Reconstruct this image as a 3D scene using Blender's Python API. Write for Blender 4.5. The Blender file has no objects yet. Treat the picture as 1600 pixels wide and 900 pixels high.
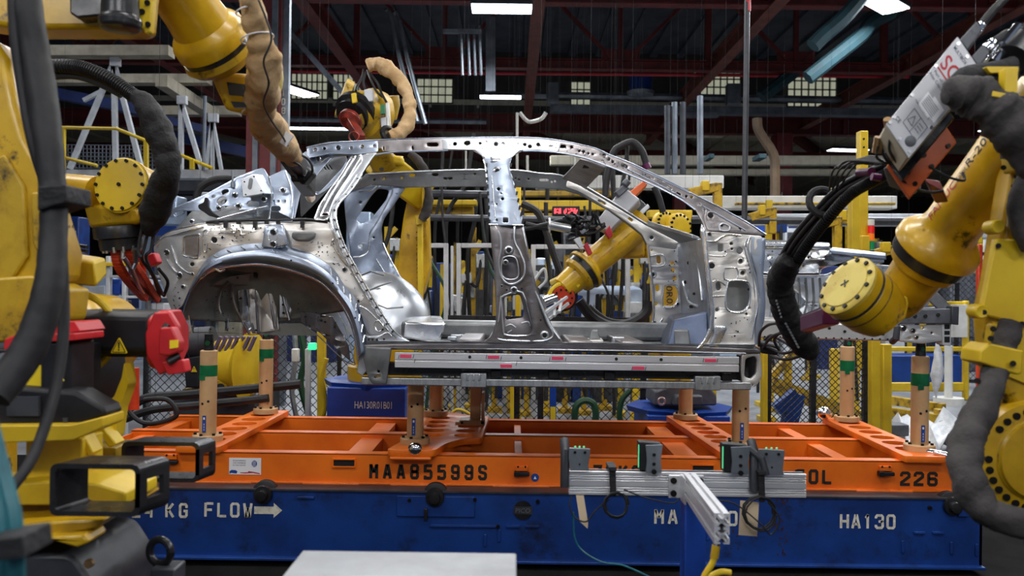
import bpy, bmesh, math, random
from mathutils import Vector, Matrix, Euler
random.seed(7)
V = Vector
pi = math.pi
SC = bpy.context.scene
COL = SC.collection

# ------------------------------------------------------------------ camera
F = 1300.0            # focal length in pixels of the 1600 px wide frame
ZC = 1.65             # height of the lens above the floor
ROLL = 0.0135         # the camera was held a little crooked
cam_data = bpy.data.cameras.new('camera')
cam_data.sensor_width = 36.0
cam_data.lens = 36.0 * F / 1600.0
cam_data.clip_start = 0.05
cam_data.clip_end = 300
cam_data.dof.use_dof = True
cam_data.dof.focus_distance = 4.9
cam_data.dof.aperture_fstop = 3.2
cam = bpy.data.objects.new('camera', cam_data)
COL.objects.link(cam)
cam.matrix_world = Matrix.Translation((0, 0, ZC)) @ Matrix.Rotation(pi / 2, 4, 'X') @ Matrix.Rotation(ROLL, 4, 'Z')
SC.camera = cam

# ------------------------------------------------------------------ exposure, world
SC.view_settings.view_transform = 'Standard'
SC.view_settings.look = 'None'
SC.view_settings.exposure = 0.0
SC.view_settings.gamma = 1.0
SC.view_settings.use_curve_mapping = False
world = bpy.data.worlds.new('hall_air')
SC.world = world
world.use_nodes = True
bg = world.node_tree.nodes['Background']
bg.inputs['Color'].default_value = (0.55, 0.66, 0.9, 1)
bg.inputs['Strength'].default_value = 0.22

# lamp powers (watts); fixtures further down use them
P_HALL = 330.0       # fluorescent fittings of the hall, high under the trusses
P_CELL = 58.0       # LED battens over the robot cell
P_FILL = 36.0      # added fill lamps behind the camera, brightening the car side
P_AISLE = 260.0     # battens over the bright aisle on the right
C_LAMP = (0.90, 0.95, 1.0)
C_CELL = (1.0, 0.97, 0.93)

# ------------------------------------------------------------------ helpers
def unroll(px, py):
    dx, dy = px - 800.0, py - 450.0
    c, s = math.cos(ROLL), math.sin(ROLL)
    return dx * c + dy * s, -dx * s + dy * c

def P(px, py, Y):
    a, b = unroll(px, py)
    return V((a * Y / F, Y, ZC - b * Y / F))

def pxm(n, Y):            # n pixels at depth Y in metres
    return n * Y / F

WO = {}                   # world origin of every object
def origin(o):
    return WO.get(o.name, V((0, 0, 0))) if o else V((0, 0, 0))

def tag(o, label=None, cat=None, group=None, kind=None):
    if label: o['label'] = label
    if cat: o['category'] = cat
    if group: o['group'] = group
    if kind: o['kind'] = kind
    return o

def thing(name, label, cat, loc=(0, 0, 0), group=None, kind=None):
    o = bpy.data.objects.new(name, None)
    o.empty_display_size = 0.1
    COL.objects.link(o)
    o.location = loc
    WO[o.name] = V(loc)
    return tag(o, label, cat, group, kind)

def frame(d, up=V((0, 0, 1))):
    d = V(d).normalized()
    if abs(d.dot(up)) > 0.98: up = V((0, 1, 0)) if abs(d.y) < 0.9 else V((1, 0, 0))
    x = d.cross(up).normalized()
    y = x.cross(d).normalized()
    return x, y, d

class MB:
    def __init__(s): s.v = []; s.f = []; s.m = []
    def add(s, vs, fs, m=0):
        n = len(s.v)
        s.v += [V(p) for p in vs]
        for f in fs: s.f.append([n + i for i in f]); s.m.append(m)
        return s
    def hexa(s, c, m=0):      # 8 corners: bottom 4, top 4
        return s.add(c, [(3, 2, 1, 0), (4, 5, 6, 7), (0, 1, 5, 4), (1, 2, 6, 5), (2, 3, 7, 6), (3, 0, 4, 7)], m)
    def box(s, x0, x1, y0, y1, z0, z1, m=0):
        return s.hexa([(x0, y0, z0), (x1, y0, z0), (x1, y1, z0), (x0, y1, z0), (x0, y0, z1), (x1, y0, z1), (x1, y1, z1), (x0, y1, z1)], m)
    def cbox(s, c, sx, sy, sz, R=None, m=0):
        c = V(c); R = R or Matrix.Identity(3)
        q = [(-1, -1, -1), (1, -1, -1), (1, 1, -1), (-1, 1, -1), (-1, -1, 1), (1, -1, 1), (1, 1, 1), (-1, 1, 1)]
        return s.hexa([c + R @ V((a * sx / 2, b * sy / 2, d * sz / 2)) for a, b, d in q], m)
    def beam(s, p0, p1, w, h, up=V((0, 0, 1)), m=0):
        p0, p1 = V(p0), V(p1)
        x, y, d = frame(p1 - p0, V(up))
        q = [(-1, -1), (1, -1), (1, 1), (-1, 1)]
        return s.hexa([p0 + x * a * w / 2 + y * b * h / 2 for a, b in q] + [p1 + x * a * w / 2 + y * b * h / 2 for a, b in q], m)
    def ibeam(s, p0, p1, w, h, t=0.02, m=0):
        p0, p1 = V(p0), V(p1)
        x, y, d = frame(p1 - p0)
        for k in (-1, 1): s.beam(p0 + y * k * (h - t) / 2, p1 + y * k * (h - t) / 2, w, t, y, m)
        s.beam(p0, p1, t, h - 2 * t, y, m)
        return s
    def tube(s, pts, r, seg=10, caps=True, m=0):
        pts = [V(p) for p in pts]
        n = len(pts)
        rs = r if isinstance(r, (list, tuple)) else [r] * n
        d0 = (pts[1] - pts[0]).normalized()
        x, y, _ = frame(d0)
        base = len(s.v)
        for i in range(n):
            d = (pts[min(i + 1, n - 1)] - pts[max(i - 1, 0)])
            if d.length < 1e-9: d = d0
            d = d.normalized()
            x = (x - d * x.dot(d)).normalized(); y = d.cross(x)
            for k in range(seg):
                a = 2 * pi * k / seg
                s.v.append(pts[i] + (x * math.cos(a) + y * math.sin(a)) * rs[i])
        for i in range(n - 1):
            for k in range(seg):
                k2 = (k + 1) % seg
                s.f.append([base + i * seg + k, base + i * seg + k2, base + (i + 1) * seg + k2, base + (i + 1) * seg + k]); s.m.append(m)
        if caps:
            s.f.append([base + k for k in range(seg)][::-1]); s.m.append(m)
            s.f.append([base + (n - 1) * seg + k for k in range(seg)]); s.m.append(m)
        return s
    def cyl(s, p0, p1, r, r2=None, seg=20, m=0):
        return s.tube([p0, p1], [r, r if r2 is None else r2], seg, True, m)
    def lathe(s, p0, axis, prof, seg=28, m=0):       # prof: [(distance along the axis, radius)]
        p0 = V(p0); x, y, d = frame(axis)
        base = len(s.v); n = len(prof)
        for t, r in prof:
            for k in range(seg):
                a = 2 * pi * k / seg
                s.v.append(p0 + d * t + (x * math.cos(a) + y * math.sin(a)) * max(r, 1e-5))
        for i in range(n - 1):
            for k in range(seg):
                k2 = (k + 1) % seg
                s.f.append([base + i * seg + k, base + i * seg + k2, base + (i + 1) * seg + k2, base + (i + 1) * seg + k]); s.m.append(m)
        s.f.append([base + k for k in range(seg)][::-1]); s.m.append(m)
        s.f.append([base + (n - 1) * seg + k for k in range(seg)]); s.m.append(m)
        return s
    def ell(s, c, rx, ry, rz, seg=16, R=None, m=0):
        c = V(c); R = R or Matrix.Identity(3); rings = seg // 2
        base = len(s.v)
        for i in range(rings + 1):
            t = pi * i / rings
            for k in range(seg):
                a = 2 * pi * k / seg
                s.v.append(c + R @ V((rx * math.sin(t) * math.cos(a), ry * math.sin(t) * math.sin(a), rz * math.cos(t))))
        for i in range(rings):
            for k in range(seg):
                k2 = (k + 1) % seg
                s.f.append([base + i * seg + k, base + (i + 1) * seg + k, base + (i + 1) * seg + k2, base + i * seg + k2]); s.m.append(m)
        return s
    def torus(s, c, axis, R, r, seg=24, rs=8, a0=0, a1=2 * pi, m=0):
        x, y, d = frame(axis); c = V(c)
        full = abs(a1 - a0 - 2 * pi) < 1e-4
        pts = [c + (x * math.cos(a0 + (a1 - a0) * i / seg) + y * math.sin(a0 + (a1 - a0) * i / seg)) * R for i in range(seg + 1)]
        return s.tube(pts, r, rs, not full, m)
    def prism(s, poly, o, ux, uy, dep, m=0):          # polygon in the frame (o, ux, uy) pushed along the vector dep
        o, ux, uy, dep = V(o), V(ux), V(uy), V(dep)
        a = [o + ux * p[0] + uy * p[1] for p in poly]
        n = len(a); b = [p + dep for p in a]
        nn = ux.cross(uy)
        if nn.dot(dep) > 0: a, b = b, a
        ar = sum(poly[i][0] * poly[(i + 1) % n][1] - poly[(i + 1) % n][0] * poly[i][1] for i in range(n))
        if ar < 0: a, b = a[::-1], b[::-1]
        fs = [list(range(n)), list(range(2 * n - 1, n - 1, -1))]
        for i in range(n):
            j = (i + 1) % n
            fs.append([n + i, n + j, j, i])
        return s.add(a + b, fs, m)
    def pprism(s, pp, Y, dY, m=0):                    # outline traced at depth Y with a straight thickness dY
        n = len(pp)
        a = [P(x, y, Y) for x, y in pp]
        return s.prism([(p.x, p.z) for p in a], (0, Y, 0), (1, 0, 0), (0, 0, 1), (0, dY, 0), m)
    def pbox(s, x0, y0, x1, y1, Y, dY, m=0):
        return s.pprism([(x0, y0), (x1, y0), (x1, y1), (x0, y1)], Y, dY, m)
    def build(s, name, mat, parent=None, smooth=35, bevel=0.0, bseg=2, sub=0, kind=None, label=None):
        og = origin(parent)
        me = bpy.data.meshes.new(name)
        me.from_pydata([tuple(p - og) for p in s.v], [], s.f)
        mats = mat if isinstance(mat, (list, tuple)) else [mat]
        for x in mats: me.materials.append(x)
        if len(mats) > 1: me.polygons.foreach_set('material_index', s.m)
        me.validate(); me.update()
        if smooth:
            me.shade_smooth()
            try: me.set_sharp_from_angle(angle=math.radians(smooth))
            except Exception: pass
        o = bpy.data.objects.new(name, me)
        COL.objects.link(o)
        WO[o.name] = og.copy()
        if parent: o.parent = parent
        if bevel:
            b = o.modifiers.new('bevel', 'BEVEL'); b.width = bevel; b.segments = bseg; b.limit_method = 'ANGLE'; b.angle_limit = math.radians(40)
            b.harden_normals = False
        if sub:
            b = o.modifiers.new('sub', 'SUBSURF'); b.levels = sub; b.render_levels = sub
        if kind: o['kind'] = kind
        if label: o['label'] = label
        return o

def dup(root, delta, label=None, rotz=0.0, group=None):
    r = root.copy(); COL.objects.link(r)
    r.location = V(root.location) + V(delta); r.rotation_euler.z += rotz
    WO[r.name] = r.location.copy()
    if label: r['label'] = label
    if group: r['group'] = group
    for ch in list(root.children):
        c = ch.copy(); COL.objects.link(c); c.parent = r
        for g in list(ch.children):
            d = g.copy(); COL.objects.link(d); d.parent = c
    return r

def smooth_path(pts, n=8):            # Catmull-Rom through tuples of any length
    pts = [tuple(p) for p in pts]
    out = []
    for i in range(len(pts) - 1):
        p0 = pts[max(i - 1, 0)]; p1 = pts[i]; p2 = pts[i + 1]; p3 = pts[min(i + 2, len(pts) - 1)]
        for k in range(n):
            t = k / n
            out.append(tuple(0.5 * (2 * b + (c - a) * t + (2 * a - 5 * b + 4 * c - d) * t * t + (3 * b - a - 3 * c + d) * t ** 3) for a, b, c, d in zip(p0, p1, p2, p3)))
    out.append(pts[-1])
    return out

def hose(mb, pts, rpx=None, r=None, n=8, seg=10, m=0):     # pts: (px, py, Y)
    q = [P(*p) for p in smooth_path(pts, n)]
    return mb.tube(q, r if r is not None else [pxm(rpx, p.y) for p in q], seg, True, m)

def sleeve(mb, pts, seg=22, n=10, wr=0.10, seed=1, ties=(), fr=1.0):       # pts: (px, py, Y, half width in px); a wrinkled cloth sleeve
    rnd = random.Random(seed)
    q = smooth_path(pts, n)
    cen = [P(a, b, c) for a, b, c, w in q]; rad = [pxm(w, c) for a, b, c, w in q]
    ph = [rnd.uniform(0, 6.28) for _ in range(8)]
    base = len(mb.v); N = len(q)
    x, y, d0 = frame(cen[1] - cen[0])
    for i in range(N):
        d = (cen[min(i + 1, N - 1)] - cen[max(i - 1, 0)]).normalized()
        x = (x - d * x.dot(d)).normalized(); y = d.cross(x)
        tie = 1.0
        for tt in ties:
            tie -= 0.16 * math.exp(-((i / N - tt) / 0.022) ** 2)
        for k in range(seg):
            a = 2 * pi * k / seg
            w = 1 + wr * (0.5 * math.sin(i * 0.9 * fr + 2 * a + ph[0]) + 0.4 * math.sin(i * 1.7 * fr - a + ph[1]) + 0.35 * math.sin(i * 0.45 * fr + 3 * a + ph[2]) + rnd.uniform(-.35, .35))
            mb.v.append(cen[i] + (x * math.cos(a) + y * math.sin(a)) * rad[i] * w * tie)
    for i in range(N - 1):
        for k in range(seg):
            k2 = (k + 1) % seg
            mb.f.append([base + i * seg + k, base + i * seg + k2, base + (i + 1) * seg + k2, base + (i + 1) * seg + k]); mb.m.append(0)
    mb.f.append([base + k for k in range(seg)][::-1]); mb.m.append(0)
    mb.f.append([base + (N - 1) * seg + k for k in range(seg)]); mb.m.append(0)
    return mb

# -------- sheet metal: outlines with holes, cut into small facets and bent in depth
def rnd_poly(pts, r=4, n=4):          # round the corners of a polygon
    out = []; N = len(pts)
    for i in range(N):
        p0, p1, p2 = V(pts[i - 1]).to_2d(), V(pts[i]).to_2d(), V(pts[(i + 1) % N]).to_2d()
        a, b = p0 - p1, p2 - p1
        if a.length < 1e-6 or b.length < 1e-6: continue
        rr = min(r, a.length * .45, b.length * .45)
        q0, q1 = p1 + a.normalized() * rr, p1 + b.normalized() * rr
        for k in range(n + 1):
            t = k / n
            out.append(tuple(q0 * (1 - t) ** 2 + p1 * 2 * t * (1 - t) + q1 * t * t))
    return out
def oval(cx, cy, rx, ry=None, rot=0, n=14):
    ry = rx if ry is None else ry
    c, s = math.cos(rot), math.sin(rot)
    return [(cx + rx * math.cos(2 * pi * k / n) * c - ry * math.sin(2 * pi * k / n) * s, cy + rx * math.cos(2 * pi * k / n) * s + ry * math.sin(2 * pi * k / n) * c) for k in range(n)]
def rrect(x0, y0, x1, y1, r=3): return rnd_poly([(x0, y0), (x1, y0), (x1, y1), (x0, y1)], r)
def slot(cx, cy, L, w, rot=0):
    c, s = math.cos(rot), math.sin(rot)
    pts = [(w / 2 * math.cos(a) + L / 2 - w / 2, w / 2 * math.sin(a)) for a in [(-pi / 2 + pi * k / 6) for k in range(7)]] + [(w / 2 * math.cos(a) - L / 2 + w / 2, w / 2 * math.sin(a)) for a in [(pi / 2 + pi * k / 6) for k in range(7)]]
    return [(cx + x * c - y * s, cy + x * s + y * c) for x, y in pts]

def fill2d(outer, holes, ext, bevel):
    cu = bpy.data.curves.new('tmp', 'CURVE'); cu.dimensions = '2D'; cu.fill_mode = 'BOTH'
    cu.extrude = ext; cu.bevel_depth = bevel; cu.bevel_resolution = 1; cu.offset = -bevel
    for pl in [outer] + holes:
        sp = cu.splines.new('POLY'); sp.points.add(len(pl) - 1)
        for i, p in enumerate(pl): sp.points[i].co = (p[0], p[1], 0, 1)
        sp.use_cyclic_u = True
    ob = bpy.data.objects.new('tmp', cu)
    me = ob.to_mesh()
    bm = bmesh.new(); bm.from_mesh(me)
    ob.to_mesh_clear()
    bpy.data.objects.remove(ob); bpy.data.curves.remove(cu)
    bmesh.ops.remove_doubles(bm, verts=bm.verts, dist=1e-6)
    return bm

def panel(name, outer, holes, Yf, t, mat, parent=None, bevel=0.003, cut=0.0, bump=None, mirror=None, smooth=40, kind=None, label=None):
    """outer / holes: pixel outlines.  Yf: depth, or a function of the pixel row and column.  t: sheet thickness."""
    Yr = Yf if not callable(Yf) else Yf(*[sum(p[i] for p in outer) / len(outer) for i in (0, 1)])
    def uv(p):
        a, b = unroll(*p); return (a * Yr / F, -b * Yr / F)
    bm = fill2d([uv(p) for p in outer], [[uv(p) for p in h] for h in holes], max(t / 2 - bevel, 1e-4), bevel)
    if cut:
        for ax in (0, 1):
            lo = min(v.co[ax] for v in bm.verts); hi = max(v.co[ax] for v in bm.verts)
            k = lo + cut
            while k < hi:
                no = V((0, 0, 0)); no[ax] = 1; co = V((0, 0, 0)); co[ax] = k
                bmesh.ops.bisect_plane(bm, geom=bm.verts[:] + bm.edges[:] + bm.faces[:], plane_co=co, plane_no=no)
                k += cut
    og = origin(parent)
    c, s = math.cos(ROLL), math.sin(ROLL)
    for v in bm.verts:
        u, w2, w = v.co
        a, b = u * F / Yr, -w2 * F / Yr
        px, py = 800 + a * c - b * s, 450 + a * s + b * c
        Y = Yf(px, py) if callable(Yf) else Yf
        if bump: Y = Y - bump(px, py)
        q = V((a * Y / F, Y - w, ZC - b * Y / F))
        if mirror is not None: q.y = 2 * mirror - q.y
        v.co = q - og
    bmesh.ops.recalc_face_normals(bm, faces=bm.faces)
    me = bpy.data.meshes.new(name); bm.to_mesh(me); bm.free()
    me.materials.append(mat)
    me.shade_smooth(); me.set_sharp_from_angle(angle=math.radians(smooth))
    o = bpy.data.objects.new(name, me); COL.objects.link(o); WO[o.name] = og.copy()
    if parent: o.parent = parent
    if kind: o['kind'] = kind
    if label: o['label'] = label
    return o

# -------- lettering
def mir(pl): return [(4 - x, y) for x, y in pl]
_M8 = [(.7, 3.05), (1.7, 3.05)]
_L8 = [(1.6, 6), (.7, 6), (0, 5.3), (0, 3.8), (.7, 3.1), (0, 2.4), (0, .7), (.7, 0), (1.6, 0)]
_L0 = [(1.5, 6), (.7, 6), (0, 5.3), (0, .7), (.7, 0), (1.5, 0)]
_9 = [[(1.6, 6), (.7, 6), (0, 5.3), (0, 3.6), (.7, 2.9), (1.6, 2.9)], [(2.4, 6), (3.3, 6), (4, 5.3), (4, .7), (3.3, 0), (2.4, 0)], [(1.6, 0), (.7, 0), (0, .7), (0, 1.3)], [(2.4, 2.9), (3.2, 2.9)]]
STENCIL = {
 'M': [[(0, 0), (0, 6)], [(4, 0), (4, 6)], [(.3, 5.8), (1.8, 2.8)], [(3.7, 5.8), (2.2, 2.8)]],
 'A': [[(0, 0), (1.6, 6)], [(4, 0), (2.4, 6)], [(1.2, 1.7), (2.8, 1.7)]],
 '8': [_L8, mir(_L8), _M8, mir(_M8)], '0': [_L0, mir(_L0)], 'O': [_L0, mir(_L0)], '9': _9, '6': [[(4 - x, 6 - y) for x, y in pl] for pl in _9],
 '5': [[(.9, 6), (4, 6)], [(0, 6), (0, 3.5), (1.6, 3.5)], [(2.4, 3.5), (3.3, 3.5), (4, 2.8), (4, .7), (3.3, 0), (2.4, 0)], [(1.6, 0), (0, 0), (0, .8)]],
 'S': [[(4, 4.8), (4, 5.3), (3.3, 6), (2.4, 6)], [(1.6, 6), (.7, 6), (0, 5.3), (0, 3.8), (.7, 3.2), (1.6, 3.1)], [(2.4, 2.9), (3.3, 2.8), (4, 2.2), (4, .7), (3.3, 0), (2.4, 0)], [(1.6, 0), (.7, 0), (0, .7), (0, 1.2)]],
 '7': [[(0, 6), (1.7, 6)], [(2.4, 6), (4, 6), (2, 0)]], 'K': [[(0, 0), (0, 6)], [(.9, 3), (3.8, 6)], [(1.4, 3.2), (4, 0)]],
 'G': [[(1.6, 6), (.7, 6), (0, 5.3), (0, .7), (.7, 0), (1.6, 0)], [(2.4, 6), (3.3, 6), (4, 5.3), (4, 4.6)], [(2.4, 0), (3.3, 0), (4, .7), (4, 2.8), (2.6, 2.8)]],
 'E': [[(0, 0), (0, 6)], [(.9, 6), (4, 6)], [(.9, 3), (3.2, 3)], [(.9, 0), (4, 0)]], 'F': [[(0, 0), (0, 6)], [(.9, 6), (4, 6)], [(.9, 3), (3.2, 3)]],
 'L': [[(0, 0), (0, 6)], [(.9, 0), (4, 0)]], 'H': [[(0, 0), (0, 6)], [(4, 0), (4, 6)], [(.9, 3), (3.1, 3)]],
 '2': [[(0, 4.6), (0, 5.3), (.7, 6), (1.6, 6)], [(2.4, 6), (3.3, 6), (4, 5.3), (4, 4), (0, 1), (0, 0), (1.5, 0)], [(2.3, 0), (4, 0)]],
 '1': [[(2, 0), (2, 6)], [(2, 6), (1, 5)]], '3': [[(0, 4.9), (0, 5.3), (.7, 6), (1.6, 6)], [(2.4, 6), (3.3, 6), (4, 5.3), (4, 3.8), (3.3, 3.1), (2, 3.1)], [(3.3, 3.1), (4, 2.4), (4, .7), (3.3, 0), (2.4, 0)], [(1.6, 0), (.7, 0), (0, .7), (0, 1.1)]],
 'W': [[(0, 6), (.9, 0)], [(1.1, 0), (1.9, 4)], [(2.1, 4), (2.9, 0)], [(3.1, 0), (4, 6)]], 'N': [[(0, 0), (0, 6)], [(4, 0), (4, 6)], [(.6, 5.4), (3.4, .6)]],
 '4': [[(3, 0), (3, 6)], [(2.3, 6), (0, 2), (2.2, 2)]], 'R': [[(0, 0), (0, 6)], [(.9, 6), (3.3, 6), (4, 5.3), (4, 3.8), (3.3, 3.1), (.9, 3.1)], [(2, 2.6), (4, 0)]],
 'B': [[(0, 0), (0, 6)], [(.9, 6), (3.2, 6), (4, 5.3), (4, 3.8), (3.3, 3.1), (.9, 3.1)], [(3.3, 3.1), (4, 2.4), (4, .7), (3.3, 0), (.9, 0)]],
}
def stencil(mb, text, o, ux, uy, h, pitch=None, wr=0.62, thick=0.16, m=0):
    """stencilled characters painted on the plane (o, ux, uy); h: letter height, pitch: step"""
    o, ux, uy = V(o), V(ux).normalized(), V(uy).normalized()
    w = h * wr; pitch = pitch or w * 1.35; hw = h * thick / 2
    sx = (w - 2 * hw) / 4; sy = (h - 2 * hw) / 6
    for i, ch in enumerate(text):
        for pl in STENCIL.get(ch, []):
            q = [V((hw + x * sx + i * pitch, hw + y * sy)) for x, y in pl]
            L = []; R = []
            for k in range(len(q)):
                d0 = (q[k] - q[k - 1]).normalized() if k > 0 else (q[1] - q[0]).normalized()
                d1 = (q[k + 1] - q[k]).normalized() if k < len(q) - 1 else d0
                t = d0 + d1
                if t.length < 1e-3: t = d1
                t.normalize(); nn = V((-t.y, t.x)); sc = 1 / max(.5, nn.dot(V((-d0.y, d0.x))))
                e = V((0, 0))
                if k == 0: e = -d1 * hw * .6
                if k == len(q) - 1: e = d0 * hw * .6
                L.append(q[k] + nn * hw * sc + e); R.append(q[k] - nn * hw * sc + e)
            for k in range(len(q) - 1):
                mb.add([o + ux * p.x + uy * p.y for p in (L[k], R[k], R[k + 1], L[k + 1])], [(0, 1, 2, 3)], m)
    return mb
def text_mesh(mb, text, o, ux, uy, h, m=0, fit=None, bold=0.0):
    """plain lettering; h: capital height; fit: total width to squeeze it into"""
    cu = bpy.data.curves.new('tmp', 'FONT'); cu.body = text; cu.size = 1.0; cu.offset = bold; cu.resolution_u = 3
    ob = bpy.data.objects.new('tmp', cu); me = ob.to_mesh()
    vs = [v.co.copy() for v in me.vertices]; fs = [list(p.vertices) for p in me.polygons]
    ob.to_mesh_clear(); bpy.data.objects.remove(ob); bpy.data.curves.remove(cu)
    if not vs: return mb
    x0 = min(v.x for v in vs); x1 = max(v.x for v in vs)
    sy = h / 0.69; sx = fit / (x1 - x0) if fit else sy
    o, ux, uy = V(o), V(ux).normalized(), V(uy).normalized()
    return mb.add([o + ux * (v.x - x0) * sx + uy * v.y * sy for v in vs], fs, m)

# ------------------------------------------------------------------ materials
def srgb(*c):
    f = lambda v: (v / 255 / 12.92) if v / 255 <= 0.04045 else ((v / 255 + 0.055) / 1.055) ** 2.4
    return tuple(f(v) for v in c)
def mat(name, col, rough=0.5, metal=0.0, col2=None, nscale=6.0, lo=0.45, hi=0.65, detail=6, bump=0.0, bscale=30.0, rvar=0.0, emit=None, estr=0.0, coat=0.0, spec=None, dirt=None, dscale=25.0, dlo=.62, dhi=.72, stretch=None):
    m = bpy.data.materials.new(name); m.use_nodes = True
    nt = m.node_tree; b = nt.nodes['Principled BSDF']; L = nt.links.new
    b.inputs['Base Color'].default_value = (*col, 1); b.inputs['Roughness'].default_value = rough; b.inputs['Metallic'].default_value = metal
    if coat: b.inputs['Coat Weight'].default_value = coat; b.inputs['Coat Roughness'].default_value = .15
    if spec is not None: b.inputs['Specular IOR Level'].default_value = spec
    tc = nt.nodes.new('ShaderNodeTexCoord'); src = tc.outputs['Object']
    if stretch:
        mp = nt.nodes.new('ShaderNodeMapping'); mp.inputs['Scale'].default_value = stretch; L(src, mp.inputs['Vector']); src = mp.outputs['Vector']
    def noise(sc, det=detail, ro=.6):
        n = nt.nodes.new('ShaderNodeTexNoise'); n.inputs['Scale'].default_value = sc; n.inputs['Detail'].default_value = det; n.inputs['Roughness'].default_value = ro
        L(src, n.inputs['Vector']); return n.outputs['Fac']
    def ramp(fac, a, bb, c0=(0, 0, 0, 1), c1=(1, 1, 1, 1)):
        r = nt.nodes.new('ShaderNodeValToRGB'); r.color_ramp.elements[0].position = a; r.color_ramp.elements[1].position = bb
        r.color_ramp.elements[0].color = c0; r.color_ramp.elements[1].color = c1
        L(fac, r.inputs['Fac']); return r.outputs['Color']
    out = None
    if col2:
        out = ramp(noise(nscale), lo, hi, (*col, 1), (*col2, 1))
    if dirt:
        mx = nt.nodes.new('ShaderNodeMix'); mx.data_type = 'RGBA'
        L(ramp(noise(dscale, 8, .7), dlo, dhi), mx.inputs[0])
        if out: L(out, mx.inputs[6])
        else: mx.inputs[6].default_value = (*col, 1)
        mx.inputs[7].default_value = (*dirt, 1); out = mx.outputs[2]
    if out: L(out, b.inputs['Base Color'])
    if rvar:
        mr = nt.nodes.new('ShaderNodeMapRange'); L(noise(nscale * 1.7), mr.inputs['Value'])
        mr.inputs['From Min'].default_value = .3; mr.inputs['From Max'].default_value = .7
        mr.inputs['To Min'].default_value = max(.03, rough - rvar); mr.inputs['To Max'].default_value = rough + rvar
        L(mr.outputs['Result'], b.inputs['Roughness'])
    if bump:
        bp = nt.nodes.new('ShaderNodeBump'); bp.inputs['Strength'].default_value = bump; bp.inputs['Distance'].default_value = .02
        L(noise(bscale, 4), bp.inputs['Height']); L(bp.outputs['Normal'], b.inputs['Normal'])
    if emit:
        b.inputs['Emission Color'].default_value = (*emit, 1); b.inputs['Emission Strength'].default_value = estr
    return m

M = {}
M['steel'] = mat('stamped_steel', (.70, .73, .78), .34, .88, (.58, .61, .66), 5, .4, .62, bump=.07, bscale=7, rvar=.08)
M['steel_warm'] = mat('bare_steel', (.78, .755, .72), .40, .78, (.68, .65, .62), 5, .4, .62, bump=.05, bscale=8, rvar=.08)
M['steel_blue'] = mat('zinc_steel', (.41, .47, .58), .33, .9, (.31, .36, .46), 4, .38, .62, bump=.06, bscale=6, rvar=.08)
M['steel_dark'] = mat('dark_press_steel', (.26, .27, .275), .42, .65, (.17, .175, .185), 5, .4, .6, bump=.08, bscale=8, rvar=.08)
M['steel_brown'] = mat('dark_brown_steel', (.19, .175, .18), .36, .9, (.27, .25, .255), 6, .42, .62, bump=.06, bscale=8, rvar=.08)  # darkened; the roof rail's dark reflection is put into the colour
M['steel_bright'] = mat('bright_steel', (.85, .86, .88), .24, 1.0, (.74, .76, .79), 6, .42, .62, bump=.05, bscale=8, rvar=.06)
M['navy_primer'] = mat('navy_coated_steel', (.05, .07, .12), .35, .6, (.08, .10, .16), 5, .4, .62, bump=.1, bscale=8)
M['black_sealer'] = mat('black_sealer', (.012, .012, .014), .45, 0, bump=.3, bscale=60)
M['alu'] = mat('anodised_aluminium', (.84, .84, .86), .36, .7, (.74, .74, .77), 9, .42, .62, stretch=(.2, 6, 6))
M['galv'] = mat('galvanised_tube', (.58, .60, .62), .40, .9, (.40, .42, .44), 16, .4, .62, stretch=(3, 1, 1))
M['yellow'] = mat('robot_yellow', srgb(202, 160, 16), .36, 0, srgb(172, 132, 12), 5, .42, .66, dirt=srgb(52, 40, 16), dscale=8, dlo=.585, dhi=.67, bump=.04, bscale=60, coat=.15)
M['yellow_clean'] = mat('safety_yellow', srgb(216, 182, 30), .45, 0, srgb(196, 160, 22), 4, .42, .66)
M['yellow_worn'] = mat('worn_yellow', srgb(188, 152, 26), .42, 0, srgb(156, 122, 18), 7, .42, .62, dirt=srgb(40, 34, 20), dscale=7, dlo=.53, dhi=.64, bump=.05, bscale=50)
M['yellow_pale'] = mat('faded_cover_yellow', srgb(196, 176, 80), .45, 0, srgb(176, 150, 52), 9, .4, .62, dirt=srgb(48, 40, 20), dscale=14, dlo=.63, dhi=.70)
M['orange'] = mat('skid_orange', srgb(240, 118, 22), .42, 0, srgb(226, 102, 14), 3, .42, .62, dirt=srgb(150, 62, 16), dscale=18, dlo=.68, dhi=.78, coat=.1)
M['blue'] = mat('frame_blue', srgb(18, 62, 138), .42, 0, srgb(14, 48, 112), 3, .42, .62, dirt=srgb(18, 24, 48), dscale=4, dlo=.56, dhi=.72, bump=.03, bscale=50)
M['blue_clean'] = mat('pedestal_blue', srgb(20, 66, 158), .4, 0, srgb(14, 54, 132), 3, .42, .62)
M['tan'] = mat('post_tan', srgb(206, 168, 122), .45, 0, srgb(194, 154, 108), 5, .42, .62)
M['black'] = mat('black_plastic', (.010, .010, .012), .45, 0, (.017, .017, .02), 8, .42, .62, spec=.25)
M['rubber'] = mat('black_rubber', (.016, .016, .018), .55, 0, (.026, .026, .028), 9, .42, .62, bump=.06, bscale=60, spec=.3)
M['paint_spill'] = mat('purple_spill', srgb(58, 34, 52), .6)
M['blue_dark'] = mat('conveyor_blue', srgb(16, 34, 84), .6, 0, srgb(12, 26, 66), 3, .42, .62)
M['cream_dim'] = mat('dim_cream_paint', srgb(150, 142, 124), .6, 0, srgb(126, 118, 102), 4, .42, .62)  # cream darkened; the dim light on the gantry beams is in the colour
M['black_metal'] = mat('black_metal', (.018, .018, .02), .30, .3, (.03, .03, .032), 8, .42, .62, rvar=.08)
M['hole'] = mat('bore_black', (.004, .004, .005), .8)
M['red'] = mat('motor_red', srgb(200, 34, 40), .42, 0, srgb(178, 26, 32), 7, .42, .62)
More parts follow.
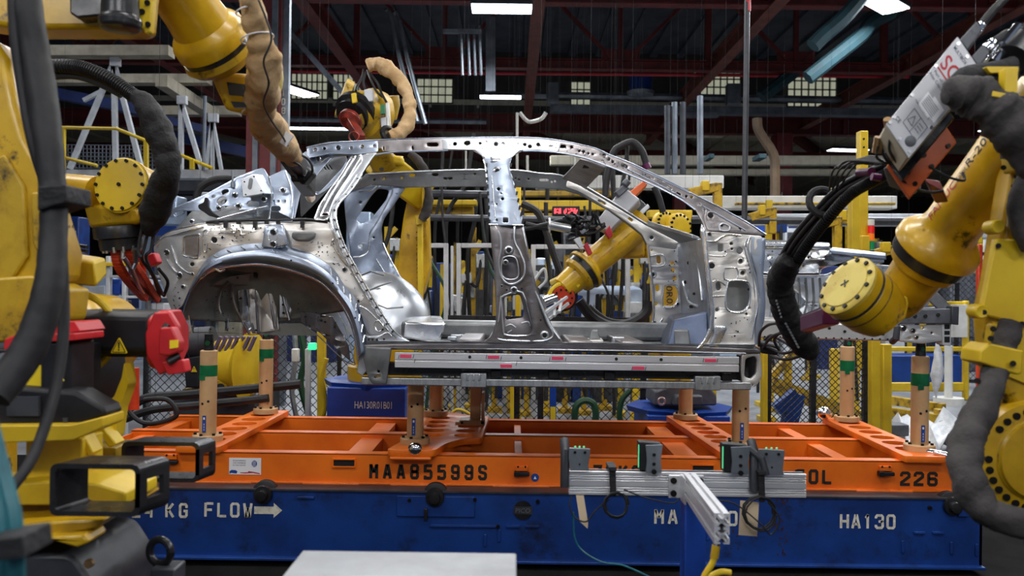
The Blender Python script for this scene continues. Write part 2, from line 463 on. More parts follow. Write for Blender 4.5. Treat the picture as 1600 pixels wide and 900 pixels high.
M['tool_red'] = mat('tool_red', srgb(206, 66, 30), .4, 0, srgb(170, 44, 20), 7, .42, .62, dirt=srgb(60, 24, 14), dscale=20, dlo=.6, dhi=.7)
M['tool_dark'] = mat('worn_red_tool', srgb(140, 40, 24), .4, .2, srgb(84, 30, 22), 16, .42, .6)
M['tool_orange'] = mat('tool_orange', srgb(206, 92, 34), .42, 0, srgb(184, 76, 26), 7, .42, .62, dirt=srgb(70, 34, 18), dscale=22, dlo=.62, dhi=.7)
M['canvas'] = mat('beige_canvas', srgb(200, 168, 126), .85, 0, srgb(178, 144, 100), 8, .42, .6, bump=.35, bscale=22, dirt=srgb(92, 74, 50), dscale=10, dlo=.62, dhi=.74)
M['cloth_black'] = mat('black_cloth', (.006, .006, .008), .75, 0, (.011, .011, .014), 14, .42, .6, bump=.5, bscale=26)
M['cloth_grey'] = mat('grey_cloth', srgb(62, 58, 58), .85, 0, srgb(48, 45, 45), 10, .42, .6, bump=.45, bscale=20)
M['grey'] = mat('grey_casting', srgb(96, 98, 104), .5, .2, srgb(78, 80, 86), 8, .42, .6, dirt=srgb(40, 40, 42), dscale=9, dlo=.6, dhi=.7)
M['grey_dark'] = mat('dark_grey_paint', srgb(58, 60, 66), .45, 0, srgb(44, 46, 52), 8, .42, .6)
M['grey_light'] = mat('light_grey_paint', srgb(192, 194, 198), .4, 0, srgb(176, 178, 182), 6, .42, .6)
M['cabinet_grey'] = mat('cabinet_grey', srgb(150, 152, 156), .5, 0, srgb(134, 136, 140), 5, .4, .62)
M['box_grey'] = mat('control_box_grey', srgb(190, 190, 194), .38, .2, srgb(178, 178, 182), 5, .42, .6)
M['white'] = mat('white_paint', srgb(224, 222, 216), .45, 0, srgb(206, 204, 198), 4, .42, .62)
M['cream'] = mat('cream_paint', srgb(206, 198, 176), .5, 0, srgb(188, 180, 158), 4, .42, .62)
M['truss'] = mat('red_oxide_steel', srgb(104, 30, 28), .55, 0, srgb(84, 24, 24), 3, .42, .62, dirt=srgb(46, 18, 16), dscale=5, dlo=.58, dhi=.72)
M['truss_brown'] = mat('brown_oxide_steel', srgb(112, 60, 48), .55, 0, srgb(92, 46, 38), 3, .42, .62)
M['column'] = mat('column_red', srgb(124, 44, 46), .5, 0, srgb(104, 34, 36), 3, .42, .62)
M['deck'] = mat('roof_deck', srgb(78, 82, 92), .7, 0, srgb(62, 66, 76), 1.2, .42, .62)
M['floor'] = mat('concrete_floor', srgb(132, 134, 138), .5, 0, srgb(112, 113, 117), 1.5, .4, .62, dirt=srgb(62, 62, 64), dscale=2.5, dlo=.58, dhi=.72, bump=.03, bscale=30)
M['pit'] = mat('dark_floor', srgb(26, 25, 25), .95, 0, srgb(17, 16, 16), 3, .42, .62, spec=.1)
M['wall'] = mat('hall_wall', srgb(70, 66, 62), .8, 0, srgb(54, 52, 50), .8, .42, .62)
M['duct'] = mat('teal_pipe', srgb(14, 52, 60), .7, 0, srgb(11, 42, 48), 3, .42, .62)
M['pipe_grey'] = mat('grey_pipe', srgb(128, 134, 142), .4, .5, srgb(100, 106, 114), 3, .42, .62)
M['pipe_tan'] = mat('tan_pipe', srgb(112, 90, 68), .6, 0, srgb(94, 75, 56), 3, .42, .62)
M['green_tape'] = mat('green_tape', srgb(8, 112, 66), .3, 0, srgb(6, 92, 54), 9, .42, .62)
M['green_hose'] = mat('green_hose', srgb(26, 66, 40), .5)
M['teal_hose'] = mat('teal_hose', srgb(12, 100, 112), .45, 0, srgb(8, 74, 86), 6, .42, .62)
M['paint_black'] = mat('stencil_black', (.012, .011, .010), .55)
M['paint_white'] = mat('stencil_white', srgb(232, 228, 214), .55, 0, srgb(206, 200, 184), 30, .45, .6)
M['letter_red'] = mat('letter_red', srgb(184, 34, 48), .5)
M['letter_blue'] = mat('letter_blue', srgb(30, 40, 70), .5)
M['pink_tape'] = mat('pink_tape', srgb(218, 66, 100), .5)
M['blue_tag'] = mat('blue_sticker', srgb(24, 68, 150), .4)
M['yellow_tag'] = mat('yellow_sticker', srgb(238, 206, 30), .45)
M['paper'] = mat('tag_paper', srgb(212, 190, 158), .8)
M['white_tag'] = mat('white_sticker', srgb(232, 232, 236), .5)
M['plastic'] = mat('white_film', srgb(222, 224, 228), .3, 0, srgb(196, 200, 206), 12, .42, .6, bump=.6, bscale=12)
M['purple'] = mat('purple_anodised', srgb(82, 20, 66), .4, .4)
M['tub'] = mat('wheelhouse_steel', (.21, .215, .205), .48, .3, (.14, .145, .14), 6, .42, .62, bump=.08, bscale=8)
M['copper'] = mat('brass_nozzle', (.50, .33, .16), .3, .9, (.40, .25, .12), 20, .42, .6)
M['chrome'] = mat('chrome', (.86, .87, .9), .1, 1.0)
M['bolt'] = mat('black_bolt', (.016, .014, .012), .35, .6)
M['bolt_steel'] = mat('zinc_bolt', (.62, .62, .64), .3, 1.0)
M['mesh_black'] = mat('fence_wire', (.02, .02, .022), .45, .2)
M['amber'] = mat('amber_lens', srgb(232, 120, 30), .3, 0, emit=srgb(232, 110, 20), estr=.25)
M['lens_red'] = mat('red_lens', srgb(200, 30, 30), .3, 0, emit=srgb(220, 24, 20), estr=.3)
M['lens_green'] = mat('green_lens', srgb(10, 130, 80), .3, 0, emit=srgb(10, 160, 90), estr=.12)
M['led_green'] = mat('green_indicator', (.05, .5, .3), .3, 0, emit=(.05, .9, .35), estr=1.1)
M['led_red'] = mat('red_matrix', (.4, .02, .02), .3, 0, emit=(1.0, .05, .07), estr=3.5)
M['led_green_soft'] = mat('green_sensor_edge', (.05, .3, .15), .3, 0, emit=(.15, .9, .4), estr=.6)
M['tube'] = mat('lamp_diffuser', (.9, .95, 1), .4, 0, emit=(.82, .92, 1.0), estr=9.0)
M['day'] = mat('clerestory_glass', (.5, .5, .42), .3, 0, (.3, .31, .25), 1.6, .35, .65, emit=(.86, .88, .66), estr=.34)
M['purple_fin'] = mat('violet_grey_plastic', srgb(84, 66, 96), .5)
M['panel_white_blue'] = mat('pale_blue_panel', srgb(196, 212, 232), .3, .6, srgb(170, 188, 214), 3, .4, .6)
# ================================================================== the setting
f = MB(); f.box(-30, 34, -4, 62, -.2, 0); f.build('floor', M['floor'], kind='structure')
f = MB(); f.box(-5.5, 4.4, -1, 7.9, 0, .004); f.build('trim_1', M['pit'], kind='structure')  # thin near-black sheet laid over the floor around the conveyor
c = MB(); c.box(-30, 34, -4, 33, 11.0, 11.2)
for k in range(60): c.box(-30 + k * 1.07, -29.7 + k * 1.07, -4, 33, 10.86, 11.0)
c.build('ceiling', M['deck'], kind='structure')
c = MB(); c.box(-30, 34, 33, 62, 8.9, 9.1)
for k in range(34): c.box(-30 + k * 1.9, -29.9 + k * 1.9, 33, 62, 8.78, 8.9)
c.build('ceiling', M['cream'], kind='structure')
w = MB(); w.box(-30, 34, 62, 62.3, 0, 11.2); w.build('wall_back', M['wall'], kind='structure')
w = MB(); w.box(-30.3, -30, -4, 62, 0, 11.2); w.build('wall_left', M['wall'], kind='structure')
w = MB(); w.box(34, 34.3, -4, 62, 0, 11.2); w.build('wall_right', M['wall'], kind='structure')
w = MB(); w.box(-30, 34, 33.05, 33.25, 8.6, 11.2); w.build('wall_front', M['wall'], kind='structure')
for i, (x0, x1, y0, y1, nx, ny) in enumerate([(456, 512, 115, 156, 7, 3), (521, 568, 116, 157, 6, 3), (652, 707, 123, 162, 5, 3), (892, 922, 128, 166, 3, 3), (1084, 1156, 111, 150, 7, 3), (1230, 1306, 113, 168, 7, 4)]):
    a = P(x0, y0, 33); b = P(x1, y1, 33)
    g = MB(); g.box(a.x, b.x, 32.99, 33.04, b.z, a.z)
    wn = g.build('window_%d' % (i + 1), M['day'], kind='structure')
    fr = MB()
    for k in range(nx + 1):
        x = a.x + (b.x - a.x) * k / nx; fr.box(x - .02, x + .02, 32.9, 33.0, b.z, a.z)
    for k in range(ny + 1):
        z = b.z + (a.z - b.z) * k / ny; fr.box(a.x, b.x, 32.9, 33.0, z - .02, z + .02)
    fr.build('window_frame', M['grey_dark'], wn)

# ---------------------------------------------------------------- lamps
def batten(name, label, c, L, wid, rot, watts, col, group=None, light=True, tilt=0.0):
    t = thing(name, label, 'lamp', c, group)
    R = Matrix.Rotation(tilt, 3, 'X') @ Matrix.Rotation(rot, 3, 'Z')
    h = MB(); h.cbox(V(c) + R @ V((0, 0, .045)), L, wid, .07, R); h.cbox(V(c) + R @ V((0, 0, .11)), L * .8, wid * .4, .08, R)
    for s in (-1, 1): h.cyl(V(c) + R @ V((s * L * .35, 0, .1)), V(c) + R @ V((s * L * .35, 0, .1)) + V((0, 0, 10.74 - c[2])), .008, seg=6)
    h.build('housing', M['grey_dark'], t)
    d = MB(); d.cbox(V(c), L * .97, wid * .92, .02, R); d.cbox(V(c) + R @ V((0, 0, -.012)), L * .95, wid * .6, .02, R)
    d.build('diffuser', M['tube'], t)
    if light:
        la = bpy.data.lights.new('lamp_light', 'AREA'); la.shape = 'RECTANGLE'; la.size = L; la.size_y = wid
        la.energy = watts; la.color = col
        lo = bpy.data.objects.new('lamp_light', la); COL.objects.link(lo); lo.parent = t
        lo.location = R @ V((0, 0, -.04)); lo.rotation_euler = (tilt, 0, rot)
    return t
def hall_lamp(px, py, rot, label, L=1.2, wid=.55, light=True, h=5.45, k=1.0):
    a, b = unroll(px, py); Y = h * F / -b
    return batten('ceiling_lamp', label, (a * Y / F, Y, ZC + h), L, wid, rot, P_HALL * k, C_LAMP, light=light)
hall_lamp(784, 14, 0, 'long bright tube lamp at the top centre under the red trusses')
hall_lamp(782, 152, 0, 'bright tube lamp hanging just above the roof of the car body', 1.2, .4)
hall_lamp(463, 143, 1.1, 'tilted lamp beside the red column at the left', 1.3, .6)
hall_lamp(1380, 6, .75, 'slanting lamp at the top right beside the teal pipes', 1.2, .55)
hall_lamp(500, 201, 0, 'long dim lamp low beside the red column, under the clerestory windows', 2.3, .35)
hall_lamp(1325, 235, .1, 'lamp behind the tall yellow column on the right', 1.5, .5)
hall_lamp(1372, 309, .3, 'small far lamp low beside the yellow column, above the white beam', 1.6, .9, light=False, h=5.2)
hall_lamp(1563, 203, 0, 'small far lamp seen under the grey cloth sleeve', 1.2, .6, light=False)
# the cell's own battens hang above the frame of the photograph
for x, y, k in [(-3.3, 1.6, 1), (0.2, 1.6, .9), (3.3, 1.6, .55), (-3.6, 4.3, 1.0), (0, 4.3, 1.25), (3.4, 4.3, 1.0), (-3.4, 7.6, 1.0), (0.3, 7.6, 1.1), (3.8, 7.6, 1.2)]:
    batten('cell_lamp', 'white batten lamp hung above the robot cell', (x, y, 5.1), 1.6, .22, 0, P_CELL * k, C_CELL, 'battens above the robot cell')
for x in (-3, 0, 3):  # added fill, no known fitting here; lifts the car side and wheelhouse
    batten('fill_lamp', 'added fill lamp behind the camera, tilted toward the car', (x, -1.4, 3.9), 1.6, .25, 0, P_FILL, C_CELL, 'added fill lamps behind the camera', tilt=.85)
for x, y in [(7.5, 10), (8, 14), (3, 12.5), (-3, 12.5), (-8, 11), (-7, 15)]:
    batten('aisle_lamp', 'white batten lamp hung above the aisle behind the cell', (x, y, 7.1), 1.8, .3, pi / 2, P_AISLE * (1.0 if x > 6 else .25 if x < -5 else .62), C_LAMP, 'battens above the rear aisle')

# ---------------------------------------------------------------- roof steel
def truss(Y, zb, h, label, hh=.26):
    t = thing('roof_truss', label, 'roof truss', (0, Y, zb))
    m = MB(); m.ibeam((-28, Y, zb), (32, Y, zb), .26, hh, .03); m.build('bottom_chord', M['truss'], t)
    m = MB(); m.ibeam((-28, Y, zb + h), (32, Y, zb + h), .26, .24, .03); m.build('top_chord', M['truss'], t)
    m = MB()
    for k in range(-6, 7):
        x = 2.75 + k * 4.6
        m.beam((x, Y, zb), (x, Y, zb + h), .12, .12)
        m.beam((x + 2.3, Y, zb), (x + 2.3, Y, zb + h), .16, .16)
        for s in (-1, 1): m.beam((x + s * .15, Y, zb + .1), (x + s * 2.2, Y, zb + h - .1), .09, .12, (0, 1, 0))
        m.box(x - .5, x + .5, Y - .02, Y + .02, zb + .1, zb + .42)
    m.build('web', M['truss'], t)
truss(16.9, 7.55, 2.2, 'nearest red steel truss, only its bottom edge showing at the top of the photo')
truss(21.8, 7.52, 2.3, 'red lattice truss crossing high behind the two centre lamps')
t = thing('roof_girder', 'deep red girder crossing low behind the ventilator, above the cream ceiling', 'girder', (0, 29.5, 7.4))
m = MB(); m.ibeam((-28, 29.5, 7.5), (32, 29.5, 7.5), .35, .6, .035); m.build('girder_web', M['truss'], t)
m = MB()
for k in range(12): m.box(-26 + k * 4.7, -25.9 + k * 4.7, 29.3, 29.48, 7.2, 7.8)
m.build('stiffener', M['truss'], t)
m = MB(); m.ibeam((-28, 40, 8.1), (32, 40, 8.1), .3, .5, .03); tag(m.build('roof_girder', M['truss']), 'red girder under the cream ceiling far behind the ventilator', 'girder')
for X, lab in [(-9.2, 'red roof beam running front to back at the far left, behind the robot arm'), (-4.35, 'red roof beam running front to back over the looped beige hose'), (.45, 'red roof beam running front to back beside the top centre lamp'), (5.25, 'red roof beam running front to back past the black hanging pole'), (10.2, 'long brown roof beam running front to back behind the grey control box')]:
    m = MB(); m.ibeam((X, 9, 7.62), (X, 33, 7.62), .24, .42, .03)
    m.box(X - .14, X + .14, 9, 33, 7.38, 7.41)
    tag(m.build('roof_beam', M['truss_brown'] if X in (10.2, .45, 5.25) else M['truss']), lab, 'roof beam')
for i, (a, b) in enumerate([((-14, 34), (-6, 52)), ((-6, 34), (1, 50)), ((0, 36), (9, 52)), ((5, 34), (15, 52)), ((12, 36), (24, 56))]):
    m = MB(); m.ibeam((a[0], a[1], 8.5), (b[0], b[1], 8.5), .25, .45, .03)
    tag(m.build('ceiling_rafter', M['truss']), ['leftmost', 'second from left', 'middle', 'fourth from left', 'rightmost'][i] + ' of the slanting red rafters under the cream ceiling', 'rafter')
def pipe(name, pts, r, mt, label, cat='pipe', n=6, group=None, parent=None):
    m = MB(); m.tube([P(*q) for q in (smooth_path(pts, n) if n > 1 else pts)], r, 8)
    o = m.build(name, mt, parent)
    if not parent: tag(o, label, cat, group)
    return o
pipe('sprinkler_pipe', [(445, 111, 23), (1420, 120, 23)], .05, M['letter_red'], 'thin red sprinkler pipe running below the lattice truss', n=1)
pipe('air_pipe', [(448, 186, 27), (760, 190, 27)], .09, M['pipe_grey'], 'grey pipe running behind the looped beige hose to a bright valve', n=1)
pipe('conduit', [(800, 148, 26), (1420, 158, 26)], .12, M['pipe_grey'], 'grey conduit running behind the ventilator', n=1)
m = MB(); m.box(P(860, 170, 26).x, P(1420, 170, 26).x, 25.9, 26.3, P(900, 175, 26).z, P(900, 164, 26).z)
tag(m.build('cable_tray', M['pipe_grey']), 'grey cable tray running just above the deep red girder', 'cable tray')
pipe('roof_drain', [(1270, 72, 15), (1287, 55, 15), (1318, 28, 15), (1352, -12, 15)], .14, M['duct'], 'upper light teal pipe slanting at the top right', n=4)
pipe('roof_drain', [(1262, 122, 17), (1300, 92, 17), (1345, 56, 17), (1362, 35, 17), (1395, 18, 17)], .15, M['duct'], 'lower green teal pipe slanting toward the top right lamp', n=4)
pipe('roof_drain', [(1190, 152, 22), (1250, 105, 22), (1265, 92, 22)], .17, M['duct'], 'dark teal pipe end behind the sprinkler pipe on the right', n=2)
t = thing('roof_ventilator', 'dark blue round ventilator hanging from the trusses at centre right', 'ventilator', P(1001, 150, 25))
m = MB(); a = P(1001, 118, 25); m.cyl(a, P(1001, 142, 25), .34); m.build('drum', M['blue'], t)
m = MB(); m.lathe(P(1001, 141, 25), (0, 0, -1), [(0, .3), (.05, .42), (.14, .38), (.2, .1)]); m.build('rim', M['pipe_grey'], t)
for x0, y0, x1, y1, lab in [(855, 128, 873, 160, 'grey junction box left of the ventilator'), (1137, 130, 1158, 162, 'grey panel box with a pale notice right of the ventilator'), (1070, 174, 1124, 182, 'pale flat fitting under the cable tray')]:
    m = MB(); m.pbox(x0, y0, x1, y1, 25.4, .3); tag(m.build('junction_box', M['pipe_grey'], bevel=.02), lab, 'electrical box')
for i, (x, y0, y1) in enumerate([(1043, 165, 272), (1054, 160, 272), (1067, 160, 272), (1094, 150, 272)]):
    pipe('drop_rod', [(x, y0, 15), (x, y1, 15)], .055, M['pipe_grey' if i % 2 else 'grey_dark'], ['first', 'second', 'third', 'fourth'][i] + ' from left of the bluish drop pipes right of the car roof', n=1)
pipe('cable_pole', [(1168, -30, 7.6), (1163, 345, 7.6)], .026, M['grey_dark'], 'tall dark hanging pole rising out of frame behind the windscreen pillar', 'pole', n=1)
pipe('cable_pole', [(1168.3, 18, 7.6), (1168.6, -40, 7.6)], .028, M['letter_red'], 'red sleeve at the very top of the dark hanging pole', 'sleeve', n=1)
pipe('downpipe', [(1183, 185, 20), (1186, 205, 20), (1208, 240, 20), (1211, 270, 20), (1211, 308, 20)], .12, M['pipe_tan'], 'bent tan downpipe beside the red column', n=4)
for i, (x, y) in enumerate([(612, 40), (625, 44)]):
    pipe('conduit_drop', [(x - 10, y - 22, 19), (x - 2, y - 20, 19), (x + 12, y + 48, 19), (x + 40, y + 150, 19)], .05, M['pipe_grey'], ('left' if i == 0 else 'right') + ' one of two thin conduits dropping behind the looped hose', n=3)
m = MB(); m.pbox(692, 45, 752, 51, 18, .1); tag(m.build('pipe_rack', M['pipe_grey']), 'grey bracket bar holding thin pipes left of the top centre lamp', 'bracket')
for i, x in enumerate([720, 731, 740, 749]):
    pipe('thin_pipe', [(x, 40, 18.1), (x + 3, 118, 18.1)], .03, M['pipe_grey'], ['first', 'second', 'third', 'fourth'][i] + ' from left of the thin pipes hanging on the bracket bar', n=1)
m = MB(); m.pbox(759, 26, 774, 142, 20, .12); tag(m.build('cable_ladder', M['pipe_grey']), 'upright grey cable ladder between the two centre lamps', 'cable ladder')
m = MB(); m.beam(P(452, 50, 19), P(540, 150, 19), .3, .12); tag(m.build('cable_trough', M['pipe_grey']), 'slanting grey trough right of the red column', 'cable tray')
for i, (x, y0, y1, wpx) in enumerate([(728, 235, 268, 3), (808, 176, 268, 4), (824, 243, 272, 4), (898, 245, 262, 3)]):
    pipe('white_pipe', [(x, y0, 12), (x, y1, 12)], pxm(wpx / 2, 12), M['white'], ['first', 'second', 'third', 'fourth'][i] + ' from left of the thin white pipes seen over the car roof', n=1)
pipe('air_hose', [(812, 176, 13), (826, 190, 13), (845, 186, 13), (853, 176, 13)], .03, M['white'], 'white air hose drooping below the lower centre lamp', 'hose')

# columns
def column(px, Y, wid, lab, dep=.4, mark=None, z1=8.0, mt='column'):
    a = P(px, 400, Y)
    t = thing('steel_column', lab, 'column', (a.x, Y, 0))
    m = MB()
    for s in (-1, 1): m.box(a.x - wid / 2, a.x + wid / 2, Y + s * dep / 2 - .02, Y + s * dep / 2 + .02, 0, z1)
    m.box(a.x - .02, a.x + .02, Y - dep / 2, Y + dep / 2, 0, z1); m.build('shaft', M[mt], t)
    return t, a
t, a = column(416, 11.5, .46, 'big red steel column behind the beige hose on the left')
m = MB()
for x in (396, 424): 
    q = P(x, 400, 11.2); m.box(q.x - .035, q.x + .035, 11.2, 11.26, 0, 8)
m.build('edge_strip', M['pipe_grey'], t)
m = MB(); q = P(443, 400, 11.4); m.box(q.x - .05, q.x + .05, 11.35, 11.45, 0, 8); m.build('conduit_channel', M['pipe_grey'], t)
m = MB(); 
for i, ch in enumerate('801'): stencil(m, ch, P(439.5, 178 - i * 14, 11.33), (1, 0, 0), (0, 0, 1), .09)
m.build('lettering', M['paint_white'], t)
t, a = column(1221, 29.3, .55, 'red steel column on the right beside the tan downpipe', z1=7.2)
m = MB(); stencil(m, 'H', P(1217, 309, 29.0), (1, 0, 0), (0, 0, 1), .2); m.build('lettering', M['paint_white'], t)
column(1060, 36, .5, 'distant dark red column over the far roof rail', mt='truss')
t, a = column(398, 15.5, .22, 'slim red post close left of the big column')

# ---------------------------------------------------------------- mezzanine on the left
def frame_leg(m, p0, p1, w, Y): m.beam(P(*p0, Y), P(*p1, Y), pxm(w, Y), pxm(w, Y), (0, 1, 0))
m = MB(); m.pbox(60, 70, 263, 86, 13, .25); tag(m.build('gantry_beam', M['cream_dim']), 'cream gantry beam at the upper left, just under the yellow arm casting', 'beam')
m = MB(); m.pbox(75, 115, 324, 129, 15, .25); tag(m.build('gantry_beam', M['cream_dim']), 'second cream gantry beam, lower and longer, behind the white legs', 'beam')
m = MB(); m.pbox(200, 165, 372, 179, 18, .25); tag(m.build('gantry_beam', M['cream_dim']), 'third cream gantry beam at the left, lowest and farthest', 'beam')
m = MB(); m.beam(P(252, 126, 14), P(334, 180, 16.5), .2, .2); tag(m.build('gantry_beam', M['cream_dim']), 'slanting cream beam joining the gantry beams', 'beam')
def a_frame(ap, feet, Y, w, lab):
    t = thing('support_frame', lab, 'support frame', P(ap[0], 265, Y))
    for q in feet:
        m = MB(); frame_leg(m, ap, q, w, Y); m.build('leg', M['grey_light'], t)
    m = MB(); m.pbox(ap[0] - 7, ap[1] - 9, ap[0] + 7, ap[1] + 4, Y - .1, .1); m.build('cap_plate', M['grey_light'], t)
a_frame((178, 98), [(109, 264), (181, 260), (221, 264)], 13.2, 7, 'big white tripod frame standing on the mezzanine at the left')
a_frame((283, 158), [(283, 266), (316, 266)], 14, 6.5, 'white two-legged frame right of the big tripod frame')
a_frame((332, 186), [(322, 266), (332, 266), (346, 266)], 15, 5, 'narrow white frame closest to the red column')
m = MB(); frame_leg(m, (131, 157), (160, 142), 6, 13.4); tag(m.build('brace', M['grey_light']), 'short white brace left of the big tripod frame', 'brace')
pipe('conduit_drop', [(320, 150, 12.6), (318, 266, 12.6)], .03, M['pipe_grey'], 'thin grey upright pipe in front of the white frames', n=1)
t = thing('guard_rail', 'yellow handrail sloping down along the mezzanine on the left', 'handrail', P(180, 262, 12.4))
m = MB()
for a, b in [((92, 199), (182, 201)), ((182, 201), (332, 263)), ((100, 246), (152, 259))]: m.tube([P(*a, 12.4), P(*b, 12.4)], pxm(2.6, 12.4), 8)
m.build('rail', M['yellow_clean'], t)
for x, y in [(97, 200), (227, 219), (299, 249)]:
    m = MB(); m.pbox(x - 3, y, x + 3, 264, 12.35, .06); m.build('post', M['yellow_clean'], t)
m = MB()
for k in range(26): m.beam(P(100 + k * 6, 226, 14.5), P(100 + k * 6, 264, 14.5), .012, .012)
for k in range(7): m.beam(P(100, 226 + k * 6, 14.5), P(252, 228 + k * 6, 14.5), .012, .012)
tag(m.build('wire_guard', M['pipe_grey']), 'grey wire guard panel behind the yellow handrail', 'guard panel')
m = MB(); m.pbox(60, 265, 560, 278, 12.6, .3); tag(m.build('platform_beam', M['grey_light']), 'long pale platform beam under the white frames on the left', 'beam')
m = MB(); m.pbox(60, 283, 420, 298, 13.5, .5); m.pbox(60, 306, 420, 312, 13.5, .5)
tag(m.build('platform_rack', M['grey_dark']), 'dark rack hanging under the long pale platform beam', 'rack')
for i, (a, b, h) in enumerate([((80, 145), (250, 178), 16), ((150, 160), (330, 205), 12), ((240, 205), (395, 240), 18)]):
    m = MB(); m.beam(P(*a, 17 + i), P(*b, 17 + i), .3, pxm(h, 17)); tag(m.build('overhead_conveyor', M['blue_dark']), ['uppermost', 'middle', 'lowest'][i] + ' of the dark blue overhead conveyors behind the white frames', 'conveyor')
for i, (x, y0, y1, wd) in enumerate([(246, 305, 350, 60), (320, 300, 345, 34)]):
    m = MB(); m.pbox(x - wd / 2, y0, x + wd / 2, y1, 12, .4); tag(m.build('light_panel', M['panel_white_blue' if i == 0 else 'grey_light'], bevel=.02), ['pale blue panel behind the black sleeve above the car tail', 'pale panel behind the car tail, right of the pale blue panel'][i], 'panel')
m = MB(); hose(m, [(305, 322, 6.2), (312, 295, 6.2), (335, 281, 6.2), (362, 280, 6.2), (372, 286, 6.2)], 6); tag(m.build('black_hose', M['rubber']), 'thick black hose arching behind the tail of the car body', 'hose')

# ---------------------------------------------------------------- the line behind the car
GROUNDED = ('guard_post', 'aluminium_upright', 'gantry_post', 'guard_upright', 'blue_machine')
def pb(name, x0, y0, x1, y1, Y, dY, mt, label, cat, bevel=.01, group=None):
    m = MB(); m.pbox(x0, y0, x1, y1, Y, dY)
    if name in GROUNDED and y1 > 590:
        for v in m.v:
            if v.z < .45 and y1 * v.y > 0: v.z = 0.0 if v.z < (ZC - (y1 - 12 - 450) * Y / F) else v.z
    return tag(m.build(name, M[mt], bevel=bevel), label, cat, group)
pb('overhead_beam', 838, 274, 1131, 294, 13, .3, 'white', 'white beam behind the windscreen pillar, upper one of two', 'beam')
pb('overhead_beam', 1092, 306, 1402, 326, 12.5, .3, 'white', 'white beam on the right that passes in front of the red column', 'beam')
pb('overhead_beam', 1180, 334, 1520, 352, 15, .3, 'grey_light', 'pale grey beam below the white one on the right', 'beam')
pb('overhead_beam', 860, 243, 1420, 257, 24, .3, 'cream', 'long cream beam far back above the car bonnet area', 'beam')
pb('overhead_beam', 980, 264, 1440, 273, 26, .3, 'cream', 'lower thin cream beam far back beside the red column', 'beam')
pb('overhead_beam', 1040, 206, 1130, 214, 30, .2, 'cream', 'short cream beam near the drop pipes', 'beam')
for i, (x0, y0, x1, y1) in enumerate([(1181, 345, 1222, 362), (1244, 342, 1280, 354), (1108, 240, 1116, 247), (1186, 240, 1198, 247)]):
    pb('stock_bin', x0, y0, x1, y1, 17, .5, 'blue_clean' if i < 2 else 'duct', ['blue bin left of the black hose bundle, below the red column', 'blue bin right of the black hose bundle', 'small teal sign plate on the cream beam, left one', 'small teal sign plate on the cream beam, right one'][i], 'bin' if i < 2 else 'sign')
pipe('black_pipe', [(655, 340, 9.6), (1000, 344, 9.6)], .04, M['grey_dark'], 'upper dark pipe seen through the door openings', n=1)
pipe('black_pipe', [(640, 302, 9.8), (770, 304, 9.8)], .045, M['grey_dark'], 'dark pipe high in the rear door opening', n=1)
pipe('black_pipe', [(1070, 343, 10), (1420, 346, 10)], .05, M['grey_dark'], 'dark pipe crossing behind the hanging pole on the right', n=1)
pb('gantry_girder', 655, 312, 745, 320, 10.5, .2, 'yellow_clean', 'yellow girder high in the rear door opening', 'girder')
pb('gantry_girder', 650, 322, 740, 336, 10.7, .2, 'yellow_worn', 'second, lower yellow girder in the rear door opening', 'girder')
pb('gantry_girder', 800, 298, 990, 306, 11.5, .2, 'yellow_worn', 'thin upper yellow girder in the front door opening', 'girder')
pb('gantry_girder', 802, 313, 992, 328, 10.6, .2, 'yellow_clean', 'broad yellow girder in the front door opening behind the red display', 'girder')
pb('gantry_girder', 800, 333, 870, 338, 10.4, .2, 'yellow_worn', 'short yellow girder below the broad one', 'girder')
pb('gantry_girder', 1014, 328, 1082, 340, 9.6, .2, 'yellow_clean', 'yellow girder beside the windscreen pillar', 'girder')
pb('gantry_girder', 1150, 316, 1400, 320, 12.3, .1, 'yellow_worn', 'thin yellow strip under the white beam on the right', 'strip')
pb('gantry_post', 1071, 330, 1080, 674, 9.5, .12, 'yellow_clean', 'yellow post under the girder beside the windscreen pillar', 'post')
pb('gantry_post', 805, 291, 814, 702, 8.4, .1, 'yellow_clean', 'yellow post close right of the centre pillar', 'post')
t = thing('display_sign', 'red lit matrix display in the front door opening', 'display', P(883, 336, 9))
m = MB(); m.pbox(863, 322, 906, 337, 9, .08); m.build('casing', M['black'], t, bevel=.008)
m = MB(); rr = random.Random(3)
for cx, cols in [(866, 7), (881, 14)]:
    for i in range(cols):
        for j in range(5):
            if rr.random() < .62 or (cx == 866 and i in (0, 1, 5, 6)): m.pbox(cx + i * 1.55, 325.5 + j * 1.7, cx + i * 1.55 + 1.25, 325.5 + j * 1.7 + 1.35, 8.99, .006)
m.build('lit_digits', M['led_red'], t)
# white aluminium frames
def wframe(x0, x1, y0, y1, Y, wpx, lab, mids=()):
    t = thing('safety_screen', lab, 'frame', P((x0 + x1) / 2, y1, Y))
    for nm, q in [('upright', (x0, y0, x0 + wpx, y1)), ('upright', (x1 - wpx, y0, x1, y1)), ('top_bar', (x0 + wpx, y0, x1 - wpx, y0 + wpx))] + [('mid_bar', (x0 + wpx, k, x1 - wpx, k + wpx)) for k in mids]:
        m = MB(); m.pbox(*q, Y, .07); m.build(nm, M['grey_light'], t, bevel=.004)
wframe(640, 700, 380, 696, 8.6, 7, 'white aluminium frame left of the gap, behind the rear door opening')
wframe(713, 792, 380, 696, 8.6, 7, 'white aluminium frame right of the gap, behind the rear door opening')
wframe(830, 985, 382, 690, 8.8, 7, 'wide white aluminium frame behind the front door opening', )
pb('guard_upright', 704, 384, 708, 690, 8.9, .05, 'grey_light', 'thin white upright in the gap between the two frames', 'post')
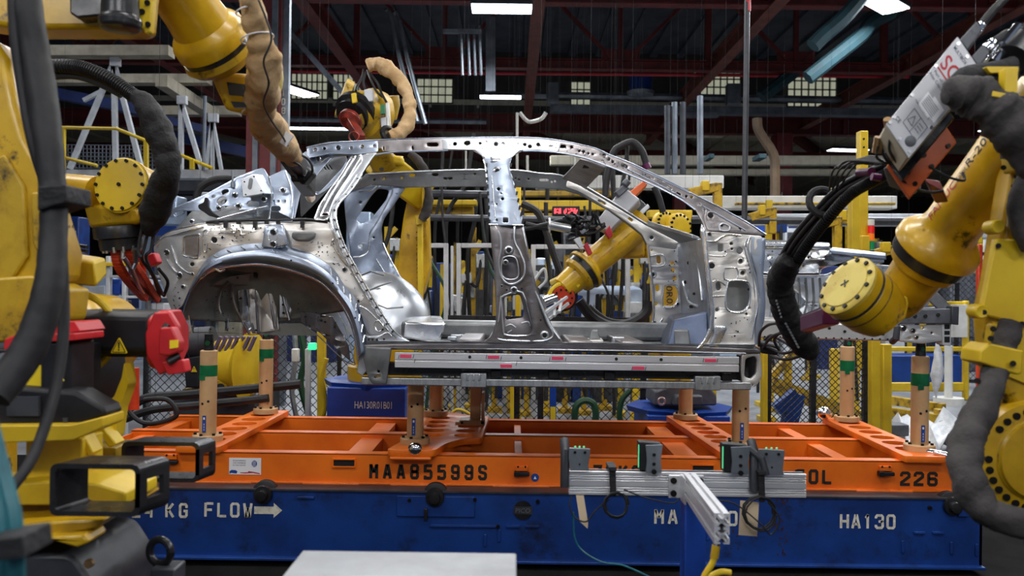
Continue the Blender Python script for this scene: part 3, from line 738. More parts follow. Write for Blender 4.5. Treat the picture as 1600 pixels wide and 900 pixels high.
# far crowd of line equipment
rr = random.Random(11)
def stand(px, Y, h0, seed):
    q = random.Random(seed)
    a = P(px, 500, Y)
    t = thing('fixture_stand', 'yellow fixture stand with dark cables crowded into the line behind the car', 'fixture stand', (a.x, Y, 0), 'fixture stands in the line behind the car')
    x = a.x
    m = MB(); m.box(x - .035, x + .035, Y - .035, Y + .035, 0, h0); m.box(x - .09, x + .09, Y - .12, Y + .12, 0, .06)
    z = h0 - q.uniform(.1, .4); L = q.uniform(.08, .16)
    m.beam((x, Y, z), (x + L, Y, z + q.uniform(-.1, .2)), .06, .06); m.beam((x + L, Y, z), (x + L, Y, z - q.uniform(.2, .5)), .05, .05)
    m.build('stand_post', M[q.choice(['yellow_clean', 'yellow_worn', 'yellow_clean'])], t)
    m = MB(); m.cbox((x + L, Y - .08, z - .1), .14, .12, q.uniform(.12, .25)); m.cbox((x - L * .3, Y - .05, z - .5), .12, .1, .2)
    m.build('clamp_unit', M[q.choice(['panel_white_blue', 'grey_light', 'grey', 'blue', 'galv', 'blue_clean'])], t, bevel=.01)
    m = MB(); m.tube(smooth_path([(x + L, Y - .1, z), (x + L * .6, Y - .2, z - q.uniform(.3, .7)), (x - .1, Y - .12, z - q.uniform(.4, .9)), (x + q.uniform(-.2, .2), Y - .08, .2)], 6), .022, 6)
    m.build('cable', M['rubber'], t)
for k in range(45):
    px = 604 + (k % 15) * 28 + rr.uniform(-6, 6); Y = 11 + (k // 15) * 2.4 + rr.uniform(-.4, .4)
    stand(px, Y, rr.uniform(1.7, 2.5), 100 + k)
for k in range(10):
    stand(1190 + 260 * rr.random(), rr.uniform(10.5, 16), rr.uniform(1.9, 2.9), 300 + k)
for k in range(26):
    px = 596 + (k % 13) * 32; Y = 12.2 + (k // 13) * 2.4 + rr.uniform(-.2, .2); z = rr.uniform(.5, 2.1); s = rr.uniform(.14, .2) * (1 + .2 * (k // 13))
    a = P(px, 450, Y)
    m = MB(); m.box(a.x - s, a.x + s * .6, Y, Y + .4, 0, z); m.box(a.x - s * .8, a.x + s * .4, Y - .03, Y, z * .55, z * .9)
    tag(m.build('line_cabinet', M[rr.choice(['grey_dark', 'black', 'grey', 'blue', 'grey_light', 'grey_dark', 'panel_white_blue'])], bevel=.02), 'box shaped cabinet standing among the stands behind the car', 'cabinet', 'cabinets in the line behind the car')
for k in range(30):
    px = 600 + 400 * rr.random(); Y = rr.uniform(8.9, 12); z = rr.uniform(1.9, 2.9)
    a = P(px, 450, Y); dx = rr.uniform(-.4, .4)
    m = MB(); m.tube(smooth_path([(a.x, Y, z + .6), (a.x + dx * .3, Y, z), (a.x + dx, Y, z - .5), (a.x + dx * .6, Y + .1, 1.0), (a.x + dx * .4, Y, .3)], 6), rr.uniform(.012, .028), 6)
    tag(m.build('hanging_cable', M['rubber' if rr.random() < .92 else 'green_hose']), 'dark cable hanging down in the line behind the car', 'cable', 'cables hanging behind the car')
# lights among the far machines: small indicator lamps
for x, y, mt, lab in [(661, 430, 'lens_red', 'small red signal lamp seen in the rear door opening'), (487, 541, 'led_green', 'green lit signal lamp under the wheel arch')]:
    m = MB(); m.pbox(x - 6, y - 5, x + 6, y + 6, 7.36, .06); tag(m.build('signal_lamp', M[mt], bevel=.01), lab, 'signal lamp')
# pale body side frame in the next station
t = thing('body_side_frame', 'pale blue car side frame waiting behind the red-faced robot wrist', 'car body frame', P(950, 500, 10.2))
panel('side_ring', rnd_poly([(893, 449), (915, 446), (990, 447), (1003, 452), (1003, 510), (985, 512), (985, 462), (930, 459), (922, 512), (906, 512), (912, 462), (893, 460)], 4), [], 10.2, .05, M['panel_white_blue'], t)
pb('parts_box', 978, 472, 1003, 490, 10, .2, 'grey_light', 'grey box in front of the pale blue side frame', 'box')

# fences
def fence(x0, x1, y0, y1, Y, pit, lab, wire=.007, posts=(), pw=5, rail=True):
    t = thing('mesh_fence', lab, 'fence', P((x0 + x1) / 2, y1, Y))
    a = P(x0, y0, Y); b = P(x1, y1, Y); b.z = .03
    m = MB(); H = a.z - b.z; W = b.x - a.x; n = int((W + H) / pit)
    for k in range(n + 1):
        c = k * pit
        for s in (0, 1):
            p = (max(0, c - H), min(c, H)); q = (min(c, W), max(0, c - W))       # x + z = c
            xa, za, xb, zb = p[0], p[1], q[0], q[1]
            if s: xa, xb = W - xa, W - xb
            m.beam((a.x + xa, Y, b.z + za), (a.x + xb, Y, b.z + zb), wire, wire, (0, 1, 0))
    m.build('wire_mesh', M['mesh_black'], t)
    if rail:
        m = MB(); m.box(a.x, b.x, Y - .02, Y + .02, a.z - .03, a.z + .03); m.box(a.x, b.x, Y - .02, Y + .02, b.z - .03, b.z + .03); m.build('rail', M['black_metal'], t)
    for x in posts:
        q = P(x, (y0 + y1) / 2, Y); m = MB(); m.box(q.x - pxm(pw / 2, Y), q.x + pxm(pw / 2, Y), Y - .03, Y + .03, 0, a.z); m.build('post', M['black_metal'], t)
fence(420, 700, 500, 672, 8.6, .085, 'black diamond mesh fence behind the rear wheel arch', posts=(424, 530, 690))
fence(700, 1010, 497, 676, 8.4, .085, 'black diamond mesh fence under the door openings', posts=(808, 845, 1005), pw=9)
fence(1198, 1352, 520, 672, 8.0, .062, 'black diamond mesh fence between yellow posts on the right', posts=(1200, 1270, 1352), pw=8)
fence(225, 330, 545, 650, 8.2, .085, 'black diamond mesh fence far left behind the red motor cap', posts=(228,))
for x0, y0, x1, y1, Y, lab in [(495, 500, 507, 718, 7.9, 'yellow post under the wheel arch beside the green lamp'), (797, 598, 803, 706, 8.3, 'yellow post below the sill near the mesh fence'), (1192, 548, 1200, 726, 7.7, 'slim yellow post at the left edge of the right-hand fence'), (1362, 430, 1376, 730, 7.6, 'square yellow post right of the right-hand fence'), (1380, 538, 1394, 722, 7.8, 'round-edged yellow post next to the square one on the right'), (1228, 560, 1238, 686, 9.0, 'yellow post behind the right-hand fence, left one'), (1300, 545, 1312, 682, 9.2, 'yellow post behind the right-hand fence, middle one'), (1112, 600, 1120, 698, 8.6, 'short yellow post behind the rear right support tube')]:
    pb('guard_post', x0, y0, x1, y1, Y, .09, 'yellow_clean', lab, 'post', .008)
t = thing('guard_post', 'blue post with a yellow label below the sill', 'post', P(864, 660, 8.2))
m = MB(); m.pbox(859, 600, 869, 710, 8.2, .07); m.build('upright', M['blue_clean'], t)
m = MB(); m.pbox(860, 636, 868, 658, 8.19, .01); m.build('label_plate', M['yellow_tag'], t)
m = MB(); m.beam(P(1205, 600, 8.9), P(1345, 655, 8.9), .1, .16); m.beam(P(1205, 590, 9), P(1240, 550, 9), .08, .08)
tag(m.build('sloping_rail', M['yellow_worn']), 'sloping yellow rail behind the right-hand fence', 'rail')
m = MB(); m.beam(P(1222, 702, 8.6), P(1245, 615, 8.6), .14, .14); m.beam(P(1245, 615, 8.6), P(1212, 640, 8.6), .12, .12); tag(m.build('blue_bracket', M['blue']), 'blue angled bracket low behind the right-hand fence', 'bracket')
# tall yellow columns, stack light
pb('tall_post', 1331, 292, 1344, 448, 7.6, .11, 'yellow_clean', 'shorter and wider of the tall yellow columns on the right', 'column', .008)
t = thing('tall_post', 'tallest yellow column on the right, rising over the white beam', 'column', P(1350, 430, 7.9))
m = MB(); m.pbox(1344, 204, 1357, 432, 7.9, .1); m.pbox(1330, 436, 1370, 450, 7.66, .3); m.build('mast', M['yellow_clean'], t, bevel=.008)
m = MB()
for y in (217, 230): m.pprism(oval(1350, y, 1.6), 7.89, .005)
m.build('bolt_hole', M['hole'], t)
m = MB(); m.pbox(1347, 368, 1359, 396, 7.75, .08); m.build('switch_box', M['yellow_clean'], t, bevel=.006)
t = thing('stack_light', 'stack light with white, red, amber and green lenses beside the yellow column', 'signal light', P(1360, 400, 7.9))
for y0, y1, mt, nm in [(343, 352, 'white', 'cap'), (353, 364, 'lens_red', 'red_lens'), (365, 376, 'amber', 'amber_lens'), (377, 390, 'lens_green', 'green_lens'), (391, 402, 'black', 'foot')]:
    m = MB(); m.cyl(P(1361, y1, 7.85), P(1361, y0, 7.85), .03); m.build(nm, M[mt], t)
# hoist hooks
def lift_arm(px, py, s, Y, lab):
    t = thing('lift_arm', lab, 'lift arm', P(px, py, Y))
    m = MB(); m.beam(P(px - 26 * s, py + 10, Y), P(px + 18 * s, py, Y), .1, .1); m.beam(P(px + 18 * s, py - 6, Y), P(px + 18 * s, py + 44 * s, Y), .09, .09); m.build('arm', M['yellow_worn'], t, bevel=.01)
    m = MB(); m.pbox(px - 6 * s, py - 10, px + 6 * s, py + 6, Y - .07, .1); m.build('clamp_head', M['yellow_clean'], t, bevel=.01)
lift_arm(1103, 292, 1.0, 9.0, 'yellow lift arm above the windscreen pillar')
lift_arm(1192, 330, .8, 10, 'yellow lift arm right of the hanging pole')
lift_arm(1290, 345, 1.0, 9.5, 'yellow lift arm with its long leg left of the yellow columns')
lift_arm(1318, 338, -1.0, 9.9, 'yellow lift arm close to the wider yellow column')
lift_arm(1386, 388, 1.1, 9.8, 'yellow lift arm right of the stack light')
# right-hand aisle
t = thing('safety_gate', 'yellow tube gate at the right edge of the aisle', 'gate', P(1475, 615, 11))
for x in (1444, 1511):
    m = MB(); m.pbox(x - 4, 470, x + 4, 616, 12.9, .09)
    for v in m.v: v.z = 0 if v.z < .3 else v.z
    m.build('upright', M['yellow_clean'], t, bevel=.02)
for y0, y1 in [(471, 478), (542, 549), (598, 612)]:
    m = MB(); m.pbox(1390, y0, 1515, y1, 12.92, .07); m.build('cross_rail', M['yellow_clean'], t, bevel=.015)
pb('notice_board', 1488, 476, 1512, 527, 12.86, .06, 'white', 'blank white board on the yellow gate', 'board', .003)
pb('blue_machine', 1392, 556, 1505, 600, 14.2, .6, 'blue', 'blue machine guard behind the yellow gate', 'machine')
m = MB(); m.cyl(P(1482, 622, 12.4), P(1482, 540, 12.4), pxm(6, 12.4)); m.cyl(V((P(1482, 624, 12.4).x, 12.4, 0)), P(1482, 621, 12.4), pxm(22, 12.4)); tag(m.build('bollard', M['white']), 'white bollard standing in front of the yellow gate', 'bollard')
m = MB(); sleeve(m, [(1464, 536, 7.9, 2), (1466, 560, 7.9, 7), (1464, 590, 7.9, 8.5), (1462, 608, 7.9, 4), (1463, 622, 7.9, 1.2)], 14, 6, .12, 5); tag(m.build('wrapped_part', M['plastic'], smooth=80), 'white plastic wrapped bundle hanging beside the rear support tube', 'wrapped bundle')
t = thing('fork_bars', 'pair of worn yellow square tube bars lying across the aisle floor', 'bars', P(1420, 650, 9.3))
for y in (630, 648):
    m = MB(); m.beam(P(1370, y - 8, 11.8 - (y - 630) * .03), P(1474, y + 8, 10.6 - (y - 630) * .03), .09, .12); m.build('bar', M['yellow_worn'], t, bevel=.006)
m = MB(); m.pbox(1466, 640, 1481, 660, 10.1, .12); m.build('end_stop', M['yellow_worn'], t, bevel=.01)
m = MB(); rr = random.Random(5)
pl = []
for i in range(13):
    for j in range(7):
        a = P(1395 + i * 12, 660 + j * 9, 8.2); pl.append((a.x, 7.6 + (6 - j) * .22, max(.02, .26 + .16 * math.sin(i * 1.3 + j) * math.sin(j * 1.7) + rr.uniform(-.05, .09)) * (1 if 0 < i < 12 else .2)))
m.add(pl, [(i * 7 + j, i * 7 + j + 1, (i + 1) * 7 + j + 1, (i + 1) * 7 + j) for i in range(12) for j in range(6)])
o = m.build('plastic_film', M['plastic'], smooth=25); md = o.modifiers.new('thick', 'SOLIDIFY'); md.thickness = .02
tag(o, 'crumpled white plastic film covering a stack on the floor at the right', 'plastic film')
pb('steel_block', 1390, 664, 1421, 682, 8.0, .2, 'grey', 'greenish grey steel block on the floor near the yellow posts', 'block')
pb('cable_cabinet', 1530, 330, 1560, 372, 12, .4, 'grey_light', 'pale cabinet glimpsed between the right robot arm and its forearm', 'cabinet')
pb('guard_post', 1529, 352, 1536, 380, 8.5, .06, 'yellow_clean', 'yellow topped post between the right robot arm and its forearm', 'post')
pb('guard_post', 1529, 382, 1536, 698, 8.5, .06, 'tool_red', 'red post below the yellow topped one by the right robot', 'post')
fence(1440, 1540, 395, 560, 15.5, .11, 'dark mesh fence seen under the right robot forearm', posts=(1456, 1495))
# cables and hoses under the car
for (pts, r, mt, lab) in [
  ([(735, 515, 9), (738, 503, 9), (748, 500, 9), (758, 506, 9), (758, 520, 9), (748, 527, 9), (738, 524, 9), (735, 515, 9)], .03, 'teal_hose', 'teal hose coil seen in the rear door opening'),
  ([(898, 660, 8.3), (900, 636, 8.3), (912, 626, 8.3), (926, 630, 8.3), (931, 645, 8.3), (930, 662, 8.3)], .035, 'green_hose', 'dark green hose coil hanging on the mesh fence under the sill'),
  ([(985, 610, 8.3), (972, 625, 8.3), (968, 650, 8.3), (975, 670, 8.3)], .03, 'green_hose', 'green hose loops left of the grey robot base'),
  ([(905, 470, 7.1), (925, 495, 7.1), (955, 510, 7.1), (985, 505, 7.1), (1008, 490, 7.1), (1014, 470, 7.1)], .045, 'rubber', 'thick black hose sagging across the front door opening'),
  ([(920, 478, 7.3), (950, 500, 7.3), (985, 502, 7.3), (1010, 492, 7.3)], .022, 'rubber', 'thin black hose sagging just above the thick one'),
  ([(815, 318, 8), (838, 330, 8), (850, 352, 8), (866, 400, 8), (880, 440, 8)], .035, 'rubber', 'black hose bowing right of the centre pillar'),
  ([(836, 436, 6.9), (850, 420, 6.9), (853, 438, 6.9), (842, 450, 6.9)], .012, 'grey_light', 'thin pale cable loop right of the centre pillar'),
  ([(470, 520, 7.8), (476, 560, 7.8), (470, 600, 7.8), (484, 655, 7.8)], .03, 'green_hose', 'green hoses hanging under the rear wheel arch'),
  ([(460, 515, 7.9), (462, 560, 7.9), (456, 610, 7.9), (465, 660, 7.9)], .025, 'galv', 'grey hose hanging under the rear wheel arch'),
  ([(510, 560, 7.5), (502, 590, 7.5), (508, 630, 7.5), (500, 660, 7.5)], .025, 'yellow_clean', 'thin yellow cable beside the blue pedestal'),
  ([(700, 652, 7.8), (715, 640, 7.8), (735, 648, 7.8), (745, 662, 7.8)], .015, 'yellow_clean', 'yellow cable looping behind the tan bracket'),
  ([(200, 640, 6.4), (230, 622, 6.4), (300, 616, 6.4), (420, 605, 6.4), (470, 600, 6.4)], .035, 'rubber', 'upper black hose running behind the left support tubes'),
  ([(195, 655, 6.3), (240, 640, 6.3), (320, 632, 6.3), (420, 622, 6.3)], .03, 'rubber', 'lower black hose running behind the left support tubes'),
  ([(196, 600, 6), (200, 640, 6), (230, 662, 6), (275, 650, 6), (262, 625, 6), (225, 625, 6)], .018, 'rubber', 'black cable loop left of the skid end'),
]:
    m = MB(); hose(m, pts, r=r, seg=8); tag(m.build('hose_run', M[mt]), lab, 'hose')
pb('aluminium_upright', 476, 545, 484, 735, 7.4, .06, 'grey_light', 'white aluminium upright carrying the green signal lamp', 'post')
pb('control_pendant', 455, 545, 466, 566, 7.5, .06, 'white', 'white button box hanging under the rear wheel arch', 'button box')
m = MB(); m.cyl(P(208, 640, 5.8), P(208, 575, 5.8), .04); tag(m.build('red_post', M['tool_red']), 'slim red post left of the rear support tubes', 'post')

rr = random.Random(29)
for k in range(30):
    x = -9.5 + k * .68 + rr.uniform(-.06, .06); Y = 17.6 + rr.uniform(0, .5); z = rr.uniform(1.7, 3.3); w = rr.uniform(.18, .3)
    t = thing('machine_cabinet', 'tall machine cabinet in the farthest row behind the car', 'cabinet', (x, Y, 0), 'machine cabinets in the farthest row')
    m = MB(); m.box(x - w, x + w, Y, Y + .5, 0, z); m.build('body', M[rr.choice(['grey_dark', 'grey', 'blue_dark', 'panel_white_blue', 'grey_light', 'yellow_worn', 'grey_dark', 'cream_dim', 'blue'])], t, bevel=.02)
    m = MB(); m.box(x - w * .8, x + w * .8, Y - .02, Y, z * .35, z * .9); m.build('door', M[rr.choice(['grey_dark', 'grey', 'grey_light', 'blue_dark', 'black'])], t, bevel=.01)
    m = MB(); m.box(x + w * .5, x + w * .62, Y - .05, Y - .02, z * .5, z * .62); m.build('handle', M['bolt_steel'], t)
t = thing('parts_rack', 'grey rack with a yellow bar behind the red gripper on the left', 'rack', P(185, 600, 8.6))
for x in (165, 190, 226):
    m = MB(); m.pbox(x, 400, x + 6, 705, 8.6, .07); m.build('upright', M['grey_light' if x < 200 else 'grey'], t, bevel=.006)
for y in (430, 462, 498):
    m = MB(); m.pbox(160, y, 262, y + 4, 8.62, .06); m.build('shelf_bar', M['grey_light'], t, bevel=.004)
m = MB(); m.pbox(158, 410, 258, 416, 8.56, .06); m.build('guard_bar', M['yellow_clean'], t, bevel=.006)
for i, (x0, y0, x1, y1, mt) in enumerate([(170, 436, 188, 460, 'blue_clean'), (200, 440, 224, 461, 'grey'), (232, 438, 258, 461, 'panel_white_blue'), (170, 470, 186, 497, 'grey_dark'), (232, 474, 256, 497, 'grey_light')]):
    pb('parts_box', x0, y0, x1, y1, 8.7, .3, mt, ['blue', 'mid grey', 'pale blue', 'dark grey', 'light grey'][i] + ' box on the grey rack behind the red gripper', 'box')
# ================================================================== orange skid
ZT, ZB = .632, .455
XL, XR = -2.62, 2.72
skid = thing('body_skid', 'orange steel skid with stencilled black letters carrying the bare car body', 'skid', (0, 5.7, ZB))
def chan(Y0, name):
    m = MB()
    m.box(XL, XR, Y0, Y0 + .012, ZB, ZT)                       # web
    m.box(XL, XR, Y0, Y0 + .09, ZT - .012, ZT)                 # top flange
    m.box(XL, XR, Y0 - .018, Y0 + .08, ZB - .008, ZB + .006)
    m.box(XL, XR, Y0 + .078, Y0 + .09, ZB, ZT)
    return m
fb = chan(5.05, 'f')
for x0 in (-1.9, -1.25, -.72, -.1, .75, 1.4, 2.1): fb.box(x0, x0 + .34, 5.026, 5.034, ZB - .014, ZB + .002)
fb.build('front_beam', M['orange'], skid, bevel=.004)
chan(5.75, 'm').build('middle_beam', M['orange'], skid, bevel=.004)
chan(6.39, 'b').build('rear_beam', M['orange'], skid, bevel=.004)
for x, wd in [(-2.5, .1), (-.95, .15), (.055, .05), (1.12, .15), (2.1, .09)]:
    for ya, yb in [(5.14, 5.75), (5.84, 6.39)]:
        m = MB(); m.box(x - wd / 2, x + wd / 2, ya, yb, ZT - .05, ZT - .03); m.box(x - wd / 2, x - wd / 2 + .012, ya, yb, ZB, ZT - .05); m.box(x + wd / 2 - .012, x + wd / 2, ya, yb, ZB, ZT - .05)
        m.build('cross_tube', M['orange'], skid, bevel=.003)
m = MB(); m.box(XL, XL + .015, 5.05, 6.48, ZB, ZT - .02); m.box(XR - .015, XR, 5.05, 6.48, ZB, ZT - .02); m.build('end_plate', M['orange'], skid)
def flat(name, outline, holes, z, t, mt, parent):       # horizontal plate with holes (metres, X and Y)
    bm = fill2d(outline, holes, t / 2 - .003, .003); og = origin(parent)
    for v in bm.verts: v.co = V((v.co.x, v.co.y, z + v.co.z)) - og
    bmesh.ops.recalc_face_normals(bm, faces=bm.faces)
    me = bpy.data.meshes.new(name); bm.to_mesh(me); bm.free(); me.materials.append(mt); me.shade_smooth(); me.set_sharp_from_angle(angle=.6)
    o = bpy.data.objects.new(name, me); COL.objects.link(o); o.parent = parent; WO[o.name] = og.copy(); return o
def hole_bar(xa, ya, xb, yb, wd, n):
    d = V((xb - xa, yb - ya)); L = d.length; d /= L; nn = V((-d.y, d.x)); a = V((xa, ya))
    w = lambda s, t: tuple(a + d * s + nn * t)
    o = rnd_poly([w(0, -wd / 2), w(L, -wd / 2), w(L, wd / 2), w(0, wd / 2)], .02)
    hs = []
    for k in range(n):
        s = .24 + (L - .48) * k / (n - 1)
        c = a + d * s; hs.append(oval(c.x, c.y, wd * .31, n=18))
    flat('cross_bar', o, hs, ZT + .02, .04, M['orange'], skid)
hole_bar(-1.88, 5.0, -1.86, 6.5, .27, 6)
hole_bar(1.40, 5.0, 1.34, 6.5, .25, 7)
hole_bar(2.50, 5.0, 2.56, 6.5, .25, 6)
hs = [oval(x, y, .07, n=18) for x in (-.52, -.30) for y in (5.5, 5.68, 5.86, 6.04, 6.22)]
flat('centre_plate', rnd_poly([(-.74, 4.98), (-.45, 4.98), (-.40, 5.22), (-.30, 5.38), (-.18, 5.42), (-.16, 6.36), (-.36, 6.4), (-.40, 6.5), (-.68, 6.5), (-.68, 5.3)], .04), hs, ZT + .02, .04, M['orange'], skid)
m = MB(); m.box(-.72, -.47, 4.97, 5.06, ZT - .022, ZT)
m.build('stop_block', M['orange'], skid, bevel=.01)
# support tubes
def post(x, y, ztop, pin, tape, label=True, front=True, plain_top=True):
    m = MB(); z0 = ZT + .04; r = .052
    m.lathe((x, y, z0 + .03), (0, 0, 1), [(0, r), (ztop - z0 - .036, r), (ztop - z0 - .03, r - .006)], 28)
    o = m.build('support_tube', M['tan'], skid)
    b = MB()
    b.lathe((x, y, z0), (0, 0, 1), [(0, .092), (.034, .092), (.040, .086)], 32); b.build('foot_flange', M['tan'], o)
    b = MB()
    for k in range(6):
        a = k * pi / 3 + .3; b.cyl((x + .074 * math.cos(a), y + .074 * math.sin(a), z0 + .036), (x + .074 * math.cos(a), y + .074 * math.sin(a), z0 + .052), .010, seg=8)
    b.build('bolt', M['bolt'], o, kind='stuff')
    b = MB()
    for ax, zz in [(-.35, .235), (.35, .25)]:
        a = -pi / 2 + ax; d = V((math.cos(a), math.sin(a), 0)); c = V((x, y, z0 + zz)) + d * (r - .004); b.cyl(c, c + d * .006, .008, seg=10)
    b.build('cross_hole', M['hole'], o)
    if tape:
        b = MB(); b.cyl((x, y, tape[0]), (x, y, tape[1]), r + .0015, seg=28)
        b.cbox((x - .02, y - r, tape[0] - .008), .035, .004, .03); b.build('green_tape', M['green_tape'], o)
    if pin:
        b = MB(); b.lathe((x, y, ztop), (0, 0, 1), [(-.01, .032), (.02, .03), (pin, .026)], 20); b.build('locating_pin', M['black_metal'], o)
        b = MB(); b.cyl((x, y - .02, ztop + pin * .45), (x, y - .031, ztop + pin * .45), .014, seg=12); b.build('pin_mark', M['green_tape'], o)
    if label:
        b = MB(); b.cbox((x - .004, y - r - .0015, z0 + .11), .022, .003, .105); b.build('sticker', M['blue_tag'], o)
        b = MB(); b.cbox((x - .004, y - r - .0035, z0 + .145), .010, .001, .014)
        for q in range(3): b.cbox((x - .004, y - r - .0035, z0 + .075 + q * .017), .003, .001, .011)
        b.build('sticker_mark', M['white_tag'], o)
    return o
def zat(py, Y, px=800): return P(px, py, Y).z
def xat(px, Y, py=650): return P(px, py, Y).x
post(xat(325, 5.2), 5.2, zat(547, 5.2, 325), .10, (zat(587, 5.2, 325), zat(570, 5.2, 325)))
post(xat(415, 6.35), 6.35, zat(530, 6.35, 415), .08, (zat(559, 6.35, 415), zat(545, 6.35, 415)), False)
post(xat(649, 5.2), 5.2, zat(594, 5.2, 649), 0, None)
post(xat(681, 6.35), 6.35, zat(595, 6.35, 681), 0, None, False)
post(xat(1071, 6.35), 6.35, zat(600, 6.35, 1071), 0, None, False)
post(xat(1157, 5.2), 5.2, zat(602, 5.2, 1157), 0, None)
post(xat(1323, 6.35), 6.35, zat(541, 6.35, 1323), .05, (zat(579, 6.35, 1323), zat(563, 6.35, 1323)), False)
post(xat(1437, 5.2), 5.2, zat(556, 5.2, 1437), .10, (zat(602, 5.2, 1437), zat(583, 5.2, 1437)))
m = MB(); x = xat(745, 6.0); m.box(x - .048, x + .028, 6.0, 6.02, ZT + .04, zat(596, 6, 745)); m.box(x + .034, x + .055, 5.93, 6.06, ZT + .04, zat(612, 6, 745)); m.box(x - .12, x + .06, 5.9, 6.05, ZT + .04, ZT + .075); m.box(x - .15, x - .02, 5.92, 6.0, ZT + .04, ZT + .06)
b = m.build('angle_bracket', M['tan'], skid, bevel=.004)
m = MB(); m.cyl((x + .045, 5.925, ZT + .06), (x + .045, 5.9, ZT + .06), .012, seg=10); m.cyl((x - .1, 5.9, ZT + .06), (x - .1, 5.885, ZT + .06), .01, seg=10); m.build('bolt', M['bolt'], b)
x = xat(649, 5.0, 700); m = MB(); m.ell((x, 4.99, zat(701, 5.0, 649)), .045, .03, .04, 18); m.cyl((x, 5.0, zat(701, 5, 649)), (x, 5.1, zat(701, 5, 649)), .02); m.build('chrome_knob', M['chrome'], skid)
x = xat(1478, 5.1, 712); m = MB(); m.cyl((x - .14, 5.15, ZT + .05), (x + .06, 5.0, ZT + .03), .02); m.cyl((x - .1, 5.05, ZT + .055), (x + .02, 4.97, ZT + .03), .013); m.build('locking_pin', M['chrome'], skid)
x = xat(1288, 6.4, 645); m = MB(); m.ell((x, 6.4, ZT + .09), .06, .05, .05, 16); m.build('chrome_knob', M['chrome'], skid)
YF = 5.049
def face(px, py, Y=YF): return P(px, py, Y)
for px in (268, 815, 1382):
    c = face(px, 736 if px > 300 else 718); m = MB(); m.cbox(c + V((0, -.008, .018)), .075, .02, .032); b = m.build('latch_block', M['orange'], skid, bevel=.004)
    m = MB(); m.cbox(c + V((.005, -.022, -.012)), .085, .03, .022); m.cbox(c + V((-.03, -.02, -.012)), .03, .045, .03)
    m.build('latch_lever', M['black'], b, bevel=.004)
    m = MB(); 
    for s in (-1, 1): m.cyl(c + V((s * .022, -.018, .03)), c + V((s * .022, -.022, .03)), .006, seg=8)
    m.build('bolt', M['bolt'], b)
for px, py in [(538, 723), (1098, 732)]:
    c = face(px, py); m = MB(); m.cbox(c + V((0, -.0015, 0)), .125, .004, .042)
    b = m.build('fork_slot', M['hole'], skid)
    m = MB(); m.cbox(c + V((0, -.006, .023)), .14, .014, .007); m.cbox(c + V((0, -.006, -.023)), .14, .014, .007); m.cbox(c + V((-.067, -.006, 0)), .007, .014, .04); m.cbox(c + V((.067, -.006, 0)), .007, .014, .04); m.build('slot_rim', M['orange'], b)
m = MB(); stencil(m, 'MAA85599S', face(577, 748) + V((0, -.002, 0)), (1, 0, 0), (0, 0, 1), .093, .0825, .58, .19); m.build('lettering', M['paint_black'], skid)
m = MB(); stencil(m, '70KG', face(926, 750) + V((0, -.002, 0)), (1, 0, 0), (0, 0, 1), .093, .0785, .60, .19)
m.build('lettering', M['paint_black'], skid); m = MB(); stencil(m, 'EOL', face(1242, 756) + V((0, -.002, 0)), (1, 0, 0), (0, 0, 1), .090, .082, .66, .2); m.build('lettering', M['paint_black'], skid); m = MB(); stencil(m, '226', face(1406, 759) + V((0, -.002, 0)), (1, 0, 0), (0, 0, 1), .088, .0825, .72, .2); m.build('lettering', M['paint_black'], skid)
# white sticker with a flag ribbon
c0 = face(358, 741); w = pxm(50, YF); h = pxm(26, YF)
m = MB(); m.box(c0.x, c0.x + w, YF - .003, YF - .001, c0.z, c0.z + h); st = m.build('sticker', M['white_tag'], skid)
m = MB()
for i, s in enumerate(['ENGINEERED', 'AND ASSEMBLED', 'IN THE USA BY']): text_mesh(m, s, (c0.x + w * .12, YF - .004, c0.z + h * (.80 - i * .14)), (1, 0, 0), (0, 0, 1), h * .075, fit=w * .40)
m.build('sticker_text', M['letter_blue'], st)
m = MB(); q = (c0.x + w * .79, YF - .004, c0.z + h * .66)
for k in range(3): m.prism([(math.cos(a) * .0125 * w / .195, math.sin(a) * .0125 * w / .195) for a in [(-pi / 2 + pi * j / 10) if False else (2 * pi * j / 20) for j in range(20)]], (q[0] + k * .0001, q[1], q[2]), (1.3, 0, 0), (0, 0, 1.6), (0, .0008, 0)) if k == 0 else None
m.prism([(0, .001), (.006, .007), (.030, .004), (.034, .014), (.026, .021), (.008, .022), (0, .015)], (c0.x + w * .02, YF - .004, c0.z + h * .01), (1.4, 0, 0), (0, 0, 1.2), (0, .0008, 0)); m.build('sticker_mark', M['blue_tag'], st)
m = MB(); m.prism([(0, .006), (.02, .004), (.045, .007), (.07, .001), (.07, .006), (.05, .012), (.03, .016), (.027, .010), (0, .009)], (c0.x + w * .35, YF - .004, c0.z + h * .02), (1.7, 0, 0), (0, 0, 1.2), (0, .0008, 0)); m.build('sticker_ribbon', M['letter_red'], st)
m = MB(); q = [(c0.x + w * .79 + .0, YF - .0052, c0.z + h * .66)]
for k in (-1, 0, 1): m.box(q[0][0] + k * .007 - .0012, q[0][0] + k * .007 + .0012, YF - .0056, YF - .0050, c0.z + h * .5, c0.z + h * .82)
m.build('sticker_stripe', M['white_tag'], st)
c = face(836, 746); m = MB(); m.cyl(c, c + V((0, -.003, 0)), .024, seg=24); b = m.build('round_sticker', M['blue_tag'], skid)
m = MB(); m.prism([(-.009, -.009), (.009, -.009), (0, .010)], c + V((0, -.0045, 0)), (1, 0, 0), (0, 0, 1), (0, .001, 0)); m.build('sticker_mark', M['white_tag'], b)

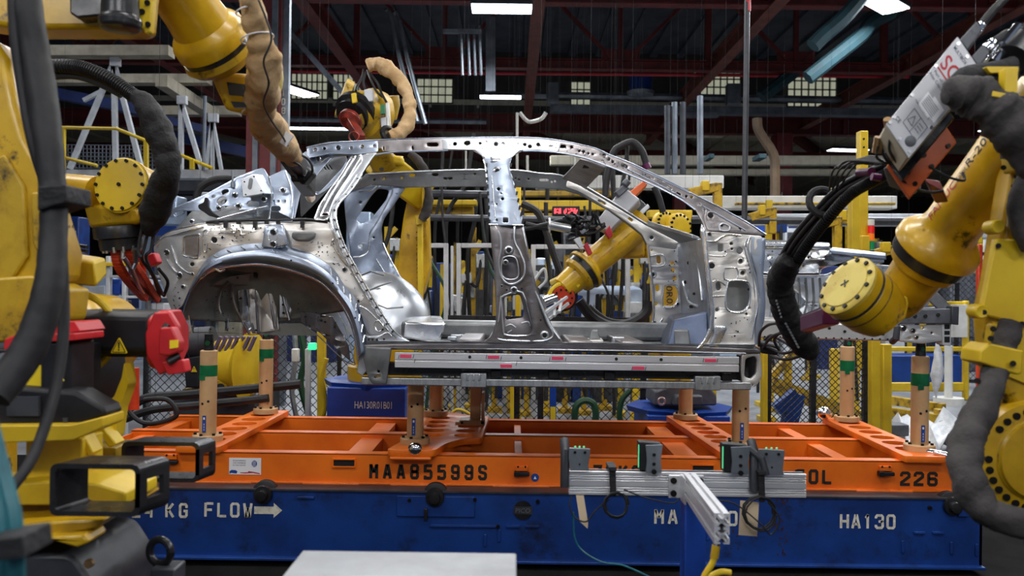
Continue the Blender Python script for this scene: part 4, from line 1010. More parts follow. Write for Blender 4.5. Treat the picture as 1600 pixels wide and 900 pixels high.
# ================================================================== blue conveyor frame
base = thing('conveyor_frame', 'long blue conveyor frame with white stencilling under the orange skid', 'conveyor', (0, 5.6, 0))
BY = 4.9; bz1, bz0 = .444, .05
m = MB(); m.box(-3.0, 2.79, BY, BY + .02, bz0, bz1); m.box(-3.0, 2.79, BY - .045, BY + .1, bz0 - .012, bz0 + .004); m.box(2.77, 2.79, BY, 6.5, bz0, bz1); m.box(-3.0, 2.79, 6.48, 6.5, bz0, bz1)
m.build('side_plate', M['blue'], base, bevel=.003)
m = MB(); m.box(-3.0, 2.79, BY - .012, BY + .12, bz1 - .004, bz1 + .006); m.box(-3.0, 2.79, 6.4, 6.5, bz1 - .004, bz1 + .006); m.build('top_flange', M['grey_dark'], base)
for x in (-1.6, -.3, .9, 2.2):
    m = MB(); m.box(x - .06, x + .06, BY + .02, 6.48, bz0 + .05, bz0 + .2); m.build('cross_member', M['blue'], base)
m = MB()
for x in (-1.5, .1, 1.6, 2.5): m.box(x - .05, x + .05, BY + .2, BY + .3, 0, bz0)
for x in (-1.5, .1, 1.6, 2.5): m.box(x - .05, x + .05, 6.2, 6.3, 0, bz0)
m.build('foot', M['black_metal'], base)
m = MB(); q0 = P(620, 806, BY); q1 = P(742, 773, BY); m.box(q0.x, q1.x, BY - .012, BY, q0.z, q1.z - .01); m.build('bolt_plate', M['blue'], base, bevel=.003)
for px, py, r in [(680, 776, .075), (412, 772, .075), (1487, 790, .075), (1105, 776, .075)]:
    q = P(px, py, 4.9); m = MB(); z = min(q.z, bz1 - .02)
    m.lathe((q.x, BY + .06, z), (0, -1, 0), [(0, r), (.045, r), (.05, r * .9)], 30); b = m.build('roller', M['rubber'], base)
    m = MB(); m.lathe((q.x, BY - .01, z), (0, -1, 0), [(0, r * .75), (.018, r * .7), (.02, r * .45), (.05, r * .4), (.052, .01)], 24); m.build('roller_hub', M['black_metal'], b)
m = MB(); q = P(666, 802, BY); m.cbox(q + V((0, -.02, 0)), .02, .03, .07); m.build('stud', M['black_metal'], base, bevel=.004)
m = MB()
for x0, x1, y in [(672, 778, 821), (790, 812, 822), (820, 842, 822), (1427, 1444, 832), (1456, 1474, 832), (465, 492, 777)]:
    a = P(x0, y, BY); b = P(x1, y, BY); m.box(a.x, b.x, BY - .014, BY, a.z - .006, a.z + .008)
for x, y in [(758, 845), (780, 838), (1410, 855), (1486, 857), (1525, 860)]: a = P(x, y, BY); m.box(a.x - .008, a.x + .008, BY - .012, BY, a.z - .03, a.z + .04)
m.build('weld_tab', M['blue'], base, bevel=.002)
m = MB()
for x, y in [(1502, 795), (1452, 793), (742, 780), (640, 781), (778, 822), (840, 783)]: q = P(x, y, BY); m.cyl(q, q + V((0, -.016, 0)), .011, seg=10)
m.build('bolt', M['bolt'], base)
q = P(1503, 797, BY); m = MB(); m.cbox(q + V((0, -.012, .01)), .06, .02, .09); m.build('stop_bracket', M['blue'], base, bevel=.004)
yl = BY - .003
def bl(px, py): return P(px, py, yl)
m = MB(); stencil(m, '24', bl(206, 809), (1, 0, 0), (0, 0, 1), .088, .078, .6, .17); stencil(m, 'KG', bl(258, 809), (1, 0, 0), (0, 0, 1), .088, .080, .6, .17); stencil(m, 'FLOW', bl(319, 808), (1, 0, 0), (0, 0, 1), .088, .076, .64, .17)
a = bl(397, 805); m.box(a.x, a.x + .115, yl - .0005, yl, a.z + .008, a.z + .052); m.add([a + V((.115, 0, -.014)), a + V((.165, 0, .03)), a + V((.115, 0, .074))], [(0, 1, 2)])
m.build('lettering', M['paint_white'], base); m = MB(); stencil(m, 'MAA', bl(1022, 819), (1, 0, 0), (0, 0, 1), .090, .081, .64, .17); m.build('lettering', M['paint_white'], base); m = MB(); stencil(m, '0', bl(1137, 822), (1, 0, 0), (0, 0, 1), .090, .08, .64, .17)
m.build('lettering', M['paint_white'], base); m = MB(); stencil(m, 'HA130', bl(1312, 826), (1, 0, 0), (0, 0, 1), .088, .0685, .62, .17); m.build('lettering', M['paint_white'], base)
q = bl(817, 797); m = MB(); m.cyl(q, q + V((0, -.006, 0)), .055, seg=28); b = m.build('emblem', M['black'], base)
m = MB(); m.box(q.x - .055, q.x + .055, yl - .0085, yl - .006, q.z - .022, q.z + .022); text_mesh(m, 'PICO', (q.x - .045, yl - .010, q.z - .014), (1, 0, .0), (0.12, 0, 1), .028, fit=.088); m.build('emblem_letters', M['grey_dark'], b)
m = MB(); text_mesh(m, 'PICO', (q.x - .044, yl - .0105, q.z - .013), (1, 0, 0), (0.12, 0, 1), .026, fit=.086); m.build('emblem_text', M['pipe_grey'], b)

# ================================================================== sensor bar in front
sb = thing('sensor_bar', 'grey aluminium profile bar on a blue post, holding four small scanners', 'sensor bar', P(1084, 900, 2.9))
Y0 = 2.9
m = MB(); a = P(889, 754, Y0); b = P(1260, 762, Y0); zt, zb2 = a.z + .042, a.z - .042; zc = (zt + zb2) / 2
H = .082
for k, (u0, u1) in enumerate([(.0, .13), (.17, .22), (.28, .33), (.37, .63), (.67, .72), (.78, .83), (.87, 1.0)]):
    m.box(a.x, b.x, Y0, Y0 + .04, zb2 + H * u0, zb2 + H * u1)
m.box(a.x, b.x, Y0 + .010, Y0 + .035, zb2 + .002, zt - .002)
m.build('profile_bar', M['alu'], sb, bevel=.0012)
c = P(1072, 760, Y0); m = MB(); m.box(c.x - .062, c.x + .062, Y0 - .008, Y0, c.z - .04, c.z + .04); m.box(c.x - .022, c.x - .014, Y0 - .08, Y0 - .008, c.z - .045, c.z + .045)
mp = m.build('mount_plate', M['alu'], sb, bevel=.002)
m = MB()
for sx in (-.046, .046):
    for sz in (-.022, .022): m.cyl((c.x + sx, Y0 - .008, c.z + sz), (c.x + sx, Y0 - .016, c.z + sz), .011, seg=14)
m.build('bolt', M['bolt'], mp)
# arm towards the camera
A0 = P(1077, 757, 2.86); A1 = P(1128, 826, 2.2); A0 = V((A0.x, A0.y, A0.z))
d = (A1 - A0).normalized(); ux, uy, dd = frame(d); ux, uy = V(ux), V(uy)
if uy.z < 0: uy = -uy
m = MB(); t = .02
for cz in (-.02, .02):
    for sx in (-1, 1):
        for sz in (-1, 1):
            cxx, czz = sx * .0155, cz + sz * .0155
            m.prism([(cxx - .0045, czz - .0045), (cxx + .0045, czz - .0045), (cxx + .0045, czz + .0045), (cxx - .0045, czz + .0045)], A1, ux, uy, A0 - A1)
            k = .0018
            m.prism([(k, -k), (cxx * .99 + k * sx * 0 + k, czz - cz - k), (cxx + -k, czz - cz + k), (-k, k)] if sx * sz > 0 else [(-k, -k), (cxx - k, czz - cz - k), (cxx + k, czz - cz + k), (k, k)], A1 + uy * cz, ux, uy, A0 - A1)
            m.prism([(sx * .011, czz + sz * .001), (sx * .0045, czz + sz * .001), (sx * .0045, czz + sz * .0045), (sx * .011, czz + sz * .0045)], A1, ux, uy, A0 - A1)
            m.prism([(cxx + sx * .001, cz + sz * .011), (cxx + sx * .0045, cz + sz * .011), (cxx + sx * .0045, cz + sz * .0045), (cxx + sx * .001, cz + sz * .0045)], A1, ux, uy, A0 - A1)
    m.prism([(-.006, cz - .006), (.006, cz - .006), (.006, cz + .006), (-.006, cz + .006)], A1, ux, uy, A0 - A1)
m.build('profile_arm', M['alu'], sb)
# blue post
m = MB(); p0 = P(1068, 781, 2.85); p1 = P(1101, 781, 2.85); m.box(p0.x, p1.x, 2.82, 2.9, 0, p0.z)
m.prism([(p1.x, P(1100, 781, 2.8).z), (p1.x + .035, P(1100, 795, 2.8).z), (p1.x + .035, P(1100, 838, 2.8).z), (p1.x + .012, P(1100, 850, 2.8).z), (p1.x, P(1100, 850, 2.8).z)], (0, 2.83, 0), (1, 0, 0), (0, 0, 1), (0, .05, 0)); m.box(p0.x - .1, p1.x + .1, 2.76, 2.96, 0, .02); m.build('stand_post', M['blue_clean'], sb, bevel=.004)
def sensor(kind, x0, y0, x1, y1, Y=2.88):
    a = P(x0, y0, Y); b = P(x1, y1, Y); w = b.x - a.x; h = a.z - b.z
    if kind == 'plate':
        m = MB(); m.prism(rnd_poly([(a.x, a.z), (b.x, a.z - .003), (b.x - .006, b.z + .2 * h), (b.x - .002, b.z), (a.x + .006, b.z), (a.x, b.z + .5 * h)], .004), (0, Y, 0), (1, 0, 0), (0, 0, 1), (0, .012, 0))
        o = m.build('scanner_bracket', M['pipe_grey'], sb, bevel=.001)
        m = MB(); m.tube([(a.x - .014, Y + .05, a.z + .02), (a.x - .012, Y + .02, a.z - .01), (a.x - .012, Y + .015, b.z - .06)], .016, 12); m.build('scanner_tube', M['grey_dark'], o)
        m = MB()
        for u, v in [(.28, .82), (.75, .82), (.5, .3)]: m.cyl((a.x + w * u, Y, b.z + h * v), (a.x + w * u, Y - .004, b.z + h * v), .005 if v > .5 else .003, seg=10)
        m.build('bolt', M['bolt'], o)
        m = MB()
        for u in (.3, .5, .7): m.ell((a.x + w * u, Y + .006, a.z + .003), .004, .004, .004, 8)
        m.build('indicator', M['led_green_soft'], o)
    else:
        m = MB(); m.prism(rnd_poly([(a.x, a.z + .006), (b.x, a.z), (b.x - .004, b.z), (a.x + .004, b.z)], .004), (0, Y + .01, 0), (1, 0, 0), (0, 0, 1), (0, .05, 0))
        o = m.build('scanner_housing', M['black'], sb, bevel=.003)
        m = MB(); m.prism(rnd_poly([(a.x + w * .28, a.z - .004), (b.x + .003, a.z - .001), (b.x - .004, b.z + h * .4), (b.x, b.z - .004), (a.x + w * .3, b.z - .004), (a.x + w * .34, b.z + h * .4)], .003), (0, Y, 0), (1, 0, 0), (0, 0, 1), (0, .01, 0)); p = m.build('scanner_bracket', M['pipe_grey'], o, bevel=.001)
        m = MB(); m.box(a.x - .002, a.x + .001, Y + .008, Y + .014, b.z + .012, a.z - .004); m.build('lit_edge', M['led_green_soft'], o)
        m = MB()
        for v in (.62, .28): m.cyl((a.x + w * .65, Y, b.z + h * v), (a.x + w * .65, Y - .004, b.z + h * v), .006, seg=10)
        m.cyl((a.x + w * .65, Y - .002, b.z), (a.x + w * .65, Y - .008, b.z), .009, seg=14)
        m.build('bolt', M['bolt'], o)
sensor('plate', 889, 700, 922, 736); sensor('box', 999, 694, 1034, 737); sensor('box', 1131, 697, 1171, 739); sensor('plate', 1186, 702, 1226, 742)
m = MB(); m.tube([P(1168, 700, 2.9), P(1190, 716, 2.88), P(1197, 742, 2.88)], .013, 10); m.build('scanner_tube', M['grey_dark'], sb)
def coil(px, py, rp, turns, lab, sd):
    r2 = random.Random(sd); m = MB(); c = P(px, py, 2.86); pts = []
    for k in range(turns * 12 + 1):
        a = 2 * pi * k / 12; r = pxm(rp, 2.86) * (1 + .12 * math.sin(k * .61 + sd)); pts.append(c + V((r * math.cos(a) + .003 * math.sin(k), -.004 * (k / 12) + r2.uniform(-.002, .002), r * 1.08 * math.sin(a))))
    m.tube(pts, .0032, 6); tag(m.build('cable_coil', M['rubber']), lab, 'cable')
coil(963, 788, 18, 4, 'coiled black cable under the left end of the sensor bar', 2)
coil(1186, 803, 24, 3, 'coiled black cable under the right end of the sensor bar', 5)
for px, y0, y1, lab in [(957, 732, 776, 'left'), (1190, 738, 785, 'right')]:
    m = MB(); m.pprism([(px - 5, y0), (px + 5, y0), (px + 6, y1), (px - 3, y1)], 2.868, .012); m.pprism([(px - 6, y0 - 2), (px + 7, y0 - 2), (px + 6, y0 + 5), (px - 5, y0 + 5)], 2.86, .09); tag(m.build('cable_strap', M['cloth_black'], bevel=.002), 'black hook strap at the ' + lab + ' end of the sensor bar', 'strap')
for pp, lab in [([(900, 774), (912, 774), (919, 818), (918, 826), (906, 815), (904, 800)], 'torn beige paper tag hanging under the left end of the sensor bar'), ([(1157, 782), (1186, 785), (1183, 838), (1154, 836)], 'beige paper tag behind the right cable coil')]:
    m = MB(); m.pprism(pp, 2.89, .002); tag(m.build('paper_tag', M['paper']), lab, 'paper tag')
for pts, lab in [([(893, 775, 2.87), (890, 790, 2.86), (898, 808, 2.86), (916, 815, 2.86), (930, 798, 2.86), (952, 780, 2.86)], 'thin black cable looping past the torn paper tag'), ([(975, 765, 2.86), (1010, 778, 2.86), (1050, 786, 2.86), (1062, 778, 2.86)], 'thin black cable drooping under the middle of the sensor bar'), ([(1120, 782, 2.86), (1150, 788, 2.86), (1190, 820, 2.84), (1205, 835, 2.84), (1218, 810, 2.84), (1200, 785, 2.85)], 'thin black cable looping under the right end of the sensor bar')]:
    m = MB(); hose(m, pts, r=.0028, seg=6); tag(m.build('thin_cable', M['rubber']), lab, 'cable')
m = MB(); hose(m, [(896, 800, 2.86), (898, 840, 2.86), (912, 862, 2.85), (940, 878, 2.8), (975, 884, 2.75), (1020, 904, 2.6)], r=.003, seg=6); tag(m.build('thin_cable', M['teal_hose']), 'thin teal cable hanging from the left end of the sensor bar', 'cable')
t = thing('yellow_cable', 'yellow cable with a connector hanging at the end of the profile arm', 'cable', P(1115, 900, 2.25))
m = MB(); hose(m, [(1117, 866, 2.22), (1113, 880, 2.22), (1100, 902, 2.22), (1096, 925, 2.22)], r=.0085); hose(m, [(1142, 895, 2.3), (1125, 894, 2.3), (1106, 905, 2.3), (1100, 925, 2.3)], r=.0085); m.build('cord', M['yellow_clean'], t)
m = MB(); m.cyl(P(1119, 852, 2.22), P(1116, 872, 2.22), .011); m.build('connector', M['yellow_worn'], t)
m = MB(); m.cyl(P(1120, 846, 2.22), P(1119, 856, 2.22), .010); m.build('collar', M['chrome'], t)

# ================================================================== foreground cabinet
t = thing('foreground_cabinet', 'pale grey cabinet top at the bottom edge, nearest the camera', 'cabinet', (-.23, 1.6, 0))
m = MB(); m.box(-.47, .018, 1.25, 1.9, 1.025, 1.045); m.build('top', M['cabinet_grey'], t, bevel=.004)
m = MB(); m.box(-.46, .008, 1.26, 1.89, 0, 1.025); m.build('body', M['cabinet_grey'], t, bevel=.004)
# ================================================================== bare car body on the skid
car = thing('car_body', 'bare unpainted steel car body shell held above the orange skid', 'car body', (0, 5.75, 1.05))
MID = 5.75
def Yn(px, py, off=0.0):
    y = 4.80 + max(0.0, 360 - py) / 140 * .28
    if px < 330: y += ((330 - px) / 90.0) ** 2 * .16
    return y + off
def Yo(off): return lambda px, py: Yn(px, py, off)
def Yfar(px, py): return 2 * MID - 4.80 - max(0.0, 360 - (450 + (py - 450) * 1.4)) / 140 * .25
def cpanel(name, outer, holes, off, mt, t=.012, bevel=.003, cut=.06, bump=None, parent=None, r=4, far=None, label=None):
    return panel(name, rnd_poly(outer, r) if r else outer, holes, (lambda px, py: far + off) if far else Yo(off), t, M[mt], parent or car, bevel, cut, bump, label=label)
def bead(m, pts, off, rp, n=5, close=False, Yf=None):
    q = smooth_path(pts + ([pts[0]] if close else []), n) if n > 1 else pts
    Yf = Yf or Yo(off)
    m.tube([P(x, y, Yf(x, y)) for x, y in q], pxm(rp, 4.8), 8)
def fitting(mr, mh, px, py, r, off, Yf=None):
    Y = (Yf or Yo(off))(px, py); c = P(px, py, Y); s = pxm(1, Y)
    mr.lathe(c + V((0, .004, 0)), (0, -1, 0), [(0, r * s * 1.25), (.006, r * s * 1.1), (.009, r * s * .8), (.006, r * s * .6)], 16)
    mh.cyl(c + V((0, -.001, 0)), c + V((0, -.006, 0)), r * s * .58, seg=12)
def dots(m, pts, r, off, Yf=None):
    for x, y in pts:
        c = P(x, y, (Yf or Yo(off))(x, y)); m.cyl(c + V((0, .003, 0)), c + V((0, -.0035, 0)), pxm(r, c.y), seg=8)
def scatter(m, poly, n, r, off, seed, Yf=None, dash=0.3):
    """little tabs, dimples and spot marks of the pressing"""
    q = random.Random(seed); xs = [p[0] for p in poly]; ys = [p[1] for p in poly]; c = 0
    while c < n:
        x, y = q.uniform(min(xs), max(xs)), q.uniform(min(ys), max(ys)); ins = False; j = len(poly) - 1
        for i in range(len(poly)):
            if (poly[i][1] > y) != (poly[j][1] > y) and x < (poly[j][0] - poly[i][0]) * (y - poly[i][1]) / (poly[j][1] - poly[i][1]) + poly[i][0]: ins = not ins
            j = i
        if not ins: continue
        c += 1; p = P(x, y, (Yf or Yo(off))(x, y)); s = pxm(1, p.y)
        if q.random() < dash: m.cbox(p, s * q.uniform(2, 4.5), .004, s * .7, Matrix.Rotation(q.choice((0, .5, -.5, 1.57)), 3, 'Y'))
        else: m.cyl(p + V((0, .003, 0)), p + V((0, -.003, 0)), s * r * q.uniform(.6, 1.1), seg=8)

# ---------------- near side: rear quarter
QU = [(239, 384), (241, 366), (252, 342), (274, 324), (322, 303), (372, 276), (400, 265), (412, 262), (420, 276), (427, 273), (446, 264), (452, 280), (460, 300), (458, 346), (320, 351), (268, 362), (248, 374)]
ho = [oval(347, 314, 8.5, 6, -.5), slot(280, 333, 16, 6, -.4), oval(352, 300, 6, 4, -.4), oval(367, 305, 4.5), oval(342, 325, 4.2), oval(373, 322, 4.6), slot(396, 319, 19, 9, .05), oval(412, 311, 4.2), slot(431, 326, 16, 8), oval(442, 297, 4), oval(300, 346, 3.4), oval(334, 307, 3.4, 2.2, -.4), oval(364, 291, 4, 2, -.45), oval(428, 314, 1.5), oval(436, 314, 1.5), oval(446, 314, 1.5), oval(412, 286, 2)]
o = cpanel('quarter_panel_upper', QU, ho, 0.02, 'steel_blue', cut=.05, bump=lambda x, y: .02 * math.sin((x * .45 + y) * .06))
m = MB(); bead(m, [(241, 366), (252, 343), (274, 326), (322, 305), (372, 279), (410, 264)], .012, 1.6); bead(m, [(250, 372), (268, 361), (300, 353), (322, 349)], .012, 1.4)
bead(m, [(340, 342), (370, 334), (400, 326), (418, 322)], .012, .9); bead(m, [(420, 276), (424, 300), (420, 345)], .01, 1.6); bead(m, [(446, 268), (456, 300), (453, 344)], .01, 1.4)
m.build('flange_bead', M['steel_bright'], o)
mr = MB(); mh = MB()
for x, y, r in [(300, 346, 3.2), (342, 325, 3.4), (373, 322, 4), (412, 311, 4.2), (442, 297, 4), (367, 305, 4)]: fitting(mr, mh, x, y, r, .012)
mr.build('stud_collar', M['steel_bright'], o); mh.build('stud_bore', M['hole'], o)
# backing inside the quarter
QI = [(262, 372), (300, 330), (372, 292), (404, 278), (455, 290), (456, 346), (325, 349)]
cpanel('quarter_inner', QI, [oval(352, 318, 6)], .14, 'steel_dark', cut=.08)
b = MB(); Yb = 4.86; b.prism([(x.x, x.z) for x in (P(377, 281, Yb), P(398, 272, Yb), P(416, 303, Yb), P(381, 309, Yb))], (0, Yb - .02, 0), (1, 0, 0), (0, 0, 1), (.02, .11, .01)); pb_ = b.build('bracket_box', M['steel'], car, bevel=.004)
b = MB(); b.pprism(slot(391, 287, 18, 6, -1.4), Yb - .024, .004); b.build('bracket_slot', M['steel_dark'], pb_); b = MB(); dots(b, [(382, 284), (397, 276), (384, 304), (408, 298), (411, 303)], 1.2, -.01 + .0, Yf=lambda x, y: Yb - .021); b.build('bracket_hole', M['hole'], pb_)
b = MB(); b.pprism(rnd_poly([(309, 320), (318, 316), (320, 308), (324, 309), (325, 322), (332, 332), (342, 338), (340, 341), (326, 337), (318, 331), (310, 326)], 2), 4.87, .02); b.build('black_clip', M['black'], car, bevel=.003)
m = MB(); m.cyl(P(364, 293, 4.93), P(363, 266, 4.93), .006); m.cyl(P(364, 293, 4.93), P(363.6, 284, 4.93), .011); m.build('locating_rod', M['pipe_grey'], car)
# lower quarter with wheel arch
ARCH_O = [(257, 478), (272, 487), (285, 478), (295, 455), (306, 433), (317, 415), (330, 402), (345, 393), (362, 387), (385, 383), (410, 381), (430, 382), (448, 386), (466, 391), (484, 397), (503, 408), (520, 421), (533, 440), (545, 455), (555, 469), (563, 490), (569, 515), (573, 546)]
ARCH_I = [(283, 500), (289, 477), (297, 457), (307, 443), (318, 431), (330, 424), (345, 419), (362, 416), (380, 414), (400, 413), (420, 415), (440, 419), (460, 424), (480, 431), (500, 441), (516, 455), (528, 468), (540, 486), (550, 508), (557, 535), (560, 562)]
QL = [(240, 386), (250, 374), (268, 362), (320, 350), (400, 347), (513, 346), (525, 356), (537, 388), (556, 421), (576, 457), (588, 480), (611, 515), (626, 527), (647, 537), (647, 546)] + ARCH_O[::-1][0:21] + [(268, 490), (284, 508), (283, 526), (262, 468), (247, 424)]
ho = [oval(445, 402 - 20, 2), oval(335, 375, 5), oval(261, 394, 4.5), oval(281, 430, 5), oval(301, 413, 3.5), oval(284, 448, 3)]
o = cpanel('quarter_panel_lower', QL, ho[1:5], .015, 'steel_warm', cut=.05, bump=lambda x, y: .012 * math.sin(x * .09) * math.sin(y * .08))
m = MB()
for pts in [[(287, 374), (290, 370), (309, 366), (312, 370), (310, 400), (306, 404), (288, 400), (286, 394)]]: bead(m, pts, .006, 1.3, 4, True)
bead(m, [(318, 362), (324, 361), (324, 390), (318, 391)], .006, 1.2, 4, True); bead(m, [(244, 384), (256, 372), (272, 368), (318, 354)], .004, 1.6); bead(m, [(266, 374), (270, 392), (276, 412), (290, 424), (300, 428)], .006, 1.6)
bead(m, [(260, 405), (268, 418), (276, 426)], .006, 1.2)
bead(m, [(345, 354), (345, 364), (367, 364), (370, 356)], .006, 1.2, 1); bead(m, [(377, 354), (377, 366), (384, 366)], .006, 1.2, 1); bead(m, [(394, 354), (394, 362), (404, 362)], .006, 1.2, 1)
bead(m, [(518, 379), (540, 413), (545, 410), (524, 376)], .006, 1.4, 3, True)
m.build('pressed_bead', M['steel_bright'], o)
m = MB(); m.pprism(rnd_poly([(289, 374), (309, 370), (309, 399), (289, 398)], 3), 4.79, .012); m.build('pressed_pocket', M['steel_brown'], o)
mr = MB(); mh = MB()
for x, y, r in [(335, 375, 6), (348, 371, 2.5), (261, 394, 4.6), (281, 430, 5), (301, 413, 4), (301, 428, 2.5), (538, 421, 3.4), (286, 448, 3), (555, 415, 1.5)]: fitting(mr, mh, x, y, r, .006)
mr.build('stud_collar', M['steel_bright'], o); mh.build('stud_bore', M['hole'], o)
m = MB(); scatter(m, [(330, 352), (412, 352), (412, 378), (345, 388), (312, 408)], 42, 1.0, .006, 4); scatter(m, [(455, 372), (516, 370), (560, 440), (575, 470), (545, 445), (520, 412), (480, 390)], 46, 1.0, .006, 5); scatter(m, [(250, 440), (282, 450), (283, 500), (262, 462)], 26, 1.0, .006, 6)
scatter(m, [(548, 440), (570, 460), (600, 510), (570, 500)], 22, 1.0, .006, 9)
m.build('spot_mark', M['hole'], o, kind='stuff')
# black sealer strip above
m = MB(); bead(m, [(322, 347), (350, 345), (400, 344), (440, 344), (480, 343), (512, 347)], .0, 2.2)
for x in (337, 352, 372, 398, 416, 434, 472): m.pbox(x - 3, 345, x + 3, 356 if x in (352, 398, 472) else 350, 4.79, .02)
m.build('sealer_strip', M['black_sealer'], car)
# strut bracket over the arch
b = cpanel('arch_bracket', [(414, 352), (442, 350), (448, 372), (452, 384), (430, 389), (409, 387), (412, 372)], [], -.025, 'steel_blue', t=.03, bevel=.008, cut=.04)
m = MB(); bead(m, [(420, 356), (433, 356), (433, 374), (420, 374)], -.036, 1.2, 3, True); m.build('pressed_bead', M['steel_bright'], b)
mr = MB(); mh = MB(); fitting(mr, mh, 427, 381, 4.5, -.05); fitting(mr, mh, 427, 362, 4.5, -.045); mr.build('stud_collar', M['steel_bright'], b); mh.build('stud_bore', M['hole'], b)
b = cpanel('hook_pocket', [(457, 362), (494, 362), (492, 372), (482, 377), (464, 377), (456, 372)], [], -.005, 'steel_dark', t=.03, bevel=.01, cut=.04)
# arch flange
def arch_loft(name, rings, mt, parent=None, smooth=50):
    m = MB(); n = len(rings[0]); base = []
    for r in rings: base += r
    m.add(base, [(i * n + k, i * n + k + 1, (i + 1) * n + k + 1, (i + 1) * n + k) for i in range(len(rings) - 1) for k in range(n - 1)])
    o = m.build(name, M[mt], parent or car, smooth=smooth); s = o.modifiers.new('thick', 'SOLIDIFY'); s.thickness = .004; return o
def resamp(pts, n):
    q = smooth_path(pts, 12); L = [0]
    for i in range(1, len(q)): L.append(L[-1] + math.hypot(q[i][0] - q[i - 1][0], q[i][1] - q[i - 1][1]))
    out = []; j = 0
    for k in range(n):
        t = L[-1] * k / (n - 1)
        while j < len(L) - 2 and L[j + 1] < t: j += 1
        u = (t - L[j]) / max(1e-9, L[j + 1] - L[j]); out.append((q[j][0] + (q[j + 1][0] - q[j][0]) * u, q[j][1] + (q[j + 1][1] - q[j][1]) * u))
    return out
N = 72
AO = resamp(ARCH_O[3:], N); AI = resamp(ARCH_I[2:], N); AT = resamp(ARCH_I[:-3], 60)
mix = lambda t: [(a[0] + (b[0] - a[0]) * t, a[1] + (b[1] - a[1]) * t) for a, b in zip(AO, AI)]
def ring(t, off): return [P(x, y, Yn(x, y, off)) for x, y in mix(t)]
arch = arch_loft('wheel_arch_flange', [ring(-.05, .016), ring(0, .0), ring(.18, -.012), ring(.30, -.045), ring(.42, -.060), ring(.62, -.064), ring(.8, -.052), ring(.92, -.036), ring(1.0, -.03), ring(1.06, -.012), ring(1.08, .03)], 'steel_blue')
m = MB()
for k in range(46, 68, 3):
    a, b = mix(.06)[k], mix(.34)[k + 1]; m.tube([P(a[0], a[1], Yn(*a, -.018)), P(b[0], b[1], Yn(*b, -.056))], .0045, 8)
for k in (12, 16, 20, 24, 28):
    a, b = mix(.05)[k], mix(.28)[k + 1]; m.tube([P(a[0], a[1], Yn(*a, -.014)), P(b[0], b[1], Yn(*b, -.05))], .0045, 8)
bead(m, mix(.99), -.034, 1.3, 1); m.build('pressed_rib', M['steel_bright'], arch)
m = MB(); dots(m, [mix(.55)[k] for k in (34, 48, 60)], 1.6, -.064); dots(m, [mix(.2)[k] for k in (44, 50, 56, 62)], 1.3, -.02); m.build('pressed_hole', M['hole'], arch)
b = MB(); bead(b, [(306, 438), (318, 432), (330, 421), (336, 420), (344, 424), (352, 421)], -.045, 1.6); b.build('arch_clip', M['steel_bright'], arch)
# wheel tub
cx0, cy0 = 415, 505
def tub(s, off, drop=0):
    out = []
    for x, y in AT:
        X, Yp = cx0 + (x - cx0) * s, cy0 + (y - cy0) * s
        out.append(P(X, Yp, 4.83 + off))
    return out
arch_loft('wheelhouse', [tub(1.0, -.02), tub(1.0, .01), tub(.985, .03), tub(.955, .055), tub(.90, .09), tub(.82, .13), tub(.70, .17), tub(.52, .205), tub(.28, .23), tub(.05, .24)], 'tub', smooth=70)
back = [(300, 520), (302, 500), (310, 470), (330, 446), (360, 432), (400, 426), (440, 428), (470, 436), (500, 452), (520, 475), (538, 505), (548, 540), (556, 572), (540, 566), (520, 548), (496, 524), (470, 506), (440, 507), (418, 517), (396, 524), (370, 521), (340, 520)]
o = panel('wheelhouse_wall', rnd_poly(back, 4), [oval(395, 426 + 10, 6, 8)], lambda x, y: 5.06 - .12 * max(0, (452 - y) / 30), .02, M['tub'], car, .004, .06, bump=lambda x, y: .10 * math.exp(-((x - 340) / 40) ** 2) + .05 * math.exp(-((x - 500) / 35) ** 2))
yb = lambda x, y: 5.04 - .12 * max(0, (452 - y) / 30) - .10 * math.exp(-((x - 340) / 40) ** 2) - .05 * math.exp(-((x - 500) / 35) ** 2)
m = MB()
for q in [[(386, 452), (390, 480), (396, 520)], [(399, 452), (401, 480), (404, 520)], [(418, 446), (424, 480), (430, 512)], [(362, 444), (368, 480), (390, 522)], [(434, 430), (444, 470), (452, 500)], [(356, 440), (346, 455), (342, 475), (345, 490)]]: bead(m, q, 0, 2.4, 5, Yf=yb)
m.build('pressed_rib', M['steel_brown'], o)
for pp, mt, nm in [([(372, 454), (382, 452), (400, 510), (386, 518), (376, 500)], 'steel', 'reinforcement_strap'), ([(437, 446), (450, 444), (456, 488), (452, 496), (437, 497)], 'steel', 'reinforcement_strap'), ([(353, 497), (358, 497), (358, 518), (351, 518)], 'steel_bright', 'reinforcement_strap'), ([(385, 452), (428, 446), (436, 516), (394, 522)], 'steel_warm', 'reinforcement_plate'), ([(470, 486), (520, 494), (545, 540), (548, 565), (528, 548), (500, 520), (470, 504)], 'steel_brown', 'reinforcement_plate')]:
    b = panel(nm, rnd_poly(pp, 3), [], lambda x, y: yb(x, y) + .004, .01, M[mt], o, .004, .03, bump=lambda x, y: .012 * math.sin(x * .55))
m = MB(); dots(m, [(371, 434), (377, 466), (379, 502), (373, 486), (441, 456), (442, 476), (443, 489), (450, 488), (423, 421), (495, 497), (502, 501), (508, 503), (355, 502), (355, 512), (400, 516), (415, 516), (423, 466), (425, 472)], 1.8, 0, yb); m.build('pressed_hole', M['hole'], o)
m = MB(); scatter(m, [(310, 470), (350, 450), (380, 470), (392, 515), (310, 515)], 26, 1, 0, 12, yb); scatter(m, [(455, 440), (500, 455), (540, 520), (470, 500)], 18, 1, 0, 13, yb); m.build('spot_mark', M['hole'], o, kind='stuff')
m = MB(); m.pbox(396, 424, 401, 434, 4.93, .02); m.build('vent_slot', M['hole'], o)
